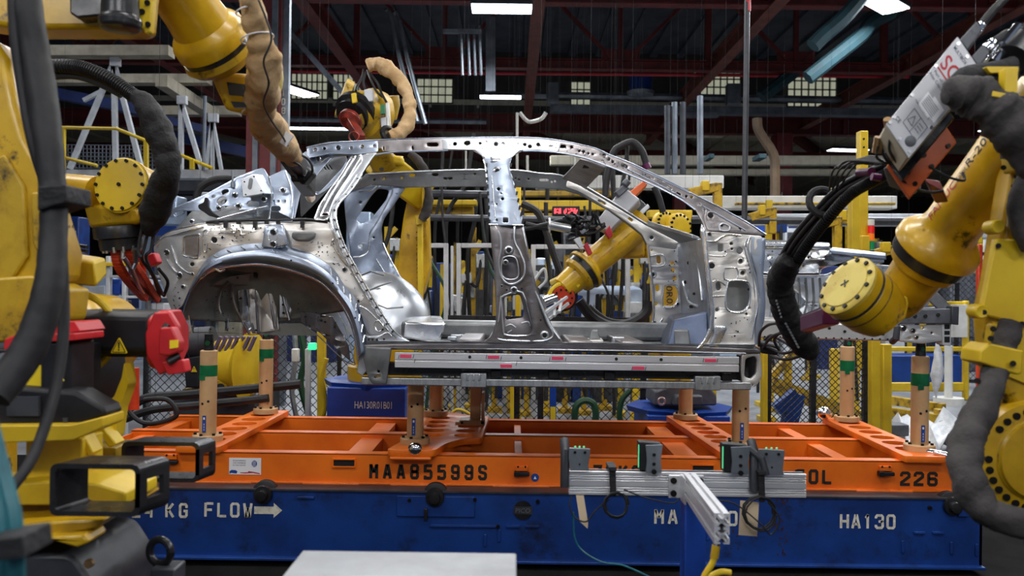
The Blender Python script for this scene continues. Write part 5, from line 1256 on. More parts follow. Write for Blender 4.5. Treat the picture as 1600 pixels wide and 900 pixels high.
cpanel('tail_corner', [(277, 500), (296, 490), (300, 518), (283, 526)], [], .03, 'steel_bright', cut=0)

# ---------------- C and D pillars, quarter window
o = cpanel('rear_pillar_inner', [(478, 236), (517, 240), (548, 238), (562, 246), (545, 268), (507, 299), (494, 306), (487, 296), (487, 280), (470, 300), (460, 345), (456, 300), (446, 266), (462, 250)], [rnd_poly([(518, 247), (546, 243), (536, 262), (500, 300), (492, 300), (492, 278)], 5), oval(497, 248, 4), oval(486, 266, 3), oval(470, 276, 2)], .03, 'steel_blue', cut=.05)
m = MB(); bead(m, [(480, 262), (500, 254), (516, 244), (548, 240)], .022, 1.4); mr = MB(); mh = MB(); fitting(mr, mh, 497, 249, 4, .022); fitting(mr, mh, 529, 231, 4, .0); m.build('flange_bead', M['steel_bright'], o); mr.build('stud_collar', M['steel_bright'], o); mh.build('stud_bore', M['hole'], o)
panel('quarter_window_mesh', rnd_poly([(494, 258), (540, 240), (545, 262), (500, 310), (470, 340), (468, 290)], 4), [slot(512, 262, 10, 2, 1), slot(507, 262, 10, 2, 1), slot(517, 262, 10, 2, 1)], 5.3, .01, M['steel_dark'], car, .002)
o = cpanel('rear_pillar_outer', [(550, 242), (566, 240), (568, 252), (548, 280), (527, 311), (516, 334), (512, 345), (490, 344), (500, 318), (512, 300), (535, 268)], [slot(508, 335, 9, 3, .1)], -.01, 'steel_bright', t=.03, bevel=.008, cut=.05)
m = MB(); bead(m, [(556, 244), (540, 270), (517, 306), (501, 338)], -.028, 1.5); bead(m, [(564, 246), (546, 276), (524, 310), (514, 336)], -.026, 1.5); m.build('flange_bead', M['steel_bright'], o)
o = cpanel('door_ring_rear', [(566, 242), (590, 238), (583, 246), (566, 272), (549, 298), (528, 320), (524, 335), (527, 354), (539, 387), (557, 421), (577, 457), (590, 480), (613, 515), (628, 527), (648, 537), (640, 545), (608, 545), (575, 520), (560, 480), (570, 462), (545, 418), (530, 396), (518, 360), (514, 335), (522, 316), (545, 280)], [], -.004, 'steel', t=.02, bevel=.004, cut=.05)
m = MB(); R = [(566, 272), (549, 298), (530, 319), (525, 335), (528, 354), (540, 387), (558, 421), (578, 457), (591, 480), (614, 515), (628, 527)]
q = resamp(R, 40)
for k in range(1, 39, 2): m.cbox(P(q[k][0] - 3, q[k][1] + 1, Yn(*q[k], -.018)), .012, .012, .008, Matrix.Rotation(.7, 3, 'Y'))
m.build('spot_tab', M['black_metal'], o, kind='stuff'); m = MB(); bead(m, R, -.016, 1.5); bead(m, [(x - 8, y + 1) for x, y in R], -.012, 1.2); m.build('flange_bead', M['steel_bright'], o)
m = MB(); bead(m, [(562, 478), (575, 485), (600, 510), (612, 522)], -.01, 1.6); bead(m, [(567, 525), (590, 526), (605, 520), (612, 525)], -.012, 1.8); bead(m, [(592, 500), (600, 512), (590, 518), (585, 505)], -.012, 1.2, 3, True); m.build('pressed_bead', M['steel_bright'], o)
m = MB(); dots(m, [(576, 531), (582, 531), (589, 531), (600, 530), (598, 515), (560, 470)], 1.8, -.014); m.build('pressed_hole', M['hole'], o)

# ---------------- roof rail, front pillar
RT = [(479, 231), (500, 226), (522, 223), (560, 221), (592, 219), (640, 217), (700, 216), (760, 215), (800, 215), (840, 216), (875, 220), (905, 226), (930, 232), (952, 242), (985, 255), (1017, 270), (1050, 286), (1078, 301), (1102, 313), (1126, 325), (1146, 336), (1164, 346), (1182, 357), (1197, 367)]
RB = [(1188, 369), (1172, 367), (1140, 364), (1100, 362), (1097, 348), (1086, 328), (1064, 312), (1026, 292), (988, 275), (951, 260), (914, 247), (876, 239), (840, 236), (817, 236), (802, 243), (795, 258), (760, 258), (752, 243), (737, 235), (700, 235), (660, 236), (612, 238), (586, 242), (566, 244), (548, 241), (516, 240), (480, 246)]
ho = [oval(524, 225.5, 2.4), oval(548, 230, 2.4), oval(503, 231, 2.2), oval(568, 227, 3), slot(676, 226, 18, 6), oval(600, 232, 1.5, 3), oval(645, 231, 1.5, 3), slot(711, 225, 6, 5, .8), oval(730, 223, 5, 4), oval(750, 224, 1.8), oval(820, 226, 2.6), oval(828, 229, 3), oval(841, 226.5, 3), oval(849, 227, 3), oval(870, 229, 3), slot(879, 229, 10, 5), oval(893, 230, 2.2), oval(905, 236, 2), oval(912, 237, 2), oval(919, 240, 1.8), oval(926, 241, 1.8), oval(944, 242.5, 3), oval(951, 249, 2.4), oval(957, 253, 2.4), slot(975, 259, 12, 5, .45), slot(1045, 294, 8, 4, .5), slot(1060, 303, 8, 3, .5), oval(1072, 307, 2.2), oval(1080, 308, 2.2), oval(1092, 320, 2), oval(1110, 337, 4), oval(1100, 328, 1.6), oval(1128, 352, 1.8), oval(1156, 358, 2.4), oval(1019, 279, 1.8), oval(1037, 283, 1.8)]
o = cpanel('roof_rail', RT + RB, ho, 0.0, 'steel_brown', t=.02, bevel=.005, cut=.05, r=0)
m = MB(); bead(m, RT, -.008, 1.5, 3); bead(m, RB[5:14], -.008, 1.3, 3); bead(m, RB[19:24], -.008, 1.3, 3); bead(m, [(980, 264), (1030, 289), (1070, 311)], -.01, 1.2); bead(m, [(985, 258), (1035, 281), (1078, 302)], -.01, 1.0)
bead(m, [(1098, 322), (1130, 340), (1165, 360)], -.01, 1.3); m.build('flange_bead', M['steel_blue'], o)
panel('roof_rail_rear', rnd_poly([(480, 232), (523, 224), (590, 220), (591, 237), (560, 241), (516, 240), (482, 247)], 3), [oval(493, 234, 3), oval(507, 232, 2.5), oval(529, 231, 4), oval(549, 231, 2.6), oval(566, 229, 3), oval(585, 228, 2.4)], Yo(-.014), .006, M['steel_blue'], o, .002, .05)
panel('roof_rail_middle', rnd_poly([(690, 217), (760, 216), (840, 217.5), (878, 222), (872, 237), (838, 234), (812, 235), (800, 246), (756, 246), (742, 234), (692, 233)], 3), [oval(711, 225, 3), oval(730, 224, 5, 4), oval(750, 224, 2), oval(775, 225, 3.6), oval(786, 224, 2), oval(820, 226, 2.6), oval(828, 229, 3), oval(841, 226, 3), oval(860, 229, 2.4)], Yo(-.014), .006, M['steel'], o, .002, .05)
m = MB(); scatter(m, [(880, 225), (950, 244), (1040, 286), (1036, 290), (945, 255), (880, 236)], 40, .9, -.010, 21); scatter(m, [(700, 218), (870, 221), (868, 235), (700, 232)], 24, .9, -.018, 22); m.build('spot_mark', M['hole'], o, kind='stuff')
m = MB(); scatter(m, [(880, 225), (950, 244), (1060, 296), (1056, 302), (945, 256), (880, 236)], 26, 1.1, -.011, 31, dash=0); m.build('weld_stud', M['chrome'], o, kind='stuff')
mr = MB(); mh = MB(); fitting(mr, mh, 1110, 337, 7, -.006); fitting(mr, mh, 775, 225, 3, -.018); mr.build('stud_collar', M['steel_brown'], o); mh.build('stud_bore', M['hole'], o)
b = cpanel('mirror_reinforcement', [(1103, 327), (1128, 342), (1160, 361), (1106, 360), (1100, 345)], [oval(1110, 338, 5), oval(1142, 357, 2), oval(1128, 352, 3)], -.012, 'steel_brown', t=.006, bevel=.002, cut=0, parent=o)
m = MB(); bead(m, [(1124, 352), (1130, 349), (1140, 354), (1138, 360), (1126, 360)], -.018, 1.4, 3, True); m.build('pressed_bead', M['steel'], b)

# ---------------- centre pillar
o = cpanel('centre_pillar', [(756, 246), (800, 246), (796, 262), (803, 285), (810, 315), (818, 352), (765, 352), (763, 320), (760, 285), (758, 262)], [oval(779, 295.5, 2.6), oval(783, 302.5, 1.2), oval(785, 311, 2.4), oval(776, 319, 1.2), oval(776, 343.5, 2.2), rrect(786, 340, 794, 348, 1.5)], -.02, 'steel_blue', t=.03, bevel=.004, cut=.04, bump=lambda x, y: .02 * math.exp(-(((x - 787) - (y - 250) * .02) / 14) ** 2))
m = MB()
for k in range(9):
    y = 258 + k * 11
    m.cbox(P(760 + k * .6, y, Yn(760, y, -.04)), .012, .014, .022); m.cbox(P(798 + k * 2.35, y, Yn(800, y, -.04)), .012, .014, .022, Matrix.Rotation(.2, 3, 'Y'))
m.build('edge_tab', M['black_metal'], o, kind='stuff')
m = MB(); bead(m, [(768, 275), (771, 310), (774, 345)], -.038, 1.2); bead(m, [(789, 273), (798, 310), (807, 345)], -.038, 1.2); bead(m, [(764, 351), (818, 352)], -.04, 1.5, 1); bead(m, [(755, 250), (759, 262), (761, 285)], -.038, 1.2); m.build('flange_bead', M['steel_bright'], o)
mr = MB(); mh = MB(); fitting(mr, mh, 777.5, 269, 7, -.04); fitting(mr, mh, 776, 343.5, 2.4, -.037); mr.build('stud_collar', M['steel_bright'], o); mh.build('stud_bore', M['hole'], o)
b = cpanel('pillar_collar', [(766, 243), (783, 243), (783, 252), (766, 252)], [], -.045, 'steel_bright', t=.012, cut=0, parent=o)
low = [(765, 352), (818, 352), (823, 375), (830, 412), (836, 438), (850, 482), (862, 507), (876, 528), (880, 536), (752, 537), (768, 524), (775, 502), (774, 470), (772, 425), (768, 385)]
o2 = cpanel('centre_pillar_lower', low, [rnd_poly([(785, 463), (792, 460), (816, 457), (822, 472), (830, 500), (832, 516), (828, 523), (792, 523), (786, 512)], 6), rnd_poly([(785, 405), (795, 401), (806, 404), (810, 420), (809, 432), (800, 436), (787, 432), (783, 420)], 4)], -.012, 'steel_brown', t=.03, bevel=.005, cut=.04, bump=lambda x, y: .015 * math.sin((x - 760) * .11))
m = MB(); bead(m, [(774, 354), (781, 368), (783, 388), (779, 410), (783, 432), (793, 443), (805, 443), (817, 434), (820, 415), (813, 395), (804, 376), (804, 354)], -.034, 1.8); bead(m, [(786, 403), (796, 400), (806, 404), (810, 420), (809, 433), (799, 437), (786, 433), (783, 418)], -.032, 1.2, 4, True)
bead(m, [(783, 462), (780, 490), (776, 520), (784, 531), (840, 533), (858, 530), (864, 522), (856, 505), (846, 480), (836, 455)], -.034, 1.8); bead(m, [(783, 465), (792, 460), (816, 457), (830, 500), (833, 516), (828, 524), (792, 524), (786, 512)], -.03, 1.5, 3, True)
bead(m, [(767, 356), (772, 400), (776, 440), (777, 500), (766, 527)], -.03, 1.6); bead(m, [(816, 356), (826, 400), (833, 440), (848, 482), (862, 512), (874, 530)], -.03, 1.6); m.build('pressed_bead', M['steel'], o2)
mr = MB(); mh = MB()
for x, y, r in [(795, 391, 6), (790, 410, 4), (803, 453, 5), (851, 524, 6), (784, 447, 2.5)]: fitting(mr, mh, x, y, r, -.032)
mr.build('stud_collar', M['steel'], o2); mh.build('stud_bore', M['hole'], o2)
m = MB(); dots(m, [(781, 447), (792, 453), (815, 451), (826, 447), (833, 450), (830, 440), (837, 470), (845, 500), (836, 510), (824, 478)], 1.4, -.03); m.build('pressed_hole', M['hole'], o2)
b = cpanel('pillar_inner', [(778, 395), (814, 395), (838, 530), (780, 530)], [rnd_poly([(788, 464), (812, 460), (818, 480), (818, 496), (790, 500)], 4)], .06, 'steel_brown', t=.01, cut=0)
m = MB(); bead(m, [(790, 510), (798, 507), (806, 512)], .05, 1.3); bead(m, [(815, 505), (825, 503), (828, 510)], .05, 1.3); bead(m, [(793, 520), (800, 516)], .05, 1.3); m.build('pressed_bead', M['steel'], b)

# ---------------- front hinge pillar
HP = [(1097, 361), (1140, 364), (1170, 367), (1190, 369), (1194, 390), (1190, 420), (1192, 470), (1190, 500), (1186, 520), (1188, 548), (1096, 548), (1108, 526), (1114, 500), (1110, 462), (1105, 425), (1101, 392)]
ho = [rnd_poly([(1138, 441), (1146, 439), (1164, 440), (1170, 446), (1171, 462), (1168, 478), (1160, 486), (1142, 486), (1135, 480), (1135, 462)], 5), slot(1122, 447, 14, 8, 1.5), oval(1157, 407.5, 5), oval(1160, 426, 5), oval(1155, 392, 5), rrect(1121, 381, 1129, 393, 2), oval(1142, 381, 2.5), oval(1120, 484, 3), oval(1170, 481, 2), oval(1143, 389, 1.8), oval(1108, 366, 2.4), oval(1151, 369, 1.6), oval(1166, 490, 1.6)]
o = cpanel('hinge_pillar', HP, ho, 0.0, 'steel_warm', t=.02, bevel=.004, cut=.05, bump=lambda x, y: .010 * math.sin(x * .15) * math.sin(y * .07))
m = MB(); bead(m, [(1172, 370), (1168, 385), (1174, 410), (1182, 440), (1184, 475), (1178, 505), (1174, 530)], -.012, 2.0); bead(m, [(1168, 372), (1163, 386), (1170, 412), (1177, 440), (1179, 475), (1172, 505)], -.012, 1.2)
bead(m, [(1138, 440), (1147, 438), (1165, 439), (1171, 446), (1172, 462), (1169, 479), (1160, 488), (1142, 487), (1134, 480), (1134, 460)], -.012, 1.5, 3, True); bead(m, [(1132, 419), (1151, 419), (1151, 436), (1132, 436)], -.012, 1.2, 3, True)
bead(m, [(1104, 377), (1117, 377), (1128, 370), (1140, 367), (1158, 368)], -.012, 1.7); bead(m, [(1108, 399), (1132, 400), (1136, 390), (1136, 376)], -.012, 1.0); bead(m, [(1112, 463), (1133, 462)], -.012, 1.0, 1); bead(m, [(1113, 440), (1122, 438), (1134, 446)], -.012, 1.0); m.build('pressed_bead', M['steel_bright'], o)
mr = MB(); mh = MB()
for x, y, r in [(1112, 415, 8), (1108, 366, 4), (1166, 490, 2.4), (1160, 426, 4.5), (1157, 407.5, 4.5)]: fitting(mr, mh, x, y, r, -.008)
mr.build('stud_collar', M['steel_warm'], o); mh.build('stud_bore', M['hole'], o)
m = MB(); dots(m, [(1167, 403), (1168, 408), (1169, 414), (1170, 420), (1171, 426), (1133, 393), (1153, 518), (1148, 525), (1140, 368), (1118, 497)], 1.3, -.010); scatter(m, [(1115, 490), (1170, 495), (1168, 535), (1130, 535)], 10, 1, -.01, 17); m.build('pressed_hole', M['hole'], o)
m = MB(); dots(m, [(1142, 380), (1143, 389), (1170, 452)], 2.2, -.008); m.build('rubber_plug', M['black'], o)
b = cpanel('hinge_inner', [(1112, 372), (1172, 372), (1178, 520), (1118, 520)], [], .09, 'steel_dark', t=.01, cut=0)
b = cpanel('door_flange_front', [(1096, 350), (1102, 362), (1106, 400), (1112, 450), (1116, 490), (1114, 515), (1106, 532), (1094, 545), (1086, 545), (1100, 530), (1108, 512), (1110, 490), (1105, 450), (1099, 400), (1094, 362)], [], -.02, 'steel_bright', t=.03, bevel=.005, cut=.05, r=2)
b = cpanel('sill_bracket', [(1116, 508), (1133, 509), (1136, 513), (1122, 543), (1106, 543), (1114, 524)], [], -.02, 'steel_bright', t=.02, bevel=.006, cut=0)
b = cpanel('pillar_edge_flange', [(1174, 370), (1196, 372), (1195, 395), (1192, 430), (1196, 470), (1194, 500), (1188, 520), (1187, 548), (1178, 548), (1180, 510), (1186, 470), (1182, 430), (1172, 395)], [], -.006, 'steel_blue', t=.02, bevel=.004, cut=.06, r=2)

# ---------------- sill
sill = cpanel('sill', [(560, 538), (648, 536), (755, 535), (880, 535), (1000, 536), (1186, 545), (1188, 552), (1000, 548), (880, 546), (574, 546)], [], .0, 'steel_brown', t=.05, bevel=.006, cut=.2)
m = MB()
for y0, y1, mt in [(541, 546, 0)]:
    m.hexa([P(572, y0, 4.8), P(1180, y0 + 6, 4.8), P(1180, y0 + 6, 4.9), P(572, y0, 4.9), P(572, y1, 4.76) + V((0, 0, .05)), P(1180, y1 + 6, 4.76) + V((0, 0, .05)), P(1180, y1 + 6, 4.9) + V((0, 0, .05)), P(572, y1, 4.9) + V((0, 0, .05))])
bead(m, [(574, 543), (800, 545), (1000, 548), (1165, 552)], -.02, 1.4, 1); m.build('sill_flange', M['steel'], sill)
b = cpanel('jack_bracket', [(571, 541), (612, 543), (604, 601), (582, 600), (574, 586), (568, 560)], [oval(592, 580, 2), slot(590, 588, 9, 2, -.3)], -.03, 'steel_dark', t=.03, bevel=.006, cut=0)
m = MB(); m.pprism([(562, 548), (570, 540), (573, 580), (566, 588), (557, 582)], 4.79, .05); m.build('arch_end', M['steel'], b, bevel=.005)
# aluminium battery rail
yR = 4.74
ar = MB()
L0, R0 = P(617, 551, yR), P(1155, 557.5, yR); zt1 = (L0.z + R0.z) / 2; hh = pxm(23.5, yR)
for u0, u1, d in [(.00, .46, 0), (.50, .56, .004), (.56, 1.0, 0)]:
    ar.box(L0.x, R0.x, yR + d, yR + .06, zt1 - hh * u1, zt1 - hh * u0)
ar.box(L0.x, R0.x, yR + .012, yR + .05, zt1 - hh, zt1)
rail = ar.build('aluminium_rail', M['alu'], car, bevel=.0015)
def rz(px, v): return V((P(px, 560, yR).x, yR, zt1 - hh * v))
m = MB()
for px, v in [(634, .24), (771, .23), (791, .80), (871, .24), (998, .82), (1110, .25)]:
    c = rz(px, v); m.cbox(c + V((0, -.0015, 0)), pxm(18, yR), .003, pxm(5, yR))
m.build('pink_tape', M['pink_tape'], rail)
m = MB()
for px in (734, 814, 963, 1033): m.cyl(rz(px, .24), rz(px, .24) + V((0, -.003, 0)), .009, seg=12)
m.build('rail_bore', M['hole'], rail)
m = MB()
for px, v in [(623, .3), (646, .25), (648, .55), (760, .2), (783, .3), (807, .65), (859, .3), (884, .3), (988, .85), (1009, .85), (1099, .25), (1121, .25)]: m.cbox(rz(px, v) + V((0, -.001, 0)), .003, .002, .022, Matrix.Rotation(.2, 3, 'Y'))
m.build('marker_stroke', M['letter_blue'], rail)
# lower tube and hangers
m = MB(); a, b_ = P(565, 595, 4.8), P(1172, 603, 4.8); zc = (a.z + b_.z) / 2; m.box(a.x, b_.x, 4.78, 4.84, zc - .021, zc + .021); tb = m.build('support_rail', M['galv'], car, bevel=.005)
m = MB(); m.box(a.x, b_.x, 4.84, 4.95, zc + .03, zc + .10); m.build('battery_edge', M['black_metal'], car)
for px in (740, 1106):
    m = MB(); c = P(px, 590, 4.76); w = pxm(20, 4.76); m.box(c.x - w, c.x + w, 4.755, 4.80, zc - .024, zc + .056)
    for s in (-.45, 0, .45): m.box(c.x + w * s - .006, c.x + w * s + .006, 4.75, 4.757, zc + .012, zc + .05)
    b = m.build('hanger_bracket', M['galv'], tb, bevel=.004)
for px in (775, 865, 952, 1135):
    m = MB(); c = P(px, 583, 4.82); m.box(c.x - .03, c.x + .03, 4.80, 4.86, zc + .025, zc + .07); m.build('rail_clip', M['black_metal'], tb, bevel=.004)
b = cpanel('front_end_plate', [(1158, 553), (1186, 551), (1188, 560), (1190, 588), (1182, 602), (1170, 606), (1160, 606), (1156, 580)], [rnd_poly([(1164, 560), (1178, 556), (1182, 562), (1180, 584), (1172, 592), (1162, 588)], 4), oval(1174, 601, 1.5)], .0, 'steel_warm', t=.03, bevel=.006, cut=0)
m = MB(); m.pbox(1158, 556, 1186, 596, 4.88, .1); m.build('opening_shade', M['hole'], b)  # near-black block; the shade inside the plate opening as colour

# ---------------- floor and far side
ft = P(800, 540, 4.9).z
m = MB(); m.box(P(575, 540, 4.85).x, P(1105, 540, 4.85).x, 4.86, 6.66, ft - .03, ft - .01)
fl = m.build('floor_pan', M['steel_dark'], car)
m = MB(); x0 = P(600, 540, 4.9).x; x1 = P(1100, 540, 4.9).x; m.box(x0, x1, 5.62, 5.88, ft - .01, ft + .11); m.build('tunnel', M['steel_dark'], fl, bevel=.03)
for px in (735, 905, 985):
    m = MB(); c = P(px, 540, 5).x; m.box(c - .07, c + .07, 4.88, 6.6, ft - .01, ft + .035); m.build('cross_member', M['steel_brown'], fl, bevel=.01)
m = MB(); m.hexa([P(628, 528, 5.0), P(686, 537, 5.0), P(680, 524, 6.3), P(640, 520, 6.3), P(632, 503, 5.0), P(697, 505, 5.0), P(690, 494, 6.3), P(648, 492, 6.3)]); m.build('heel_step', M['steel_bright'], fl, bevel=.012)
m = MB(); m.hexa([P(905, 543, 4.95), P(942, 543, 4.95), P(940, 540, 5.2), P(905, 540, 5.2), P(912, 532, 4.95), P(943, 532, 4.95), P(940, 528, 5.2), P(915, 528, 5.2)]); sbk = m.build('seat_bracket', M['steel_warm'], fl, bevel=.004)
m = MB(); m.hexa([P(920, 530, 5.05), P(938, 530, 5.05), P(937, 528, 5.2), P(922, 528, 5.2), P(925, 516, 5.05), P(934, 517, 5.05), P(934, 515, 5.15), P(926, 515, 5.15)]); m.build('seat_bracket', M['steel_dark'], fl, bevel=.004)
m = MB()
for k in range(26):
    r_ = random.Random(k); px = 690 + r_.uniform(0, 70) if k < 14 else 850 + r_.uniform(0, 120); Y = r_.uniform(5.2, 6.4)
    c = P(px, 520, Y); m.cbox(V((c.x, Y, ft + .012)), r_.uniform(.03, .09), r_.uniform(.05, .15), r_.uniform(.02, .06))
m.build('floor_stiffener', M['steel'], fl, bevel=.004, kind='stuff')
fs = [(660, 524), (760, 521), (900, 521), (1020, 522), (1020, 535), (660, 536)]
o = panel('far_sill', rnd_poly(fs, 3), [slot(730 + 40 * k, 527, 12, 3) for k in range(6)], 6.62, .03, M['steel'], car, .004)
# far roof rail and pillars
fr = [(572, 272), (640, 268), (700, 265.5), (757, 264), (798, 265), (842, 270), (884, 276), (905, 285), (950, 312), (1010, 350), (1064, 380), (1062, 386), (1009, 383), (1002, 368), (987, 356), (950, 329), (905, 304), (876, 296), (802, 292), (700, 292), (634, 293), (584, 289), (560, 296), (548, 300)]
o = panel('far_roof_rail', fr, [slot(644, 274, 10, 5, .0), slot(680, 273, 10, 5), slot(700, 279, 14, 4), oval(585, 281, 2), oval(600, 279, 2), oval(628, 278, 2), slot(726, 277, 4, 8), oval(742, 272, 2), oval(805, 279, 1.8), oval(811, 281, 1.8), oval(826, 280, 1.8), slot(850, 281, 14, 4), oval(862, 284, 1.8), oval(867, 283, 1.8), slot(918, 303, 10, 4, .6), slot(943, 320, 14, 4, .6), slot(962, 331, 10, 4, .6), slot(986, 345, 12, 4, .6), oval(1018, 370, 4)], lambda x, y: 6.62 - max(0, 380 - y) / 110 * .22, .03, M['steel_dark'], car, .006, .08)
m = MB(); bead(m, [(575, 272), (700, 266), (797, 265.5), (842, 270.5), (886, 277), (952, 313), (1012, 351), (1064, 380)], 0, 1.6, 4, Yf=lambda x, y: 6.60 - max(0, 380 - y) / 110 * .22); m.build('flange_bead', M['steel'], o)
o = panel('far_front_pillar', rnd_poly([(886, 282), (905, 290), (950, 316), (1008, 352), (1060, 379), (1056, 390), (1012, 384), (1003, 366), (988, 353), (950, 326), (905, 299), (884, 292)], 3), [slot(940, 316, 14, 4, .55), oval(1018, 371, 4), slot(985, 343, 8, 4, .6)], 6.36, .015, M['steel_warm'], car, .004)
o = panel('far_rear_pillar', rnd_poly([(536, 296), (585, 289), (630, 284), (634, 293), (612, 325), (600, 342), (596, 356), (598, 378), (610, 407), (622, 428), (668, 504), (600, 504), (556, 470), (548, 400), (540, 340)], 4), [rnd_poly([(580, 306), (591, 294), (608, 297), (604, 312), (578, 345), (564, 350), (556, 343)], 5), oval(563, 316, 2.5), oval(564, 384, 3), oval(584, 371, 2)], 6.5, .02, M['steel_blue'], car, .005, .06, bump=lambda x, y: .02 * math.sin(x * .09 + y * .05))
yq = lambda x, y: 6.475
m = MB(); bead(m, [(612, 290), (612, 303), (590, 345), (578, 365), (576, 390), (566, 400), (552, 402)], 0, 2.0, Yf=yq); bead(m, [(560, 300), (580, 297), (592, 288)], 0, 1.6, Yf=yq); bead(m, [(598, 380), (612, 410), (666, 502)], 0, 2, Yf=yq); bead(m, [(588, 405), (612, 445), (640, 490)], 0, 1.8, Yf=yq); m.build('flange_bead', M['steel_bright'], o)
m = MB(); scatter(m, [(600, 395), (616, 420), (655, 490), (640, 495)], 24, 1.2, 0, 41, yq); dots(m, [(563, 316), (620, 302), (600, 330), (584, 371)], 1.8, 0, yq); m.build('pressed_hole', M['hole'], o)
# far wheelhouse dome, bright
m = MB(); c = P(588, 520, 6.2); m.ell(c, .42, .30, .46, 28)
for v in m.v: v.z = max(v.z, ft - .01); v.y = max(v.y, 5.9)
o = m.build('far_wheelhouse', M['steel'], car, smooth=80)
m = MB(); pts = lambda s, yy: [P(x, y, yy) for x, y in s]
m.tube([P(560, 432, 5.98), P(580, 424, 5.93), (P(600, 430, 5.95))], .007, 8); m.tube([P(566, 458, 5.9), P(590, 448, 5.88), P(612, 440, 5.92)], .006, 8); m.tube([P(585, 474, 5.87), P(605, 482, 5.86), P(630, 480, 5.9)], .006, 8); m.build('pressed_rib', M['steel_dark'], o)
# far hinge pillar and bulkhead
o = panel('far_hinge_pillar', rnd_poly([(1010, 378), (1050, 382), (1062, 384), (1072, 420), (1070, 480), (1074, 512), (1040, 520), (1004, 521), (1016, 508), (1020, 487), (1016, 440)], 3), [slot(1029, 406, 13, 7, 1.5), oval(1050, 411, 3.2), oval(1051, 422, 3.4), oval(1054, 435, 3.4), slot(1027, 450, 11, 6, 1.5), rnd_poly([(1038, 447), (1054, 446), (1059, 455), (1058, 468), (1052, 478), (1036, 478)], 4), oval(1024, 475, 3), oval(1020, 379 + 50, 4), oval(1018, 391, 1.5)], 6.55, .02, M['steel_warm'], car, .005)
ym = lambda x, y: 6.53
m = MB(); bead(m, [(1013, 384), (1018, 430), (1022, 480), (1018, 506), (1006, 520)], 0, 2.2, Yf=ym); bead(m, [(1015, 400), (1036, 398), (1038, 414), (1018, 416)], 0, 1.3, Yf=ym); bead(m, [(1038, 446), (1055, 445), (1060, 456), (1058, 470), (1052, 480), (1036, 479)], 0, 1.3, 3, True, Yf=ym); bead(m, [(1035, 497), (1028, 512), (1020, 522)], 0, 2.2, Yf=ym); m.build('pressed_bead', M['steel_bright'], o)
mr = MB(); mh = MB()
for x, y, r in [(1018, 371, 5), (1020, 429, 5), (1059, 475, 3), (1023, 503, 2.2)]: fitting(mr, mh, x, y, r, 0, ym)
mr.build('stud_collar', M['steel'], o); mh.build('stud_bore', M['hole'], o)
m = MB(); scatter(m, [(1040, 390), (1066, 392), (1066, 440), (1042, 440)], 16, 1.2, 0, 51, ym); m.build('pressed_hole', M['hole'], o)
m = MB(); m.hexa([P(1110, 545, 4.95), P(1114, 545, 4.95), P(1080, 520, 6.5), P(1066, 520, 6.5), P(1098, 372, 5.0), P(1104, 372, 5.0), P(1070, 378, 6.5), P(1058, 378, 6.5)]); bk = m.build('bulkhead', M['steel_blue'], car, bevel=.01)
def onb(px, py): t = (1104 - px) / 44.0; return P(px, py, 4.93 + 1.55 * max(0, min(1, t)))
m = MB(); hb = MB()
for x, y, r in [(1078, 411, 3), (1072, 441, 2.6), (1086, 459, 2.2), (1081, 479, 2.6)]:
    c = onb(x, y); hb.cyl(c + V((-.004, -.006, 0)), c + V((-.014, -.03, 0)), pxm(r, c.y), seg=12)
hb.build('grommet', M['black'], bk)
for q in [[(1070, 385), (1084, 383), (1098, 388), (1096, 394), (1074, 392)], [(1068, 440), (1076, 470), (1090, 478)], [(1090, 400), (1094, 430), (1098, 470)]]: m.tube([onb(*p) - V((.008, .02, 0)) for p in smooth_path(q, 4)], .008, 8)
m.build('pressed_bead', M['steel'], bk)
m = MB(); m.hexa([P(1040, 545, 4.98), P(1108, 545, 4.98), P(1076, 528, 6.5), P(1020, 528, 6.5), P(1052, 500, 5.1), P(1106, 486, 5.0), P(1072, 488, 6.5), P(1046, 492, 6.4)]); m.build('toe_board', M['navy_primer'], car, bevel=.012)
m = MB(); m.hexa([P(1054, 542, 4.93), P(1080, 542, 4.93), P(1076, 536, 5.1), P(1054, 536, 5.1), P(1053, 516, 4.93), P(1076, 516, 4.93), P(1074, 512, 5.1), P(1056, 512, 5.1)]); m.build('hinge_bracket', M['steel_dark'], car, bevel=.006)
# dashboard cowl and windscreen header
m = MB(); m.hexa([P(1011, 352, 6.3), P(1066, 382, 6.3), P(1092, 376, 5.3), P(1080, 372, 5.3), P(1011, 344, 6.3), P(1068, 376, 6.3), P(1094, 371, 5.3), P(1082, 366, 5.3)]); m.build('cowl_panel', M['steel_dark'], car, bevel=.006)
hd = MB(); hd.hexa([P(878, 279, 6.25), P(917, 293, 6.25), P(945, 264, 5.2), P(905, 250, 5.2), P(880, 275, 6.25), P(921, 289, 6.25), P(949, 260, 5.2), P(908, 247, 5.2)])
h = hd.build('windscreen_header', M['steel_brown'], car, bevel=.006)
m = MB()
for x, y, Y in [(915, 260, 5.35)]: m.hexa([P(x - 4, y + 3, Y), P(x + 5, y + 3, Y), P(x + 4, y + 3, Y + .1), P(x - 5, y + 3, Y + .1), P(x - 3, y - 2, Y - .04), P(x + 6, y - 2, Y - .04), P(x + 5, y - 2, Y + .06), P(x - 4, y - 2, Y + .06)])
m.build('header_slot', M['hole'], h)

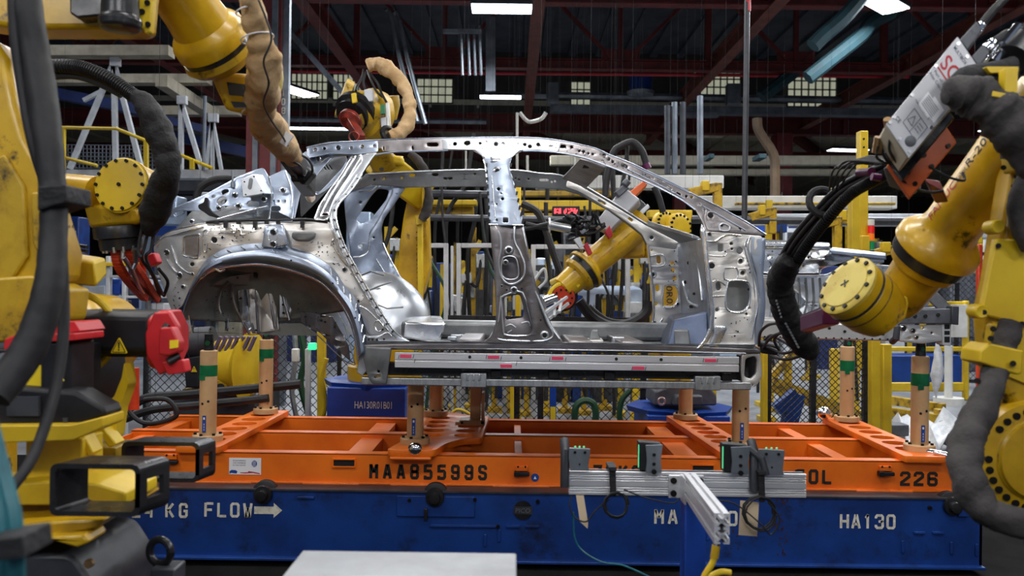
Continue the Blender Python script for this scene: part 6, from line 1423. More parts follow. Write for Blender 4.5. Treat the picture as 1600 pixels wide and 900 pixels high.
# ---------------- front structure
Yf1 = 5.05
o = panel('apron_panel', rnd_poly([(1184, 388), (1296, 388), (1325, 393), (1380, 399), (1381, 411), (1324, 408), (1284, 420), (1278, 428), (1186, 427)], 3), [slot(1238, 401, 13, 9), oval(1263, 402, 2.4), oval(1337, 401, 3.2), oval(1200, 400, 1.5), oval(1205, 415, 1.5)], Yf1, .02, M['steel_bright'], car, .004, .05, bump=lambda x, y: .08 * math.exp(-((x - 1283) / 18) ** 2 - ((y - 405) / 16) ** 2))
m = MB(); scatter(m, [(1195, 392), (1290, 392), (1275, 420), (1195, 422)], 22, 1, 0, 61, lambda x, y: Yf1 - .012 - .08 * math.exp(-((x - 1283) / 18) ** 2 - ((y - 405) / 16) ** 2)); m.build('pressed_hole', M['hole'], o)
m = MB(); m.hexa([P(1182, 387, 5.0), P(1298, 390, 5.0), P(1298, 386, 5.15), P(1182, 384, 5.15), P(1182, 376, 5.0), P(1298, 383, 5.0), P(1296, 379, 5.15), P(1184, 373, 5.15)]); m.build('apron_rail', M['steel_bright'], car, bevel=.012)
m = MB(); m.hexa([P(1186, 430, 4.98), P(1280, 430, 4.98), P(1282, 427, 5.1), P(1186, 427, 5.1), P(1186, 426, 4.97), P(1280, 426, 4.97), P(1284, 423, 5.1), P(1186, 423, 5.1)]); m.build('apron_ledge', M['steel_bright'], car, bevel=.004)
m = MB(); m.hexa([P(1300, 397, 5.0), P(1385, 406, 5.0), P(1385, 402, 5.3), P(1300, 392, 5.3), P(1296, 390, 5.0), P(1384, 399, 5.0), P(1384, 395, 5.3), P(1300, 386, 5.3)]); m.build('strut_tower_top', M['steel_blue'], car, bevel=.006)
o = panel('inner_apron', rnd_poly([(1188, 429), (1290, 429), (1330, 412), (1400, 415), (1420, 440), (1430, 520), (1190, 520)], 4), [oval(1260, 474, 2.5), oval(1232, 440, 2), oval(1300, 470, 4)], 5.3, .02, M['steel'], car, .004, .06, bump=lambda x, y: .015 * math.sin(x * .42))
m = MB()
for x in (1248, 1259, 1270, 1281): bead(m, [(x, 434), (x + 2, 470), (x - 2, 490)], 0, 1.8, 3, Yf=lambda x, y: 5.27)
m.build('pressed_rib', M['steel_dark'], o)
m = MB(); m.hexa([P(1186, 528, 5.05), P(1420, 534, 5.05), P(1420, 530, 5.25), P(1186, 524, 5.25), P(1186, 498, 5.05), P(1420, 512, 5.05), P(1420, 508, 5.25), P(1186, 494, 5.25)]); o = m.build('front_rail', M['steel_warm'], car, bevel=.008)
m = MB(); dots(m, [(1195 + k * 12, 526 + k * .25) for k in range(18)], 1.3, 0, lambda x, y: 5.045); dots(m, [(1296, 513), (1320, 518), (1350, 521), (1380, 522), (1400, 524)], 2.2, 0, lambda x, y: 5.045); m.build('pressed_hole', M['hole'], o)
m = MB(); m.hexa([P(1404, 506, 4.98), P(1496, 506, 4.98), P(1496, 503, 5.15), P(1404, 503, 5.15), P(1404, 484, 4.98), P(1496, 482, 4.98), P(1496, 479, 5.15), P(1404, 480, 5.15)]); o = m.build('bumper_support', M['grey'], car, bevel=.006)
m = MB(); dots(m, [(1418, 493), (1430, 494), (1446, 494), (1466, 492)], 3, 0, lambda x, y: 4.975); m.build('pressed_hole', M['hole'], o)
m = MB(); m.pprism([(1488, 478), (1499, 479), (1498, 508), (1487, 506)], 4.96, .1); m.build('crash_plate', M['grey_dark'], o, bevel=.004)
m = MB(); m.beam(P(1438, 443, 5.1), P(1478, 484, 5.05), .05, .07); m.build('diagonal_strut', M['grey'], car, bevel=.008)
o = panel('radiator_panel', rnd_poly([(1418, 470), (1440, 448), (1456, 460), (1448, 482), (1424, 482)], 3), [oval(1432, 470, 2.4), oval(1442, 462, 2), oval(1438, 476, 2)], 5.2, .02, M['steel_bright'], car, .004)
o = panel('rail_end_panel', rnd_poly([(1405, 508), (1474, 507), (1474, 532), (1440, 537), (1405, 534)], 3), [oval(1412, 513, 3.5), oval(1427, 517, 3), oval(1440, 512, 2.4), oval(1432, 526, 2.4), oval(1455, 520, 2), oval(1420, 528, 2)], 5.02, .02, M['steel_warm'], car, .004)
mr = MB(); mh = MB()
for x, y, r in [(1412, 513, 4), (1427, 517, 3.4), (1432, 527, 3)]: fitting(mr, mh, x, y, r, 0, lambda x, y: 5.0)
mr.build('stud_collar', M['steel_bright'], o); mh.build('stud_bore', M['hole'], o)
m = MB(); m.pprism([(1472, 504), (1487, 504), (1486, 541), (1473, 539)], 5.0, .08); o = m.build('end_bracket', M['grey_light'], car, bevel=.004)
m = MB()
for y0, y1 in [(507, 514), (517, 523), (526, 535)]: m.pbox(1476, y0, 1484, y1, 4.997, .006)
m.build('bracket_slot', M['hole'], o)
m = MB(); m.tube([P(1396, 500, 5.0), P(1402, 512, 4.95), P(1400, 528, 4.95), P(1394, 534, 5.0)], .02, 10); m.build('tow_loop', M['grey_dark'], car)
# ================================================================== robots
def bolts(m, c, axis, R, r, n, h=.008, a0=0, a1=2 * pi):
    x, y, d = frame(axis); full = abs(a1 - a0 - 2 * pi) < 1e-4
    for k in range(n):
        a = a0 + (a1 - a0) * k / (n if full else n - 1)
        p = V(c) + (x * math.cos(a) + y * math.sin(a)) * R
        m.cyl(p - d * .004, p + d * h, r, seg=8)
def tri_sign(parent, px, py, w, Y, nrm_dx=0.0, name='warning_sign'):
    c = P(px, py, Y); s = pxm(w, Y); ux = V((1, nrm_dx, 0)).normalized()
    m = MB(); pl = rnd_poly([(-s / 2, -s * .45), (s / 2, -s * .45), (0, s * .5)], s * .12)
    m.prism(pl, c, ux, (0, 0, 1), (0, .003, 0)); b = m.build(name, M['yellow_tag'], parent)
    m = MB()
    pl2 = [(x * .78, y * .78 - s * .03) for x, y in pl]; n = len(pl2)
    for i in range(n):
        a, bb = pl2[i], pl2[(i + 1) % n]; p0 = c + ux * a[0] + V((0, -.001, a[1])); p1 = c + ux * bb[0] + V((0, -.001, bb[1]))
        if (p1 - p0).length > 1e-5: m.beam(p0, p1, s * .035, .001, (0, 1, 0))
    m.prism([(-s * .03, -s * .16), (s * .03, -s * .16), (s * .05, s * .2), (-s * .05, s * .2)], c + V((0, -.0018, 0)), ux, (0, 0, 1), (0, .001, 0)); m.prism([(-s * .04, -s * .28), (s * .04, -s * .28), (s * .04, -s * .21), (-s * .04, -s * .21)], c + V((0, -.0018, 0)), ux, (0, 0, 1), (0, .001, 0))
    m.build('warning_symbol', M['paint_black'], b)

# ---------------- left foreground robot
ra = thing('industrial_robot', 'big yellow robot in the left foreground with black motors and a beige hose sleeve', 'robot', (P(90, 850, 2.5).x, 2.5, 0))
m = MB(); x0 = P(-160, 840, 2.15).x; x1 = P(150, 840, 2.15).x; zt_ = P(100, 838, 2.3).z
m.prism(rnd_poly([(x0, 0), (x1, 0), (x1, zt_ - .09), (x1 - .06, zt_), (x0, zt_)], .03), (0, 2.15, 0), (1, 0, 0), (0, 0, 1), (0, .36, 0)); o = m.build('riser', M['grey_dark'], ra, bevel=.012)
m = MB(); bolts(m, P(140, 880, 2.14), (0, -1, 0), .0, .012, 1); m.build('bolt', M['copper'], o)
m = MB(); c = P(250, 862, 2.35); m.torus(c, (0.25, 1, 0), pxm(19, 2.35), pxm(6, 2.35), 24, 10); o2 = m.build('eye_bolt', M['black_metal'], o)
m = MB(); q = P(252, 884, 2.35); m.cbox(q + V((.02, 0, -.03)), .07, .08, .07); m.build('eye_block', M['grey_dark'], o, bevel=.006)
# base plates
m = MB(); q0 = P(30, 770, 2.3); m.pprism(rnd_poly([(-60, 764), (70, 752), (150, 756), (196, 770), (196, 790), (-60, 790)], 4), 2.2, .2); m.build('base_plate', M['yellow_clean'], ra, bevel=.006)
m = MB(); m.pprism([(-60, 826), (120, 813), (164, 812), (150, 826), (90, 838), (40, 856), (-60, 866)], 2.1, .35); m.pprism([(60, 840), (130, 836), (139, 848), (120, 856), (84, 846), (60, 852)], 2.06, .1); m.build('base_plate', M['yellow'], ra, bevel=.006)
m = MB(); m.pprism([(-60, 796), (120, 796), (160, 806), (120, 818), (-60, 826)], 2.3, .3); m.build('base_foot', M['yellow_worn'], ra, bevel=.006)
m = MB(); m.pprism(rnd_poly([(40, 684), (128, 686), (128, 756), (40, 757)], 3), 2.28, .12); m.pprism([(126, 672), (146, 708), (138, 712), (124, 690)], 2.3, .06); m.pprism([(156, 662), (182, 694), (170, 700), (150, 672)], 2.45, .06); m.build('base_column', M['yellow_clean'], ra, bevel=.008)
m = MB(); m.pprism(rnd_poly([(130, 700), (180, 700), (180, 760), (130, 760)], 3), 2.6, .15); m.build('base_column', M['yellow_worn'], ra, bevel=.006)
m = MB(); m.pprism(rnd_poly([(-60, 690), (0, 692), (114, 688), (160, 668), (160, 652), (112, 664), (-60, 666)], 3), 2.13, .12)
m.pprism(rnd_poly([(153, 636), (178, 620), (190, 590), (194, 566), (200, 600), (186, 640), (180, 684), (172, 690), (160, 668)], 4), 2.5, .06); m.build('turret_flange', M['yellow_clean'], ra, bevel=.008)
m = MB(); m.pprism([(-60, 600), (20, 604), (118, 612), (160, 636), (166, 650), (112, 668), (-60, 670)], 2.17, .1); o = m.build('turret_skirt', M['black'], ra, bevel=.01)
m = MB(); m.pbox(98, 653, 105, 664, 2.165, .01); m.pbox(10, 620, 60, 650, 2.16, .01); m.build('skirt_detail', M['grey_dark'], o)
# vertical motor
m = MB(); m.prism(rnd_poly([(P(72, 0, 2.2).x, 2.2), (P(104, 0, 2.2).x, 2.2), (P(112, 0, 2.2).x, 2.22), (P(112, 0, 2.2).x, 2.35), (P(60, 0, 2.2).x, 2.35), (P(62, 0, 2.2).x, 2.23)], .012), (0, 0, P(110, 655, 2.2).z), (1, 0, 0), (0, 1, 0), (0, 0, P(110, 534, 2.2).z - P(110, 655, 2.2).z)); o = m.build('upright_motor', M['black'], ra, bevel=.008)
m = MB(); m.pprism(rnd_poly([(70, 523), (116, 521), (116, 532), (70, 534)], 2), 2.19, .16); m.pprism(rnd_poly([(74, 520), (76, 504), (116, 502), (126, 518)], 3), 2.24, .14); m.pprism(rnd_poly([(62, 526), (72, 524), (72, 548), (64, 546)], 2), 2.2, .1); m.build('motor_cap', M['red'], o, bevel=.005)
tri_sign(o, 92, 588, 17, 2.195)
m = MB(); m.pprism(rnd_poly([(-40, 548), (20, 545), (72, 546), (72, 640), (-40, 650)], 3), 2.22, .3); o = m.build('upright_motor', M['black'], ra, bevel=.008)
m = MB(); m.pprism(rnd_poly([(6, 530), (36, 518), (62, 522), (62, 546), (4, 548)], 4), 2.24, .2); m.build('motor_cap', M['red'], o, bevel=.006)
m = MB(); m.pbox(34, 571, 68, 605, 2.215, .004); b = m.build('label_plate', M['yellow_tag'], o)
m = MB(); m.cyl(P(5, 562, 2.2), P(22, 556, 2.25), .018); m.build('cable_gland', M['chrome'], o)
# horizontal motor with red cap
Ym = 2.55
oct_ = lambda x, y0, y1, Y, d: None
mz1, mz0 = P(180, 485, Ym).z, P(180, 560, Ym).z; h = mz1 - mz0
prof = [(-.02, .35 * h), (-.0, 0.42 * h), (.06, .5 * h), (.14, .5 * h), (.20, .2 * h), (.20, -.2 * h), (.14, -.5 * h), (.05, -.5 * h), (0, -.42 * h), (-.02, -.3 * h)]
xa, xb = P(118, 520, Ym).x, P(236, 520, Ym).x
m = MB(); zc_ = (mz1 + mz0) / 2; m.prism(prof, (xa, Ym, zc_), (0, 1, 0), (0, 0, 1), (xb - xa, 0, 0)); o = m.build('level_motor', M['black'], ra, bevel=.008)
m = MB(); m.pprism(rnd_poly([(226, 522), (240, 488), (264, 487), (278, 510), (281, 548), (276, 575), (248, 586), (228, 556)], 3), Ym - .03, .03)
m.prism([(y * 1.12 + .0, z * 1.28 - .02) for y, z in prof], (xb - .004, Ym, zc_), (0, 1, 0), (0, 0, 1), (.035, 0, 0)); cap = m.build('motor_cap', M['red'], o, bevel=.006)
m = MB(); m.pprism(rnd_poly([(247, 524), (250, 512), (268, 511), (279, 535), (278, 550), (264, 556), (247, 554)], 3), Ym - .075, .05); m.pprism(rnd_poly([(252, 566), (286, 562), (290, 582), (262, 586)], 3), Ym - .05, .05); m.build('cap_block', M['red'], cap, bevel=.005)
m = MB(); m.pprism([(265, 532), (278, 531), (278, 543), (265, 545)], Ym - .079, .004); m.build('label_plate', M['yellow_tag'], cap)
m = MB(); m.cyl(P(262, 508, Ym - .05), P(256, 517, Ym - .06), .012); m.cyl(P(280, 556, Ym - .04), P(262, 566, Ym - .06), .012); m.build('cable_gland', M['black_metal'], cap)
tri_sign(o, 186, 540, 27, Ym - .026)
m = MB(); m.pprism([(60, 556), (150, 556), (156, 610), (140, 650), (60, 650)], 2.62, .2); m.build('dark_block', M['black'], ra, bevel=.01)  # black block filling the dark area below the level motor
# J2 housing
m = MB(); c = P(98, 530, 2.86); m.lathe(c, (0, -1, 0), [(-.3, .15), (.0, .17), (.03, .17), (.06, .155), (.07, .10)], 40); m.build('shoulder_housing', M['yellow'], ra)
m = MB(); c = P(118, 520, 2.6); m.torus(c, (0, 1, 0), pxm(62, 2.6), .012, 40, 10); m.build('shoulder_rim', M['yellow_clean'], ra)
m = MB(); m.pprism(rnd_poly([(-80, 440), (50, 430), (108, 452), (102, 500), (50, 532), (-80, 540)], 6), 2.35, .12); m.build('shoulder_casting', M['yellow_worn'], ra, bevel=.012)
m = MB(); m.pprism([(-130, 48), (-14, 58), (10, 90), (22, 160), (38, 214), (60, 252), (82, 330), (102, 396), (98, 440), (40, 450), (-130, 470)], 2.38, .11); o = m.build('lower_arm', M['yellow'], ra, bevel=.02, bseg=3)
m = MB(); m.pprism([(-10, 250), (6, 240), (36, 290), (42, 400), (16, 440), (-10, 444)], 2.365, .02); m.pprism([(48, 300), (64, 300), (76, 396), (62, 404), (50, 380)], 2.365, .02); m.build('arm_rib', M['yellow_worn'], o, bevel=.006)
m = MB()
for i, t_ in enumerate(['0', '4', '4']): text_mesh(m, t_, P(101 + i * 5, 357, 2.375), (1, 0, 0), (0, 0, 1), .011)
m.build('lettering', M['paint_black'], o)
m = MB(); m.hexa([P(106, 446, 2.6), P(150, 450, 2.5), P(168, 430, 2.6), P(122, 420, 2.75), P(110, 402, 2.6), P(146, 408, 2.5), P(165, 402, 2.6), P(124, 396, 2.75)]); m.build('stop_block', M['yellow_clean'], ra, bevel=.01)
m = MB(); m.cyl(P(124, 384, 2.6), P(136, 386, 2.58), .006); m.cyl(P(124, 391, 2.6), P(136, 393, 2.58), .006); m.build('stop_pin', M['black_metal'], ra)
# elbow casting at the top
m = MB(); m.pprism([(-100, -90), (232, -90), (222, -10), (218, 40), (204, 44), (26, 44), (0, 40), (-100, 26)], 2.35, .12); o = m.build('elbow_casting', M['yellow'], ra, bevel=.014, bseg=3)
m = MB(); m.pprism(rnd_poly([(206, 12), (214, -30), (243, -30), (238, 2), (234, 50), (226, 53)], 3), 2.34, .03); m.build('elbow_lug', M['yellow_clean'], o, bevel=.006)
m = MB()
for x, y in [(222, 18), (214, 32), (231, 38), (230, 4)]: m.cyl(P(x, y, 2.34), P(x, y, 2.333), .008, seg=10)
m.build('bolt', M['bolt'], o)
m = MB(); m.pprism([(108, -40), (182, -40), (182, 22), (120, 28), (108, 20)], 2.3, .06); m.lathe(P(188, -20, 2.3), P(188, 60, 2.3) - P(188, -20, 2.3), [(-.05, .045), (.08, .05), (.09, .058), (.115, .055), (.122, .03)], 24); m.build('elbow_motor', M['black_metal'], o, bevel=.006)
# forearm
A = P(226, -92, 2.5); B = P(342, 80, 2.80); ax = (B - A).normalized(); L = (B - A).length
m = MB(); rr_ = pxm(44, 2.75)
m.lathe(A, ax, [(0, rr_ * .95), (L * .62, rr_), (L * .74, rr_ * 1.06), (L * .79, rr_ * 1.26), (L * .83, rr_ * 1.36), (L * .92, rr_ * 1.36), (L * .925, rr_ * 1.2)], 40); fa = m.build('forearm', M['yellow'], ra)
m = MB(); m.lathe(A + ax * L * .93, ax, [(-.005, rr_ * 1.30), (L * .05, rr_ * 1.30)], 40); m.build('joint_seal', M['black_metal'], fa)
m = MB(); m.lathe(A + ax * L * .972, ax, [(0, rr_ * 1.34), (L * .05, rr_ * 1.40), (L * .10, rr_ * 1.25), (L * .16, rr_ * .9)], 40); m.build('wrist_housing', M['yellow_worn'], fa)
m = MB(); text_mesh(m, 'ROBOT', A + ax * L * .52 + V((.035, -.112, .06)), ax, V((.35, -.35, .8)), .022); 
m = MB(); bolts(m, P(345, 52, 2.78), (.2, -1, -.1), 0, .014, 1); m.build('bolt', M['bolt'], fa)
m = MB(); m.hexa([P(326, 112, 2.8), P(392, 120, 2.85), P(392, 120, 3.1), P(326, 112, 3.1), P(354, 172, 2.85), P(390, 180, 2.9), P(390, 180, 3.1), P(354, 172, 3.1)][4:] + [P(326, 112, 2.8), P(392, 116, 2.85), P(392, 116, 3.1), P(326, 112, 3.1)]); o = m.build('wrist_body', M['yellow'], ra, bevel=.012)
m = MB(); m.pprism([(354, 128), (384, 132), (384, 150), (358, 148)], 2.79, .01); m.pprism([(360, 158), (384, 160), (384, 168), (366, 168)], 2.80, .01); m.build('wrist_vent', M['black_metal'], o)
m = MB(); c = P(414, 120, 3.0); m.ell(c, pxm(28, 3), .07, pxm(46, 3), 20); m.build('wrist_joint', M['yellow_pale'], ra)
m = MB(); m.pprism(rnd_poly([(418, 92), (436, 96), (432, 128), (418, 132)], 4), 2.88, .05); m.build('wrist_cover', M['yellow_clean'], ra, bevel=.006)
# beige sleeve
m = MB(); sleeve(m, [(382, -40, 2.5, 16), (392, 0, 2.55, 18), (401, 40, 2.6, 19), (409, 75, 2.65, 23), (413, 110, 2.7, 26), (411, 145, 2.8, 25), (407, 172, 2.9, 23), (416, 195, 3.05, 24), (435, 218, 3.3, 23), (452, 238, 3.55, 17), (458, 248, 3.7, 13)], 26, 10, .17, 3, (.23, .62), .42); sl = m.build('hose_sleeve', M['canvas'], ra, smooth=70)
m = MB(); hose(m, [(404, 0, 2.42), (416, 30, 2.44), (424, 62, 2.46), (412, 96, 2.48), (420, 130, 2.56), (412, 160, 2.68), (424, 188, 2.82), (438, 208, 3.0), (452, 232, 3.3)], 1.6, seg=6); m.build('outer_cable', M['rubber'], sl)
m = MB()
for (x, y, Y, w) in [(391, 18, 2.57, 22.5), (402, 60, 2.63, 26), (403, 172, 2.9, 25)]: m.torus(P(x, y, Y), P(x + 3, y + 12, Y) - P(x, y, Y), pxm(w * .98, Y), .0025, 24, 6)
m.build('sleeve_tie', M['white_tag'], sl)
m = MB(); m.cbox(P(447, 217, 3.16), .035, .01, .05, Matrix.Rotation(.6, 3, 'Y')); m.build('sleeve_tag', M['white_tag'], sl)
# sealing gun
gun = MB(); gun.beam(P(453, 242, 3.7), P(480, 285, 4.3), .085, .08); gun.beam(P(466, 264, 3.95), P(483, 290, 4.32), .07, .12); gun.cbox(P(474, 272, 4.0), .09, .09, .08, Matrix.Rotation(.7, 3, 'Y')); gg = gun.build('sealing_gun', M['black'], ra, bevel=.012)
m = MB(); a_, b_ = P(478, 284, 4.25), P(487, 314, 4.74); m.lathe(a_, b_ - a_, [(0, .03), ((b_ - a_).length * .8, .027), ((b_ - a_).length * .82, .012), ((b_ - a_).length, .008)], 18); m.build('nozzle', M['copper'], gg)
m = MB()
for q in [[(440, 235, 3.6), (446, 258, 3.7), (462, 275, 3.9), (470, 288, 4.1)], [(436, 228, 3.5), (440, 252, 3.6), (456, 272, 3.8)], [(458, 238, 3.6), (478, 246, 3.7), (488, 262, 3.9), (486, 280, 4.1)], [(450, 250, 3.55), (468, 258, 3.6), (476, 272, 3.8)]]: hose(m, q, 2.0, seg=6)
m.build('gun_cable', M['rubber'], gg)
m = MB(); m.cbox(P(474, 268, 3.93), .035, .006, .03, Matrix.Rotation(.5, 3, 'Y')); m.build('gun_label', M['grey_light'], gg)
# black hoses in front of the arm
m = MB(); sleeve(m, [(36, -40, 1.9, 21), (44, 20, 1.9, 22), (56, 90, 1.9, 22), (68, 160, 1.88, 22), (76, 230, 1.86, 21), (82, 290, 1.85, 20), (84, 330, 1.84, 20), (82, 400, 1.82, 21), (74, 460, 1.8, 23), (58, 516, 1.78, 25), (32, 566, 1.75, 26), (-10, 620, 1.7, 26)], 20, 8, .03, 9); m.build('supply_hose', M['rubber'], ra, smooth=70)
m = MB(); hose(m, [(20, -20, 1.88), (24, 60, 1.88), (34, 130, 1.88), (46, 200, 1.87), (62, 260, 1.87), (80, 310, 1.88), (94, 380, 1.9), (99, 450, 1.9), (99, 520, 1.88), (90, 590, 1.85), (72, 660, 1.8), (48, 720, 1.75), (14, 768, 1.7)], 8.5, seg=14); m.build('supply_hose', M['rubber'], ra)
m = MB(); m.pprism(rnd_poly([(58, 292), (102, 288), (103, 316), (80, 322), (58, 330)], 4), 1.80, .11); m.build('hose_strap', M['cloth_black'], ra, bevel=.01)
m = MB()
for k in range(9): m.tube([P(46, 140 + k * 8, 2.34), P(58, 146 + k * 8, 2.3)], .004, 6)
m.build('cable_ribs', M['black'], ra)
# fork pockets
def pocket(x0, x1, y0, y1, Ya, Yb, sh, lab):
    A_ = P(x0, y0, Ya); B_ = P(x1, y1, Ya); w = B_.x - A_.x; hh_ = A_.z - B_.z; t = .012
    out = rnd_poly([(0, -hh_), (w, -hh_), (w, 0), (0, 0)], .022, 5); inn = rnd_poly([(t, -hh_ + t), (w - t, -hh_ + t), (w - t, -t), (t, -t)], .014, 5)
    m = MB(); n = len(out); D = V((sh, Yb - Ya, 0))
    vs = [A_ + V((p[0], 0, p[1])) for p in out] + [A_ + V((p[0], 0, p[1])) for p in inn]; vs += [v + D for v in vs]; fs_ = []
    for i in range(n):
        j = (i + 1) % n; flat_ = abs(out[i][0] - w) < 1e-5 and abs(out[j][0] - w) < 1e-5 and abs(out[i][1] - out[j][1]) > .02
        fs_ += [(i, n + i, n + j, j), (2 * n + i, 2 * n + j, 3 * n + j, 3 * n + i)]
        if not flat_: fs_ += [(i, j, 2 * n + j, 2 * n + i), (n + i, 3 * n + i, 3 * n + j, n + j)]
        else: z0_, z1_ = sorted((out[i][1], out[j][1]))
    m.add(vs, fs_)
    def wall(u0, u1, za, zb): m.hexa([A_ + D * u + V((w - t * e, 0, z)) for z in (za, zb) for u, e in ((u0, 1), (u0, 0), (u1, 0), (u1, 1))])
    hz = z1_ - z0_; wall(0, .24, z0_, z1_); wall(.8, 1, z0_, z1_); wall(.24, .8, z0_, z0_ + hz * .2); wall(.24, .8, z1_ - hz * .22, z1_); return m, A_, w, hh_, D
m, A_, w_, h_, D_ = pocket(78, 218, 724, 808, 2.0, 2.1, .03, ''); o = m.build('fork_pocket', M['black_metal'], ra, smooth=50)
m = MB(); c = A_ + V((w_, .06, -h_ * .5)); m.prism(rnd_poly([(.03, -.028), (.17, -.028), (.17, .03), (.03, .03)], .02), c + V((.0165, -.02, .0)), V(D_), (0, 0, 1), (.004, 0, 0)) if False else None
m, A_, w_, h_, D_ = pocket(190, 311, 690, 754, 2.55, 2.64, .018, ''); o = m.build('fork_pocket', M['black_metal'], ra, smooth=50)
for (xa_, ya_, Ya_, sx) in [(218, 775, 2.0, .06), (311, 725, 2.55, .055)]:
    m = MB(); c = P(xa_, ya_, Ya_); d_ = V((sx, .26, 0)).normalized()
    m.prism(rnd_poly([(.06, -.03), (.20, -.03), (.20, .026), (.06, .026)], .02), c + V((.0015, 0, 0)), d_, (0, 0, 1), (.002, 0, 0)); m.build('pocket_window', M['orange'] if xa_ > 300 else M['blue'], ra) if False else None

# ---------------- second robot on the left, with red gripper
rb = thing('industrial_robot', 'yellow robot with a round wrist cover and red gripper at the tail of the car', 'robot', (P(-120, 400, 3.6).x, 3.6, 0))
m = MB(); a_, b_ = P(60, 290, 3.6), P(152, 300, 3.5); m.lathe(a_, b_ - a_, [(0, .062), ((b_ - a_).length, .066)], 28); fa = m.build('forearm', M['yellow'], rb)
m = MB(); xx = P(-120, 400, 3.6).x; m.box(xx - .25, xx + .25, 3.4, 3.9, 0, 1.1); m.beam((xx, 3.6, 1.1), P(-80, 280, 3.6), .28, .28, (0, 1, 0)); m.beam(P(-80, 285, 3.6), P(70, 290, 3.6), .16, .16); m.build('robot_base', M['yellow'], rb, bevel=.02)
c = P(193, 291, 3.45); axd = V((-.12, -1, .12)).normalized()
m = MB(); m.lathe(c + axd * -.16, axd, [(0, .095), (.02, .112), (.13, .112), (.145, .118), (.165, .118), (.178, .112)], 44); hub = m.build('wrist_housing', M['yellow'], rb)
m = MB(); m.lathe(c + axd * .016, axd, [(0, .117), (.004, .112), (.012, .110), (.016, .09)], 44); cov = m.build('wrist_cover', M['yellow_clean'], hub)
m = MB(); bolts(m, c + axd * .029, axd, .102, .0075, 14, .007); bolts(m, c + axd * .034, axd, 0, .008, 1, .005); m.build('bolt', M['bolt'], cov, kind='stuff')
m = MB(); m.torus(c + axd * .012, axd, .114, .004, 44, 6); m.build('cover_seal', M['black'], hub)
m = MB(); m.hexa([P(140, 358, 3.55), P(222, 350, 3.4), P(228, 350, 3.6), P(150, 356, 3.75), P(130, 318, 3.5), P(216, 322, 3.4), P(222, 322, 3.6), P(140, 316, 3.75)]); m.build('wrist_body', M['yellow'], rb, bevel=.02)
c2 = P(186, 352, 3.5); a2 = V((.08, .12, -1)).normalized()
m = MB(); m.lathe(c2, a2, [(0, .10), (.01, .104), (.05, .104), (.055, .088), (.10, .085), (.105, .07)], 40); sealr = m.build('tool_flange', M['black_metal'], rb)
m = MB(); m.lathe(P(190, 382, 3.52), a2, [(0, .088), (.014, .086)], 36); tl = m.build('gripper_plate', M['tool_red'], rb)
m = MB(); bolts(m, P(190, 386, 3.5), a2, .07, .007, 12, .02); m.build('bolt', M['bolt_steel'], tl, kind='stuff')
for pts, w in [([(180, 386, 3.48), (184, 412, 3.5), (200, 438, 3.6), (226, 466, 3.8)], .034), ([(202, 384, 3.48), (206, 408, 3.52), (222, 432, 3.65), (244, 468, 3.9)], .034), ([(216, 384, 3.55), (222, 410, 3.65), (226, 440, 3.75)], .02)]:
    q = [P(*p) for p in smooth_path(pts, 6)]; m = MB()
    for i in range(len(q) - 1): m.beam(q[i], q[i + 1] + (q[i + 1] - q[i]) * .15, w, w * .8, (0, 1, 0))
    m.build('gripper_finger', M['tool_red'], rb, bevel=.003)
m = MB(); m.cyl(P(192, 392, 3.45), P(192, 404, 3.45), .008); m.tube([P(193, 402, 3.45), P(205, 420, 3.5), P(216, 446, 3.65), P(230, 468, 3.85)], .01, 8); m.tube([P(210, 388, 3.45), P(212, 410, 3.5), P(208, 420, 3.5)], .009, 8); m.build('gripper_rod', M['bolt_steel'], rb)
m = MB(); m.hexa([P(218, 440, 3.7), P(240, 446, 3.8), P(246, 470, 3.9), P(226, 470, 3.8), P(222, 432, 3.85), P(244, 438, 3.9), P(250, 466, 4.0), P(232, 466, 3.95)]); m.build('gripper_jaw', M['grey'], rb, bevel=.006)
m = MB(); m.pprism(rnd_poly([(226, 400), (240, 394), (246, 410), (232, 418)], 3), 3.75, .06); m.build('gripper_block', M['red'], rb, bevel=.006)
m = MB()
for q in [[(232, 360, 3.5), (226, 385, 3.5), (222, 405, 3.5), (236, 425, 3.6), (246, 450, 3.8), (250, 470, 4.0)], [(240, 362, 3.5), (236, 390, 3.5), (228, 402, 3.5), (240, 430, 3.6), (254, 460, 3.9)], [(222, 355, 3.45), (216, 390, 3.45), (220, 402, 3.45)], [(248, 420, 3.8), (262, 440, 3.9), (256, 462, 4.0)]]: hose(m, q, 2.6, seg=8)
m.build('gripper_cable', M['rubber'], rb)
m = MB(); pts = [(72, 104, 3.3), (110, 104, 3.3), (140, 110, 3.3), (175, 126, 3.3), (204, 146, 3.3), (220, 156, 3.3)]
hose(m, pts, 10, seg=14); hs = m.build('corrugated_hose', M['rubber'], rb)
m = MB(); q = smooth_path(pts, 9)
for i in range(2, len(q) - 2):
    a, b = P(*q[i]), P(*q[i + 1]); m.torus(a, b - a, pxm(10.5, 3.3), .0035, 14, 5)
m.build('hose_ring', M['black'], hs, kind='stuff')
m = MB(); hose(m, [(72, 120, 3.32), (115, 118, 3.32), (150, 128, 3.32), (190, 148, 3.32)], 6); m.build('hose_core', M['rubber'], hs)
m = MB(); sleeve(m, [(204, 148, 3.3, 9), (222, 158, 3.3, 15), (236, 180, 3.3, 20), (250, 210, 3.3, 22), (260, 240, 3.3, 20), (262, 266, 3.3, 19), (254, 296, 3.35, 22), (243, 326, 3.4, 23), (236, 350, 3.45, 16), (232, 358, 3.5, 12)], 22, 9, .09, 14, (), .5); m.build('hose_sleeve', M['cloth_black'], rb, smooth=70)

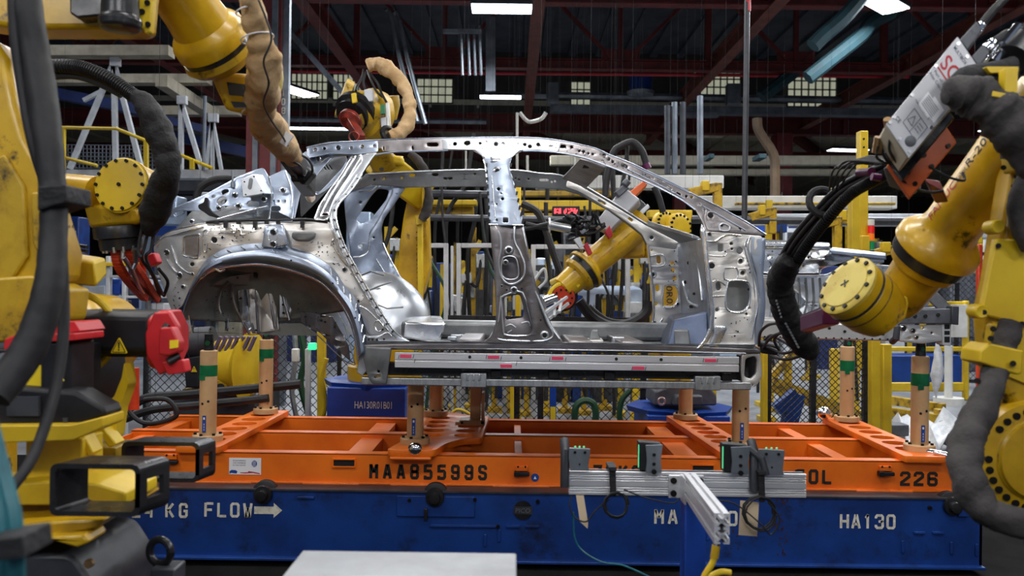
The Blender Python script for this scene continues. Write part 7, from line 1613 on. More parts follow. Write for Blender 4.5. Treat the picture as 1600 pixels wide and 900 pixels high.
# ---------------- right foreground robot
rc = thing('industrial_robot', 'big yellow robot in the right foreground reaching down with a black hose bundle', 'robot', (P(1720, 800, 2.5).x, 2.5, 0))
m = MB(); m.pprism([(1598, 196), (1640, 150), (1705, 170), (1700, 660), (1650, 680), (1588, 640), (1562, 604), (1550, 560), (1545, 486), (1558, 430), (1574, 330), (1582, 280)], 2.42, .10); ua = m.build('lower_arm', M['yellow'], rc, bevel=.02, bseg=3)
m = MB(); m.pprism(rnd_poly([(1556, 372), (1700, 380), (1700, 530), (1534, 492), (1534, 484)], 5), 2.40, .025); cv = m.build('cover_panel', M['yellow_clean'], ua, bevel=.006)
m = MB()
for x, y in [(1560, 384), (1538, 488), (1597, 506), (1568, 262), (1584, 291), (1589, 276), (1584, 254), (1583, 301)]: m.cyl(P(x, y, 2.4), P(x, y, 2.39), .0075, seg=10)
m.build('bolt', M['bolt'], cv)
m = MB()
for x, y in [(1545, 356), (1520, 486)]: m.lathe(P(x, y, 2.44), (0, -1, 0), [(0, .021), (.045, .021), (.05, .017), (.048, .008)], 20)
m.build('arm_boss', M['yellow_clean'], ua)
m = MB(); m.pprism(rnd_poly([(1582, 240), (1700, 200), (1700, 262), (1586, 268)], 4), 2.38, .06); m.pprism(rnd_poly([(1550, 505), (1700, 540), (1700, 640), (1530, 570), (1545, 540)], 4), 2.41, .03); m.build('arm_rib', M['yellow_clean'], ua, bevel=.006)
m = MB(); m.pprism(rnd_poly([(1590, 286), (1640, 250), (1660, 390), (1592, 372), (1578, 330)], 6), 2.395, .02); m.build('arm_recess', M['grey_dark'], ua)
m = MB(); sleeve(m, [(1612, 270, 2.37, 16), (1594, 310, 2.36, 17), (1596, 350, 2.36, 17), (1612, 386, 2.37, 16)], 18, 8, .06, 22); m.build('hose_sleeve', M['cloth_grey'], ua, smooth=70)
m = MB(); sleeve(m, [(1580, 506, 2.36, 18), (1572, 530, 2.35, 18), (1566, 552, 2.34, 17), (1556, 580, 2.3, 18), (1546, 610, 2.26, 20), (1530, 645, 2.22, 23), (1514, 680, 2.18, 26), (1508, 715, 2.15, 25), (1512, 750, 2.12, 26), (1530, 785, 2.1, 26), (1562, 808, 2.08, 24), (1620, 820, 2.05, 22)], 24, 9, .12, 23, (.2,), .4); m.build('hose_sleeve', M['cloth_grey'], rc, smooth=70)
m = MB(); m.pprism(rnd_poly([(1532, 548), (1546, 536), (1600, 548), (1597, 584), (1590, 586), (1548, 572), (1530, 566)], 3), 2.27, .1); hb_ = m.build('hose_clamp', M['yellow_clean'], rc, bevel=.006)
m = MB()
for x, y in [(1552, 514), (1548, 529), (1583, 568), (1527, 595)]: m.cyl(P(x, y, 2.3), P(x, y, 2.255), .008, seg=10)
m.build('bolt', M['bolt'], hb_)
# shoulder disc
c = P(1612, 716, 2.42); m = MB(); m.lathe(c + V((0, .1, 0)), (0, -1, 0), [(0, .165), (.05, .17), (.10, .17), (.12, .162), (.125, .12), (.13, .115), (.14, .11), (.145, .04)], 52); dj = m.build('shoulder_disc', M['yellow'], rc)
m = MB(); m.torus(c + V((0, -.026, 0)), (0, -1, 0), .112, .006, 48, 8); m.build('disc_ridge', M['yellow_worn'], dj)
m = MB(); x_, y_, d_ = frame((0, -1, 0))
for k in range(28):
    a = k * 2 * pi / 28
    if 12 <= k % 28 <= 13: continue
    p = c + V((.139 * math.cos(a), -.018, .139 * math.sin(a))); m.cyl(p + V((0, .004, 0)), p + V((0, -.010, 0)), .0105, seg=12)
m.build('bolt', M['bolt'], dj, kind='stuff')
m = MB(); m.pprism([(1620, 800), (1660, 820), (1790, 820), (1790, 960), (1640, 960)], 2.35, .1); m.build('turret_casting', M['black'], rc, bevel=.02)
m = MB(); xx = P(1900, 800, 2.6).x; m.box(xx - .3, xx + .35, 2.3, 2.95, 0, P(1700, 900, 2.5).z); m.build('robot_base', M['yellow_worn'], rc, bevel=.02)
# forearm
A = P(1622, 172, 2.45); B = P(1478, 366, 2.75); ax = (B - A).normalized(); L = (B - A).length
m = MB(); r0 = pxm(46, 2.6)
m.lathe(A, ax, [(-.06, r0 * 1.0), (L * .1, r0 * .98), (L * .92, r0 * .98), (L * .98, r0 * 1.06), (L * 1.03, r0 * 1.34), (L * 1.07, r0 * 1.5), (L * 1.13, r0 * 1.52), (L * 1.15, r0 * 1.4)], 44); fa = m.build('forearm', M['yellow'], rc)
m = MB(); m.lathe(A + ax * L * 1.145, ax, [(0, r0 * 1.42), (L * .085, r0 * 1.36), (L * .09, r0 * 1.2)], 44); m.build('joint_seal', M['black_metal'], fa)
W0 = A + ax * L * 1.23
m = MB(); m.lathe(W0, ax, [(-.01, r0 * 1.30), (.03, r0 * 1.22), (.05, r0 * .98), (.18, r0 * .9), (.21, r0 * .8)], 40); wn_ = m.build('wrist_neck', M['yellow'], fa)
nrm = V((-.4, -.85, .25)).normalized(); nrm = (nrm - ax * nrm.dot(ax)).normalized(); sd = ax.cross(nrm)
def onarm(t, u, rad=1.0):          # point on the forearm: t along it, u angle from the camera side
    return A + ax * t + (nrm * math.cos(u) + sd * math.sin(u)) * r0 * rad
def arm_text(txt, t0, t1, h, u, mt):
    m = MB(); text_mesh(m, txt, (0, 0, 0), (1, 0, 0), (0, 1, 0), 1.0, fit=1.0)
    sgn = 1
    vs = []
    for v in m.v:
        uu = u + (v.y * h) / (r0 * .985); vs.append(onarm(t0 + (t1 - t0) * v.x, uu, .992))
    m.v = vs; return m.build('lettering', M[mt], fa)
usign = 1 if (sd.z > 0 or sd.x < 0) else -1
arm_text('FANUC', L * .90, L * .60, .028 * usign, .55 * usign, 'letter_red')
arm_text('Robot', L * .585, L * .48, .019 * usign, .58 * usign, 'grey_dark')
arm_text('R-2000i', L * .465, L * .13, .030 * usign, .56 * usign, 'paint_black')
m = MB(); c = P(1392, 452, 2.68); m.cbox(c, .028, .006, .028, Matrix.Rotation(-.5, 3, 'Y')); m.build('label_plate', M['grey_dark'], fa)
# wrist
hc = P(1330, 452, 2.62); ha = V((-.80, -.30, .52)).normalized()
m = MB(); m.lathe(hc - ha * .16, ha, [(0, .055), (.01, .085), (.06, .100), (.13, .104), (.138, .098), (.142, .102), (.172, .104), (.176, .100)], 40); wh = m.build('wrist_housing', M['yellow'], rc)
m = MB(); m.torus(hc - ha * .022, ha, .103, .0035, 40, 6); m.torus(hc - ha * .06, ha, .101, .0025, 40, 6); m.build('housing_seal', M['black'], wh)
m = MB(); m.lathe(hc + ha * .014, ha, [(0, .104), (.008, .104), (.012, .098), (.013, .082), (.017, .080), (.018, .02)], 40); wc = m.build('wrist_cover', M['yellow_pale'], wh)
m = MB(); bolts(m, hc + ha * .026, ha, .090, .0075, 12, .006); m.build('bolt', M['bolt'], wc, kind='stuff')
x_, y_, d_ = frame(ha); m = MB(); q = hc + ha * .0335
for t0, t1 in [((-.01, -.012), (.006, .014)), ((-.006, .004), (.012, -.006)), ((-.002, .0), (-.012, .012))]: m.beam(q + x_ * t0[0] + y_ * t0[1], q + x_ * t1[0] + y_ * t1[1], .005, .001, ha)
m.build('marker_stroke', M['paint_black'], wc)
m = MB(); m.hexa([P(1318, 506, 2.75), P(1352, 518, 2.75), P(1362, 512, 2.9), P(1330, 500, 2.9), P(1350, 470, 2.72), P(1395, 480, 2.72), P(1400, 476, 2.9), P(1360, 462, 2.9)]); m.hexa([P(1350, 520, 2.75), P(1402, 510, 2.75), P(1412, 504, 2.9), P(1360, 512, 2.9), P(1360, 462, 2.7), P(1412, 466, 2.72), P(1421, 470, 2.9), P(1370, 462, 2.9)]); m.build('wrist_body', M['yellow'], rc, bevel=.018)
m = MB(); m.pprism(rnd_poly([(1398, 468), (1418, 462), (1421, 474), (1416, 498), (1402, 506), (1394, 492)], 4), 2.68, .1); m.build('wrist_end', M['yellow_clean'], rc, bevel=.008)
m = MB(); m.beam(P(1262, 506, 3.1), P(1298, 494, 2.8), .055, .055, (0, 1, 0)); cpl = m.build('tool_coupling', M['purple'], rc, bevel=.003)
m = MB(); m.beam(P(1258, 498, 3.1), P(1294, 484, 2.85), .03, .03, (0, 1, 0)); m.build('coupling_cover', M['black'], cpl, bevel=.003)
# black hose bundle and sleeve down to the gun
m = MB(); base_pts = [(1432, 252, 2.5), (1400, 262, 2.6), (1360, 276, 2.75), (1318, 300, 2.95), (1276, 342, 3.2), (1246, 378, 3.45), (1226, 414, 3.7)]
for k, (dx, dy, w) in enumerate([(-9, -6, 4.5), (-2, -3, 5), (5, 0, 4.5), (11, 5, 5), (2, 6, 4.5), (-5, 2, 4)]): hose(m, [(x + dx * (1 + .15 * math.sin(i + k)), y + dy, Y) for i, (x, y, Y) in enumerate(base_pts)], w, n=7, seg=10)
bd = m.build('hose_bundle', M['rubber'], rc)
m = MB(); cp = [(1400, 264, 2.55), (1362, 284, 2.68), (1326, 306, 2.85), (1290, 346, 3.1), (1262, 382, 3.35), (1240, 416, 3.65)]; hose(m, cp, 7, seg=12)
q = smooth_path(cp, 12)
for i in range(len(q) - 1): m.torus(P(*q[i]), P(*q[i + 1]) - P(*q[i]), pxm(8, q[i][2]), .003, 12, 5)
m.build('corrugated_hose', M['black'], bd)
m = MB(); m.torus(P(1286, 316, 3.1), P(1270, 334, 3.2) - P(1286, 316, 3.1), .052, .014, 20, 8); m.build('bundle_strap', M['cloth_black'], bd)
m = MB()
for k in range(6): hose(m, [(1310 + k * 9, 262 - k * 2, 2.7), (1322 + k * 9, 252 + k, 2.65), (1350 + k * 8, 252, 2.6), (1400, 258, 2.55)], 2, seg=6); 
for k in range(4): hose(m, [(1296 + 5 * k, 296, 2.9), (1304 + 9 * k, 264, 2.75), (1340 + 6 * k, 250 - 2 * k, 2.65), (1390, 256, 2.55)], 1.6, seg=6)
m.build('loose_cable', M['rubber'], bd)
m = MB(); sleeve(m, [(1236, 404, 3.55, 14), (1226, 420, 3.65, 20), (1219, 445, 3.75, 20), (1224, 475, 3.8, 20), (1234, 500, 3.85, 21), (1248, 524, 3.9, 22), (1262, 545, 3.95, 18), (1266, 556, 3.98, 10)], 22, 9, .08, 31); ss = m.build('hose_sleeve', M['cloth_black'], rc, smooth=70)
m = MB()
for k in range(6): m.cbox(P(1213 + k * 1.5, 470 + k * 5, 3.7), .008, .003, .01)
for k in range(9): m.cbox(P(1228 + k * 2.4, 506 + k * 4.5, 3.77), .012, .003, .009, Matrix.Rotation(.9, 3, 'Y'))
m.build('sleeve_print', M['pipe_grey'], ss, kind='stuff')
m = MB(); m.cyl(P(1300, 494, 3.0), P(1262, 510, 3.6), .03); m.hexa([P(1188, 552, 4.5), P(1215, 556, 4.4), P(1215, 552, 4.6), P(1188, 548, 4.7), P(1186, 534, 4.5), P(1218, 540, 4.4), P(1218, 536, 4.6), P(1186, 530, 4.7)]); gn = m.build('welding_gun', M['black'], rc, bevel=.01)
m = MB()
for q in [[(1250, 545, 4.0), (1225, 552, 4.2), (1206, 545, 4.4), (1190, 540, 4.55)], [(1240, 520, 3.9), (1215, 522, 4.1), (1200, 532, 4.3), (1192, 545, 4.5)], [(1216, 505, 3.9), (1200, 508, 4.1), (1188, 520, 4.3), (1186, 540, 4.5)], [(1262, 552, 4.0), (1230, 562, 4.2), (1205, 556, 4.4)], [(1225, 515, 4.0), (1210, 530, 4.2), (1218, 548, 4.3)], [(1235, 540, 4.0), (1214, 528, 4.2), (1205, 524, 4.3), (1196, 530, 4.4)]]: hose(m, q, 2.4, seg=6)
m.build('gun_cable', M['rubber'], gn)
m = MB(); m.cyl(P(1192, 545, 4.5), P(1182, 541, 4.72), .018, .01); m.build('gun_tip', M['copper'], gn)
# welding control box
Yx = 2.3
TL, TR, BR, BL = P(1495, 58, Yx), P(1545, 116, Yx), P(1419, 248, Yx), P(1383, 195, Yx)
Ldir = (TL - BL); Sdir = (BR - BL); TR = TL + Sdir * 1.02
bxn = thing('control_box', 'grey welding control box with red lettering, tilted above the right robot forearm', 'control box', BL)
dep = V((.030, .12, -.022))
fr_ = [BL, BR, TR, TL]
m = MB(); m.hexa([p for p in fr_] + [p + dep for p in fr_]); bx_ = m.build('housing', M['cream'], bxn, bevel=.006)
dn = dep.normalized(); nn_ = Ldir.cross(Sdir).normalized()
if nn_.y > 0: nn_ = -nn_
m = MB(); e = nn_ * .004; fo = [p + nn_ * .001 for p in fr_]; m.hexa(fo + [p + e for p in fo]); fp = m.build('front_plate', M['box_grey'], bxn, bevel=.0015)
lx = Sdir.normalized(); ly = Ldir.normalized(); Wd, Ht = Sdir.length, Ldir.length
def bp(u, v, h=.0056): return BL + Sdir * u + Ldir * v + nn_ * h
def bt(s, u, v, hh_, mt, fit=None, bold=0.0):
    m = MB(); text_mesh(m, s, bp(u, v), lx, ly, hh_, fit=fit, bold=bold); return m
m = bt('MULTIBOX 6000', .10, .905, .0095, 'x', fit=Wd * .74, bold=.012); text_mesh(m, 'A', bp(.62, .70), lx, ly, .036, bold=.02); text_mesh(m, 'Part of the', bp(.10, .635), lx, ly, .0085, fit=Wd * .50); text_mesh(m, 'Atlas Copco Group', bp(.02, .59), lx, ly, .0085, fit=Wd * .86); text_mesh(m, 'Made in Germany', bp(.18, .345), lx, ly, .005, fit=Wd * .58); text_mesh(m, 'CE', bp(.08, .10), lx, ly, .011, bold=.01)
m.build('lettering', M['letter_blue'], fp)
m = bt('SC', .09, .715, .040, 'x', fit=Wd * .56, bold=.012); c_ = bp(.06, .695); m.add([bp(.06, .697), bp(.80, .697), bp(.80, .683), bp(.06, .683)], [(0, 1, 2, 3)]); m.build('lettering', M['letter_red'], fp)
m = MB(); m.add([bp(.30, .49), bp(.50, .49), bp(.50, .515), bp(.92, .515), bp(.92, .37), bp(.72, .37), bp(.72, .345), bp(.30, .345)][::-1], [tuple(range(8))]); s_ = m.build('sticker', M['white_tag'], fp)
m = MB()
for k in range(6): m.add([bp(.36, .475 - k * .018, .006), bp(.80, .475 - k * .018, .006), bp(.80, .469 - k * .018, .006), bp(.36, .469 - k * .018, .006)], [(0, 1, 2, 3)])
m.build('sticker_text', M['pipe_grey'], s_)
m = MB()
def bline(a, b, w=.012):
    p0, p1 = bp(*a), bp(*b); m.beam(p0, p1, .0012, .0004, nn_)
for a, b in [((.30, .30), (.86, .30)), ((.30, .30), (.30, .14)), ((.30, .14), (.86, .14)), ((.86, .30), (.86, .14)), ((.58, .30), (.58, .14)), ((.34, .19), (.54, .19)), ((.34, .19), (.44, .265)), ((.44, .265), (.54, .19)), ((.63, .26), (.80, .26)), ((.63, .23), (.80, .23)), ((.63, .20), (.78, .20))]: bline(a, b)
m.build('warning_panel', M['letter_blue'], fp)
m = MB()
for u, v in [(.12, .965), (.5, .965), (.9, .965), (.04, .04), (.9, .04), (.04, .35), (.04, .68), (.93, .33), (.5, .03), (.05, .10)]: m.cyl(bp(u, v, .004), bp(u, v, .008), .005, seg=10)
m.build('screw', M['bolt_steel'], fp)
m = MB(); m.lathe(bp(.75, .10, .004), nn_, [(0, .016), (.004, .015), (.006, .009)], 20); m.build('lock_knob', M['grey'], fp)
m = MB(); k_ = .004
for u in (.25, .75): m.hexa([p for p in [bp(u - .16, 1.0), bp(u + .16, 1.0), bp(u + .16, 1.0) + dep * .8, bp(u - .16, 1.0) + dep * .8]] + [q + Ldir.normalized() * (.07 if u < .5 else .05) for q in [bp(u - .13, 1.0), bp(u + .13, 1.0), bp(u + .13, 1.0) + dep * .75, bp(u - .13, 1.0) + dep * .75]])
cn = m.build('connector_hood', M['grey'], bxn, bevel=.004)
m = MB()
for u in (.25, .75):
    p = bp(u, 1.0) + dep * .35; d_ = Ldir.normalized(); m.lathe(p + d_ * .07, d_, [(0, .014), (.012, .016), (.02, .013), (.03, .013)], 16)
m.build('cable_gland', M['chrome'], cn)
m = MB(); p = bp(.25, 1.0) + dep * .35 + Ldir.normalized() * .09; m.tube([p, p + Ldir.normalized() * .06, p + V((.10, .05, .10))], .012, 10); p = bp(.75, 1.0) + dep * .35 + Ldir.normalized() * .09; m.tube([p, p + Ldir.normalized() * .04 + V((.02, 0, 0)), p + V((.14, .05, .03))], .012, 10); p2 = bp(.9, 1.05) + dep * .6; m.tube([p2 + V((0, 0, .01)), p2 + V((.05, .02, .04)), p2 + V((.12, .03, .02))], .014, 10); m.build('power_cable', M['rubber'], cn)
# carrier below the box
m = MB(); of = dep * 1.0 + Sdir.normalized() * .012
q = [BL + of + Sdir * .25, BR + of + Sdir * .10, TR + of + Sdir * .1 - Ldir * .25, TL + of + Sdir * .25 - Ldir * .25]; m.hexa(q + [p + dep * .25 for p in q]); cr = m.build('carrier_frame', M['black_metal'], bxn, bevel=.004)
m = MB(); of2 = dep * 1.35 + Sdir.normalized() * .035
q = [BL + of2 + Sdir * .3, BR + of2 + Sdir * .35, TR + of2 + Sdir * .35 - Ldir * .3, TL + of2 + Sdir * .3 - Ldir * .3]; m.hexa(q + [p + dep * .18 for p in q]); op = m.build('carrier_plate', M['tool_orange'], bxn, bevel=.004)
m = MB()
for u, v in [(.85, .12), (1.2, .12), (.9, .35), (1.25, .35), (1.25, .6)]: p = BL + of2 + Sdir * u + Ldir * v + nn_ * .001; m.cyl(p, p + nn_ * .004, .007, seg=10)
m.build('bolt', M['bolt'], op)
m = MB(); m.hexa([P(1450, 286, 2.52), P(1474, 300, 2.5), P(1482, 316, 2.6), P(1462, 318, 2.6), P(1442, 278, 2.55), P(1468, 282, 2.52), P(1478, 304, 2.62), P(1456, 306, 2.64)]); m.build('carrier_bracket', M['column'], bxn, bevel=.005)
m = MB(); m.hexa([P(1388, 292, 2.55), P(1428, 306, 2.52), P(1440, 296, 2.6), P(1400, 280, 2.62), P(1378, 262, 2.5), P(1420, 254, 2.45), P(1440, 262, 2.58), P(1398, 258, 2.6)]); m.build('carrier_bracket', M['grey'], bxn, bevel=.008)
m = MB()
for q in [[(1385, 200, 2.35), (1376, 220, 2.4), (1382, 245, 2.42), (1396, 262, 2.45)], [(1392, 212, 2.33), (1390, 235, 2.36), (1404, 256, 2.4), (1420, 262, 2.42)], [(1372, 228, 2.4), (1370, 246, 2.42), (1386, 256, 2.44)], [(1398, 268, 2.45), (1420, 290, 2.47), (1450, 300, 2.5), (1474, 298, 2.5)], [(1455, 262, 2.4), (1480, 276, 2.4), (1506, 282, 2.42), (1504, 270, 2.45)]]: hose(m, q, 2.2, seg=8)
m.build('control_cable', M['rubber'], bxn)
m = MB(); m.cyl(P(1374, 214, 2.4), P(1370, 238, 2.42), .014); m.cyl(P(1398, 226, 2.36), P(1397, 248, 2.4), .011); m.cyl(P(1386, 186, 2.3), P(1388, 200, 2.32), .01); m.build('valve_fitting', M['copper'], bxn)
m = MB(); m.cyl(P(1362, 276, 2.5), P(1376, 278, 2.5), .011); m.cyl(P(1342, 270, 2.7), P(1362, 268, 2.6), .013); m.build('cable_plug', M['purple'], bxn)
# grey cloth sleeve crossing the box, and yellow clamp
m = MB(); sleeve(m, [(1476, 150, 2.2, 13), (1494, 146, 2.2, 27), (1520, 150, 2.2, 32), (1548, 166, 2.19, 33), (1574, 190, 2.18, 36), (1604, 224, 2.17, 36), (1640, 260, 2.16, 34)], 24, 10, .14, 44, (), .4); g = m.build('hose_sleeve', M['cloth_grey'], rc, smooth=70)
m = MB(); sleeve(m, [(1486, 128, 2.24, 8), (1510, 122, 2.24, 18), (1545, 116, 2.25, 20), (1580, 112, 2.26, 20)], 18, 8, .14, 45, (), .4); m.build('hose_sleeve', M['cloth_black'], rc, smooth=70)
m = MB(); m.pprism(rnd_poly([(1540, 104), (1592, 104), (1592, 112), (1548, 114)], 2), 2.2, .05); m.pprism(rnd_poly([(1571, 106), (1591, 106), (1590, 148), (1570, 142)], 2), 2.15, .03); m.pprism([(1552, 142), (1592, 150), (1592, 158), (1550, 150)], 2.14, .05); m.build('sleeve_clamp', M['yellow_clean'], rc, bevel=.005)
m = MB(); m.cyl(P(1578, 96, 2.3), P(1604, 60, 2.35), .05); m.pprism([(1590, 150), (1604, 150), (1604, 240), (1596, 240)], 2.3, .1); m.build('dress_pack_mount', M['black_metal'], rc)
m = MB(); m.cyl(P(1566, 70, 2.3), P(1590, 40, 2.32), .012); m.cyl(P(1550, 100, 2.3), P(1580, 60, 2.32), .02); m.build('hose_fitting', M['chrome'], rc)

# ---------------- robots behind the car
def pedestal(px, Y, wpx, ztop, lab, text=None, parent=None):
    c = P(px, 600, Y); w = pxm(wpx, Y); x = c.x
    t = thing('robot_pedestal', lab, 'pedestal', (x, Y, 0))
    m = MB(); m.box(x - w * .38, x + w * .38, Y - .42, Y + .4, 0, ztop - .03); m.build('body', M['blue_clean'], t, bevel=.008)
    m = MB(); m.lathe((x, Y, ztop - .05), (0, 0, 1), [(0, w * .50), (.05, w * .52), (.052, w * .1)], 8); m.build('top_plate', M['blue_clean'], t)
    if text:
        m = MB(); text_mesh(m, text, P(554, 638, Y - .425), (1, 0, 0), (0, 0, 1), pxm(11, Y - .42), fit=pxm(58, Y - .42)); text_mesh(m, 'H', P(636, 636, Y - .425), (1, 0, 0), (0, 0, 1), pxm(11, Y - .42)); m.build('lettering', M['paint_white'], t)
    return t, x
pz = P(580, 592, 7.4).z
pedestal(585, 7.4, 152, pz, 'blue robot pedestal with white stencilled code behind the left part of the sill', 'HA130R01B01')
rd = thing('industrial_robot', 'yellow robot behind the rear door with a beige hose loop over the roof', 'robot', (P(600, 590, 7.4).x, 7.4, pz))
m = MB(); c = P(600, 590, 7.4); m.lathe((c.x, 7.4, pz), (0, 0, 1), [(0, .32), (.12, .32), (.14, .27), (.5, .25), (.52, .1)], 28); m.build('robot_base', M['yellow'], rd)
m = MB(); m.pprism(rnd_poly([(640, 292), (652, 290), (668, 330), (671, 420), (660, 460), (640, 470), (616, 450), (622, 400), (630, 340)], 6), 7.35, .25); la_ = m.build('lower_arm', M['yellow'], rd, bevel=.02)
m = MB(); tm = MB(); text_mesh(tm, 'HA130R01B01', (0, 0, 0), (1, 0, 0), (0, 1, 0), 1.0, fit=1.0)
a0, a1 = P(650, 362, 7.34), P(652, 462, 7.34); dn_ = (a1 - a0); side = V((1, 0, 0))
m.v = []; 
for v in tm.v: m.v.append(a0 + dn_ * v.x + side * (.10 - 0) * (1 - 0) * 0 + V((1, 0, 0)) * (v.y * .045) - V((.0, 0, 0)))
m.f = [list(reversed(f_)) for f_ in tm.f]; m.m = tm.m; m.build('lettering', M['paint_black'], la_)
m = MB(); m.pbox(659, 290, 667, 345, 7.2, .1); m.pbox(652, 340, 660, 480, 7.22, .08); m.pprism([(648, 336), (660, 336), (660, 350), (650, 352)], 7.18, .1); m.build('dress_rail', M['yellow_clean'], rd, bevel=.006)
m = MB(); sleeve(m, [(668, 292, 7.15, 5), (670, 310, 7.15, 7), (666, 330, 7.15, 8), (658, 344, 7.15, 6)], 14, 6, .12, 51); sleeve(m, [(640, 240, 7.1, 5), (652, 250, 7.1, 7), (662, 264, 7.1, 7), (668, 280, 7.1, 5)], 14, 6, .12, 52); m.build('hose_sleeve', M['cloth_grey'], rd, smooth=70)
m = MB(); m.beam(P(652, 300, 7.4), P(598, 258, 7.0), .26, .3, (0, 1, 0)); m.hexa([P(578, 270, 6.9), P(606, 270, 6.9), P(610, 268, 7.2), P(582, 268, 7.2), P(596, 243, 6.9), P(630, 246, 6.9), P(632, 244, 7.2), P(600, 242, 7.2)]); m.pprism([(604, 242), (630, 245), (630, 258), (606, 254)], 6.85, .1); el = m.build('elbow_casting', M['yellow_clean'], rd, bevel=.02)
m = MB(); bolts(m, P(600, 256, 6.84), (0, -1, 0), 0, .02, 1); bolts(m, P(596, 264, 6.84), (0, -1, 0), 0, .02, 1); bolts(m, P(606, 248, 6.84), (0, -1, 0), 0, .02, 1); m.build('bolt', M['bolt'], el)
m = MB(); m.beam(P(600, 256, 6.95), P(570, 190, 6.5), .2, .2, (0, 1, 0)); m.build('forearm', M['yellow_worn'], rd, bevel=.03)
hc = P(556, 170, 6.35); ha = V((-.55, -.75, .1)).normalized()
m = MB(); m.lathe(hc - ha * .26, ha, [(0, .16), (.05, .2), (.14, .2), (.16, .17), (.24, .15), (.3, .13)], 32); wh = m.build('wrist_housing', M['yellow_worn'], rd)
m = MB(); m.lathe(hc - ha * .30, (-.2, -.2, .9), [(-.02, .10), (.08, .15), (.16, .16), (.17, .10)], 28); m.build('wrist_drum', M['yellow_worn'], rd)
m = MB(); c_ = P(546, 168, 6.45); m.lathe(P(541, 156, 6.5), (-.92, -.25, .3), [(-.02, .15), (.04, .16), (.05, .12)], 28); m.build('wrist_cover', M['yellow_worn'], rd)
m = MB(); m.lathe(hc - ha * .02, (-.3, -.6, -.6), [(0, .16), (.05, .16), (.06, .13), (.10, .13)], 28); bk_ = m.build('tool_flange', M['black_metal'], rd)
m = MB(); m.lathe(P(549, 186, 6.2), (-.3, -.6, -.6), [(0, .09), (.03, .09), (.06, .05)], 24); m.beam(P(548, 190, 6.1), P(564, 216, 5.9), .06, .05); m.torus(P(553, 214, 5.85), (0, 1, 0), .035, .008, 16, 6); m.build('gripper_tool', M['tool_dark'], rd, bevel=.006)
m = MB(); m.pprism(rnd_poly([(548, 146), (556, 144), (558, 160), (550, 162)], 2), 6.2, .08); m.build('wrist_cover', M['yellow_clean'], rd, bevel=.01)
m = MB(); m.pprism(rnd_poly([(568, 140), (582, 138), (583, 158), (570, 160)], 2), 6.25, .1); m.pprism(rnd_poly([(594, 184), (606, 182), (606, 204), (596, 204)], 2), 6.3, .1); m.build('valve_block', M['grey_light'], rd, bevel=.008)
m = MB(); m.pprism([(594, 164), (601, 163), (601, 177), (595, 178)], 6.25, .04); m.build('green_module', M['green_tape'], rd)
m = MB(); m.pprism([(602, 158), (608, 160), (610, 198), (602, 198)], 6.3, .05); m.build('white_hose', M['white'], rd, bevel=.01)
m = MB()
for q in [[(572, 112, 6.4), (568, 128, 6.35), (572, 142, 6.3), (580, 155, 6.3)], [(578, 115, 6.4), (590, 130, 6.3), (596, 145, 6.3), (604, 160, 6.3)], [(574, 110, 6.4), (580, 126, 6.3), (588, 142, 6.28), (598, 152, 6.3)], [(568, 108, 6.4), (566, 120, 6.4), (558, 135, 6.35), (556, 142, 6.3)]]: hose(m, q, 2, seg=6)
m.build('wrist_cable', M['rubber'], rd)
m = MB(); sleeve(m, [(574, 104, 6.4, 9), (588, 100, 6.4, 11), (604, 106, 6.38, 12), (620, 120, 6.36, 11), (632, 138, 6.34, 11), (639, 158, 6.32, 10), (641, 178, 6.3, 10.5), (634, 198, 6.28, 11), (620, 210, 6.26, 11), (610, 214, 6.25, 9)], 20, 9, .16, 61, (.4, .5, .62), .5); m.build('hose_sleeve', M['canvas'], rd, smooth=70)
m = MB(); m.torus(P(607, 210, 6.25), (.6, -.6, .3), .055, .02, 18, 8); m.build('sleeve_collar', M['black'], rd)

pz2 = P(1065, 634, 7.6).z
pedestal(1062, 7.6, 160, pz2, 'eight-sided blue pedestal under a grey robot base, behind the right part of the sill')
re_ = thing('industrial_robot', 'yellow robot reaching through the front door opening with an orange-faced wrist', 'robot', (P(1060, 632, 7.6).x, 7.6, pz2))
m = MB(); c = P(1062, 632, 7.6); m.pprism(rnd_poly([(1022, 634), (1024, 612), (1044, 604), (1110, 606), (1120, 618), (1120, 634)], 4), 7.35, .5); m.pprism([(1052, 634), (1056, 618), (1098, 618), (1098, 634)], 7.25, .12); gb = m.build('robot_base', M['grey'], re_, bevel=.02)
m = MB(); m.torus(P(1034, 627, 7.28), (0, 1, 0), .03, .01, 16, 6); m.build('lifting_eye', M['bolt_steel'], gb)
m = MB(); m.pprism(rnd_poly([(1020, 604), (1024, 470), (1022, 390), (1040, 345), (1066, 345), (1076, 400), (1080, 604)], 8), 7.45, .3); la2 = m.build('lower_arm', M['yellow'], re_, bevel=.02)
tm = MB(); text_mesh(tm, 'HA130R03', (0, 0, 0), (1, 0, 0), (0, 1, 0), 1.0, fit=1.0); m = MB(); a0, a1 = P(1040, 405, 7.44), P(1042, 482, 7.44); m.v = [a0 + (a1 - a0) * v.x + V((1, 0, 0)) * v.y * .055 for v in tm.v]; m.f = [list(reversed(f_)) for f_ in tm.f]; m.m = tm.m; m.build('lettering', M['paint_black'], la2)
for px, py, r in [(1034, 352, .12), (1056, 358, .14)]:
    m = MB(); m.lathe(P(px, py, 7.4), (.5, -.8, .1), [(0, r), (.05, r), (.07, r * .8), (.075, r * .5)], 30); dj_ = m.build('joint_drum', M['yellow_clean'], re_)
    m = MB(); bolts(m, P(px, py, 7.4) + V((.5, -.8, .1)).normalized() * .062, (.5, -.8, .1), r * .82, .012, 16, .012); m.build('bolt', M['bolt'], dj_, kind='stuff')
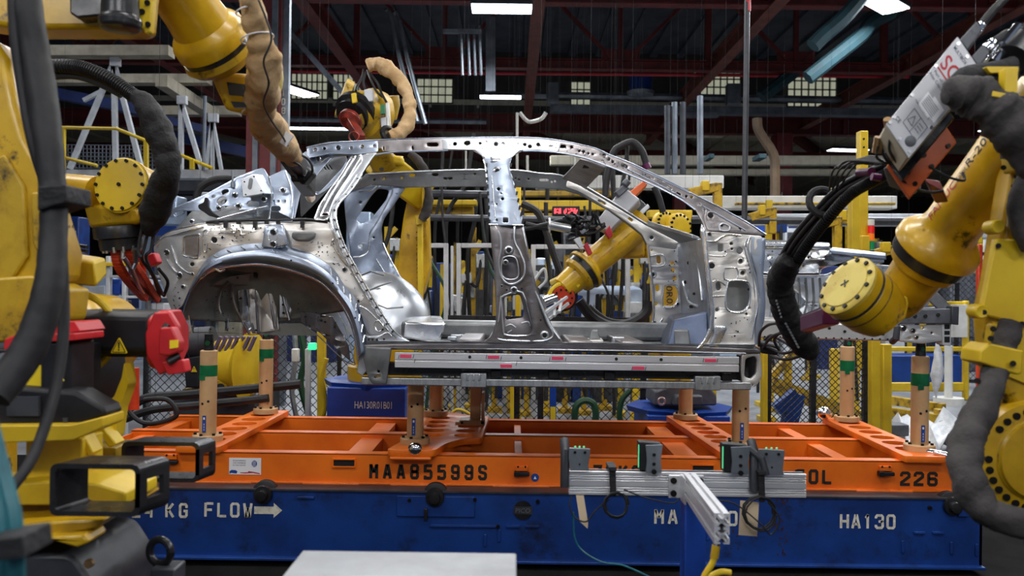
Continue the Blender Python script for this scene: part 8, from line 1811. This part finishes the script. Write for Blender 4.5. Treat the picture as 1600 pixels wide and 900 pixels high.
m = MB(); m.pprism(rnd_poly([(966, 370), (990, 350), (1008, 368), (1008, 402), (974, 404)], 6), 7.1, .3); m.beam(P(995, 385, 7.2), P(1040, 370, 7.4), .22, .22); ec = m.build('elbow_casting', M['yellow'], re_, bevel=.02)
m = MB(); bolts(m, P(988, 366, 7.09), (0, -1, 0), .06, .01, 10); m.build('bolt', M['bolt'], ec)
A = P(990, 358, 7.0); B = P(916, 420, 6.85); ax = (B - A).normalized(); L = (B - A).length
m = MB(); m.lathe(A, ax, [(-.1, .13), (0, .125), (L * .9, .115), (L * .95, .14), (L * .99, .18), (L * 1.04, .18), (L * 1.05, .15)], 30); fa = m.build('forearm', M['yellow'], re_)
m = MB(); m.lathe(A + ax * L * 1.04, ax, [(0, .165), (.05, .16)], 30); m.build('joint_seal', M['black_metal'], fa)
m = MB(); m.lathe(A + ax * (L * 1.04 + .05), ax, [(0, .16), (.03, .15), (.05, .115), (.2, .10), (.22, .06)], 30); m.build('wrist_neck', M['yellow'], fa)
m = MB(); text_mesh(m, 'FANUC', P(934, 408, 6.8) + V((0, -.06, 0)), (P(958, 388, 6.8) - P(934, 408, 6.8)), V((.6, 0, .8)), .035); m.build('lettering', M['letter_red'], fa)
m = MB(); text_mesh(m, 'R-2000', P(962, 384, 6.84) + V((0, -.07, 0)), (P(986, 364, 6.9) - P(962, 384, 6.84)), V((.6, 0, .8)), .035); m.build('lettering', M['paint_black'], fa)
m = MB(); m.cbox(P(894, 441, 6.72), .035, .01, .05, Matrix.Rotation(-.4, 3, 'Y')); m.build('label_plate', M['grey_dark'], fa)
m = MB(); m.hexa([P(862, 448, 6.75), P(884, 440, 6.75), P(884, 438, 6.9), P(862, 446, 6.9), P(858, 440, 6.75), P(874, 432, 6.75), P(874, 430, 6.9), P(858, 438, 6.9)]); m.build('wrist_cover', M['yellow_pale'], re_, bevel=.01)
hc = P(880, 465, 6.72); ha = V((.05, -.95, -.2)).normalized()
m = MB(); m.lathe(hc - ha * .14, ha, [(0, .12), (.05, .125), (.1, .125), (.105, .105), (.14, .10)], 30); wb = m.build('wrist_housing', M['black_metal'], re_)
m = MB(); m.lathe(hc, ha, [(0, .096), (.012, .094)], 30); tf = m.build('tool_flange', M['tool_red'], wb)
m = MB(); bolts(m, hc + ha * .012, ha, .07, .009, 10); m.build('bolt', M['bolt'], tf)
m = MB(); m.torus(P(886, 470, 6.75), ha, .15, .022, 28, 8, -.6, 2.2); m.build('yellow_guard', M['yellow_clean'], re_)
m = MB()
for a_, b_ in [((886, 464), (850, 490)), ((888, 474), (858, 498)), ((878, 468), (874, 488)), ((868, 474), (866, 494))]: m.beam(P(*a_, 6.6), P(*b_, 6.45), .02, .02)
m.pprism([(852, 484), (862, 478), (870, 490), (858, 500)], 6.5, .04); m.build('gripper_tool', M['grey_light'], re_)
m = MB(); m.lathe(P(858, 470, 6.7), (-.8, -.4, -.3), [(-.06, .05), (.06, .05)], 20); m.build('tool_cylinder', M['chrome'], re_)
# its control box
cb = thing('control_box', 'pale control box on an orange plate above the robot arm in the front door opening', 'control box', P(950, 340, 6.9))
q = [P(927, 352, 6.75), P(952, 363, 6.75), P(1000, 312, 6.75), P(974, 290, 6.75)]; d_ = V((.05, .25, -.02))
m = MB(); m.hexa(q + [p + d_ for p in q]); hs_ = m.build('housing', M['box_grey'], cb, bevel=.012)
q2 = [P(968, 312, 6.9), P(978, 322, 6.9), P(1012, 288, 6.9), P(1006, 282, 6.9)]; m = MB(); m.hexa(q2 + [p + V((.02, .2, 0)) for p in q2]); m.build('carrier_plate', M['tool_orange'], cb, bevel=.008)
m = MB(); m.pprism(rnd_poly([(974, 330), (1000, 310), (1012, 322), (990, 342)], 3), 7.05, .1); m.build('carrier_frame', M['black_metal'], cb, bevel=.01)
m = MB(); m.pprism([(990, 338), (1012, 318), (1016, 324), (994, 346)], 7.0, .06); m.build('carrier_rail', M['galv'], cb, bevel=.006)
m = MB(); m.pprism(rnd_poly([(960, 300), (976, 286), (984, 294), (968, 308)], 3), 6.65, .1); m.cyl(P(975, 290, 6.65), P(982, 282, 6.65), .03); m.build('connector_hood', M['grey'], cb, bevel=.01)
m = MB(); m.pprism([(945, 362), (953, 352), (958, 368), (952, 374)], 6.7, .08); m.pprism([(912, 384), (918, 378), (926, 396), (920, 400)], 6.65, .08); m.build('carrier_bracket', M['letter_red'], cb, bevel=.006)
m = MB(); rr = random.Random(8)
for k in range(16): x, y = rr.uniform(895, 930), rr.uniform(338, 372); hose(m, [(x, y, 6.7), (x + rr.uniform(-20, 10), y + rr.uniform(-12, 12), 6.6), (x + rr.uniform(-14, 16), y + rr.uniform(-10, 14), 6.65), (x + rr.uniform(0, 20), y + rr.uniform(-6, 10), 6.7)], rr.uniform(1.4, 3), n=5, seg=6)
for q in [[(900, 350, 6.7), (880, 345, 6.7), (850, 352, 6.75), (820, 358, 6.8)], [(905, 362, 6.7), (880, 356, 6.7), (850, 356, 6.75), (822, 350, 6.8)]]: hose(m, q, 4, seg=8)
m.build('control_cable', M['rubber'], cb)
m = MB(); m.cyl(P(858, 352, 6.55), P(890, 358, 6.6), .035); m.cyl(P(857, 352, 6.54), P(860, 352, 6.54), .06); m.pprism([(896, 374), (906, 370), (912, 384), (906, 388)], 6.55, .06); m.build('valve_fitting', M['bolt_steel'], cb, bevel=.004)
m = MB(); hose(m, [(946, 306, 6.9), (948, 280, 6.9), (958, 240, 6.9), (970, 228, 6.9), (988, 222, 6.9), (1002, 234, 6.9), (1008, 250, 6.9), (1010, 258, 6.9)], 5.5, seg=12); ah = m.build('supply_hose', M['rubber'], cb)
m = MB(); m.cyl(P(1008, 256, 6.9), P(1012, 264, 6.9), .035); m.build('hose_plug', M['purple'], ah)
m = MB(); hose(m, [(980, 226, 6.95), (981, 250, 6.95), (983, 280, 6.95), (976, 292, 6.95)], 2, seg=8); hose(m, [(1022, 292, 7), (1030, 310, 7), (1036, 332, 7)], 5, seg=8); m.build('control_cable', M['rubber'], ah)

# ---------------- low robot base behind the left support tubes
rf = thing('industrial_robot', 'yellow robot turret with black motor low behind the left support tubes', 'robot', (P(350, 640, 7.0).x, 7.0, 0))
m = MB(); c = P(365, 575, 7.0); m.lathe(P(330, 572, 7.0), (1, -.2, 0), [(0, .18), (.05, .22), (.14, .22), (.15, .20), (.16, .23), (.30, .24), (.36, .3), (.38, .2)], 30); m.build('joint_drum', M['yellow_clean'], rf)
m = MB(); m.cyl(P(276, 540, 6.9), P(334, 532, 6.9), .14, .12); m.cyl(P(300, 536, 6.9), P(302, 536, 6.9), .146); m.build('motor_shell', M['grey_dark'], rf)
m = MB(); m.pprism(rnd_poly([(286, 560), (312, 556), (318, 606), (290, 606)], 3), 6.8, .25); mt_ = m.build('level_motor', M['black'], rf, bevel=.01)
tri_sign(mt_, 303, 577, 10, 6.79)
m = MB(); m.pprism(rnd_poly([(330, 612), (336, 594), (352, 594), (356, 610)], 3), 6.75, .15); m.pprism([(285, 608), (396, 600), (396, 618), (285, 622)], 6.9, .3); m.build('turret_casting', M['yellow_worn'], rf, bevel=.015)
m = MB(); m.cyl(P(344, 606, 6.74), P(344, 606, 6.70), .035); m.build('turret_bore', M['hole'], rf)
m = MB()
for k in range(7): m.beam(P(335 + k * 9, 548, 6.8), P(345 + k * 9, 526, 6.8), .05, .02)
m.build('cable_guide', M['purple_fin'], rf)
m = MB(); xx = P(345, 640, 7.05).x; m.box(xx - .35, xx + .35, 6.9, 7.6, 0, P(345, 612, 7.0).z); m.build('robot_base', M['grey_dark'], rf, bevel=.02)

# ---------------- close cables at the left edge
t = thing('teal_cable_bundle', 'teal cable bundle very close at the bottom left corner', 'cable bundle', P(0, 900, 1.15))
m = MB()
for k, (dx, r) in enumerate([(0, .010), (9, .008), (17, .009), (24, .007)]): hose(m, [(-40 + dx, 640, 1.2), (-14 + dx, 740, 1.18), (4 + dx, 820, 1.16), (8 + dx, 930, 1.14)], r=r, seg=10)
m.build('cable', M['teal_hose'], t)
m = MB(); m.pprism(rnd_poly([(-30, 846), (34, 838), (38, 872), (-30, 880)], 3), 1.10, .07); m.build('cable_tie', M['cloth_black'], t, bevel=.006)
# ---------------- hangers that carry the overhead things
bpy.context.view_layer.update()
HUNG = ('sprinkler_pipe', 'air_pipe', 'conduit', 'cable_tray', 'roof_drain', 'junction_box', 'drop_rod', 'downpipe', 'conduit_drop', 'pipe_rack', 'thin_pipe', 'cable_ladder', 'cable_trough', 'white_pipe', 'air_hose', 'gantry_beam', 'overhead_conveyor', 'overhead_beam', 'black_pipe', 'gantry_girder', 'display_sign', 'lift_arm', 'hanging_cable', 'roof_ventilator', 'cable_pole', 'light_panel', 'brace', 'wrapped_part', 'stock_bin', 'platform_rack', 'wire_guard', 'hose_run', 'control_pendant', 'cable_cabinet', 'signal_lamp', 'platform_beam', 'support_frame', 'guard_rail', 'ceiling_rafter')
for o in [o for o in COL.objects if o.parent is None and o.name.split('.')[0] in HUNG]:
    ms = [o] if o.type == 'MESH' else [c for c in o.children if c.type == 'MESH']
    vs = [(m_.matrix_world @ v.co) for m_ in ms for v in m_.data.vertices]
    if not vs: continue
    lo = min(v.x for v in vs); hi = max(v.x for v in vs); w = hi - lo
    for fx in ((.08, .92) if w > 1.5 and lo > -20 else (.5,)):
        x = lo + w * fx
        near = min(vs, key=lambda v: abs(v.x - x) - .02 * v.z)
        top = max((v for v in vs if abs(v.x - near.x) < .05), key=lambda v: v.z)
        zt__ = 10.87 if top.y < 33 else 8.85
        m = MB(); m.cyl((top.x, top.y, top.z - .02), (top.x, top.y, zt__),   .0012, seg=5)
        m.build('hanger_rod', M['hole'], o)
# ---------------- dried purple paint that ran down the blue frame
m = MB(); rr = random.Random(77)
for k in range(70):
    px = rr.gauss(1222, 5) if rr.random() < .7 else rr.gauss(1135, 16); py = rr.uniform(778, 868) if px > 1190 else rr.uniform(828, 866)
    c = P(px, py, BY - .0025); s = rr.uniform(.002, .009)
    m.cbox(c, s * 1.2, .001, s * rr.uniform(1, 2.6))
m.build('paint_run', M['paint_spill'], base, kind='stuff')

# ---------------- every loose bolt, tab and cable is a piece of its own
SPLIT = ('turret_flange', 'control_cable', 'stud_collar', 'stud_bore', 'clamp_unit', 'bolt', 'rail', 'weld_tab', 'skirt_detail', 'marker_stroke', 'pink_tape', 'rail_bore', 'cable_gland', 'gun_cable', 'gripper_cable', 'wrist_cable', 'loose_cable', 'indicator', 'screw', 'arm_boss', 'cord', 'stop_pin', 'base_plate', 'edge_strip', 'stiffener', 'cross_hole', 'gripper_rod', 'cap_block', 'arm_rib', 'wrist_vent', 'bracket_slot', 'bracket_hole', 'emblem_letters', 'rubber_plug', 'bolt_hole', 'dress_rail', 'valve_block', 'sleeve_tie', 'cable', 'cable_guide', 'foot', 'grommet', 'cable_ribs', 'hose_fitting', 'carrier_bracket', 'housing_seal', 'supply_hose', 'valve_fitting', 'cable_plug')
def split_loose(o):
    me = o.data; n = len(me.vertices); par = list(range(n))
    def find(a):
        while par[a] != a: par[a] = par[par[a]]; a = par[a]
        return a
    for e in me.edges:
        a, b = find(e.vertices[0]), find(e.vertices[1])
        if a != b: par[a] = b
    isl = {}
    for p in me.polygons: isl.setdefault(find(p.vertices[0]), []).append(p)
    if len(isl) < 2 or len(isl) > 100: return
    first = True; keep = []
    for ps in isl.values():
        idx = {}; vs = []; fs = []
        for p in ps:
            f_ = []
            for v in p.vertices:
                if v not in idx: idx[v] = len(vs); vs.append(tuple(me.vertices[v].co))
                f_.append(idx[v])
            fs.append(f_)
        nm = bpy.data.meshes.new(me.name); nm.from_pydata(vs, [], fs)
        for mt in me.materials: nm.materials.append(mt)
        nm.update(); nm.shade_smooth(); nm.set_sharp_from_angle(angle=math.radians(35)); keep.append(nm)
    for k, nm in enumerate(keep):
        if k == 0: o.data = nm
        else:
            c = o.copy(); c.data = nm; COL.objects.link(c); c.parent = o.parent
    if 'kind' in o: 
        for c in o.parent.children:
            if c.name.split('.')[0] == o.name.split('.')[0] and 'kind' in c: del c['kind']
for o in [o for o in COL.objects if o.type == 'MESH' and o.parent and o.name.split('.')[0] in SPLIT and not o.children]: split_loose(o)
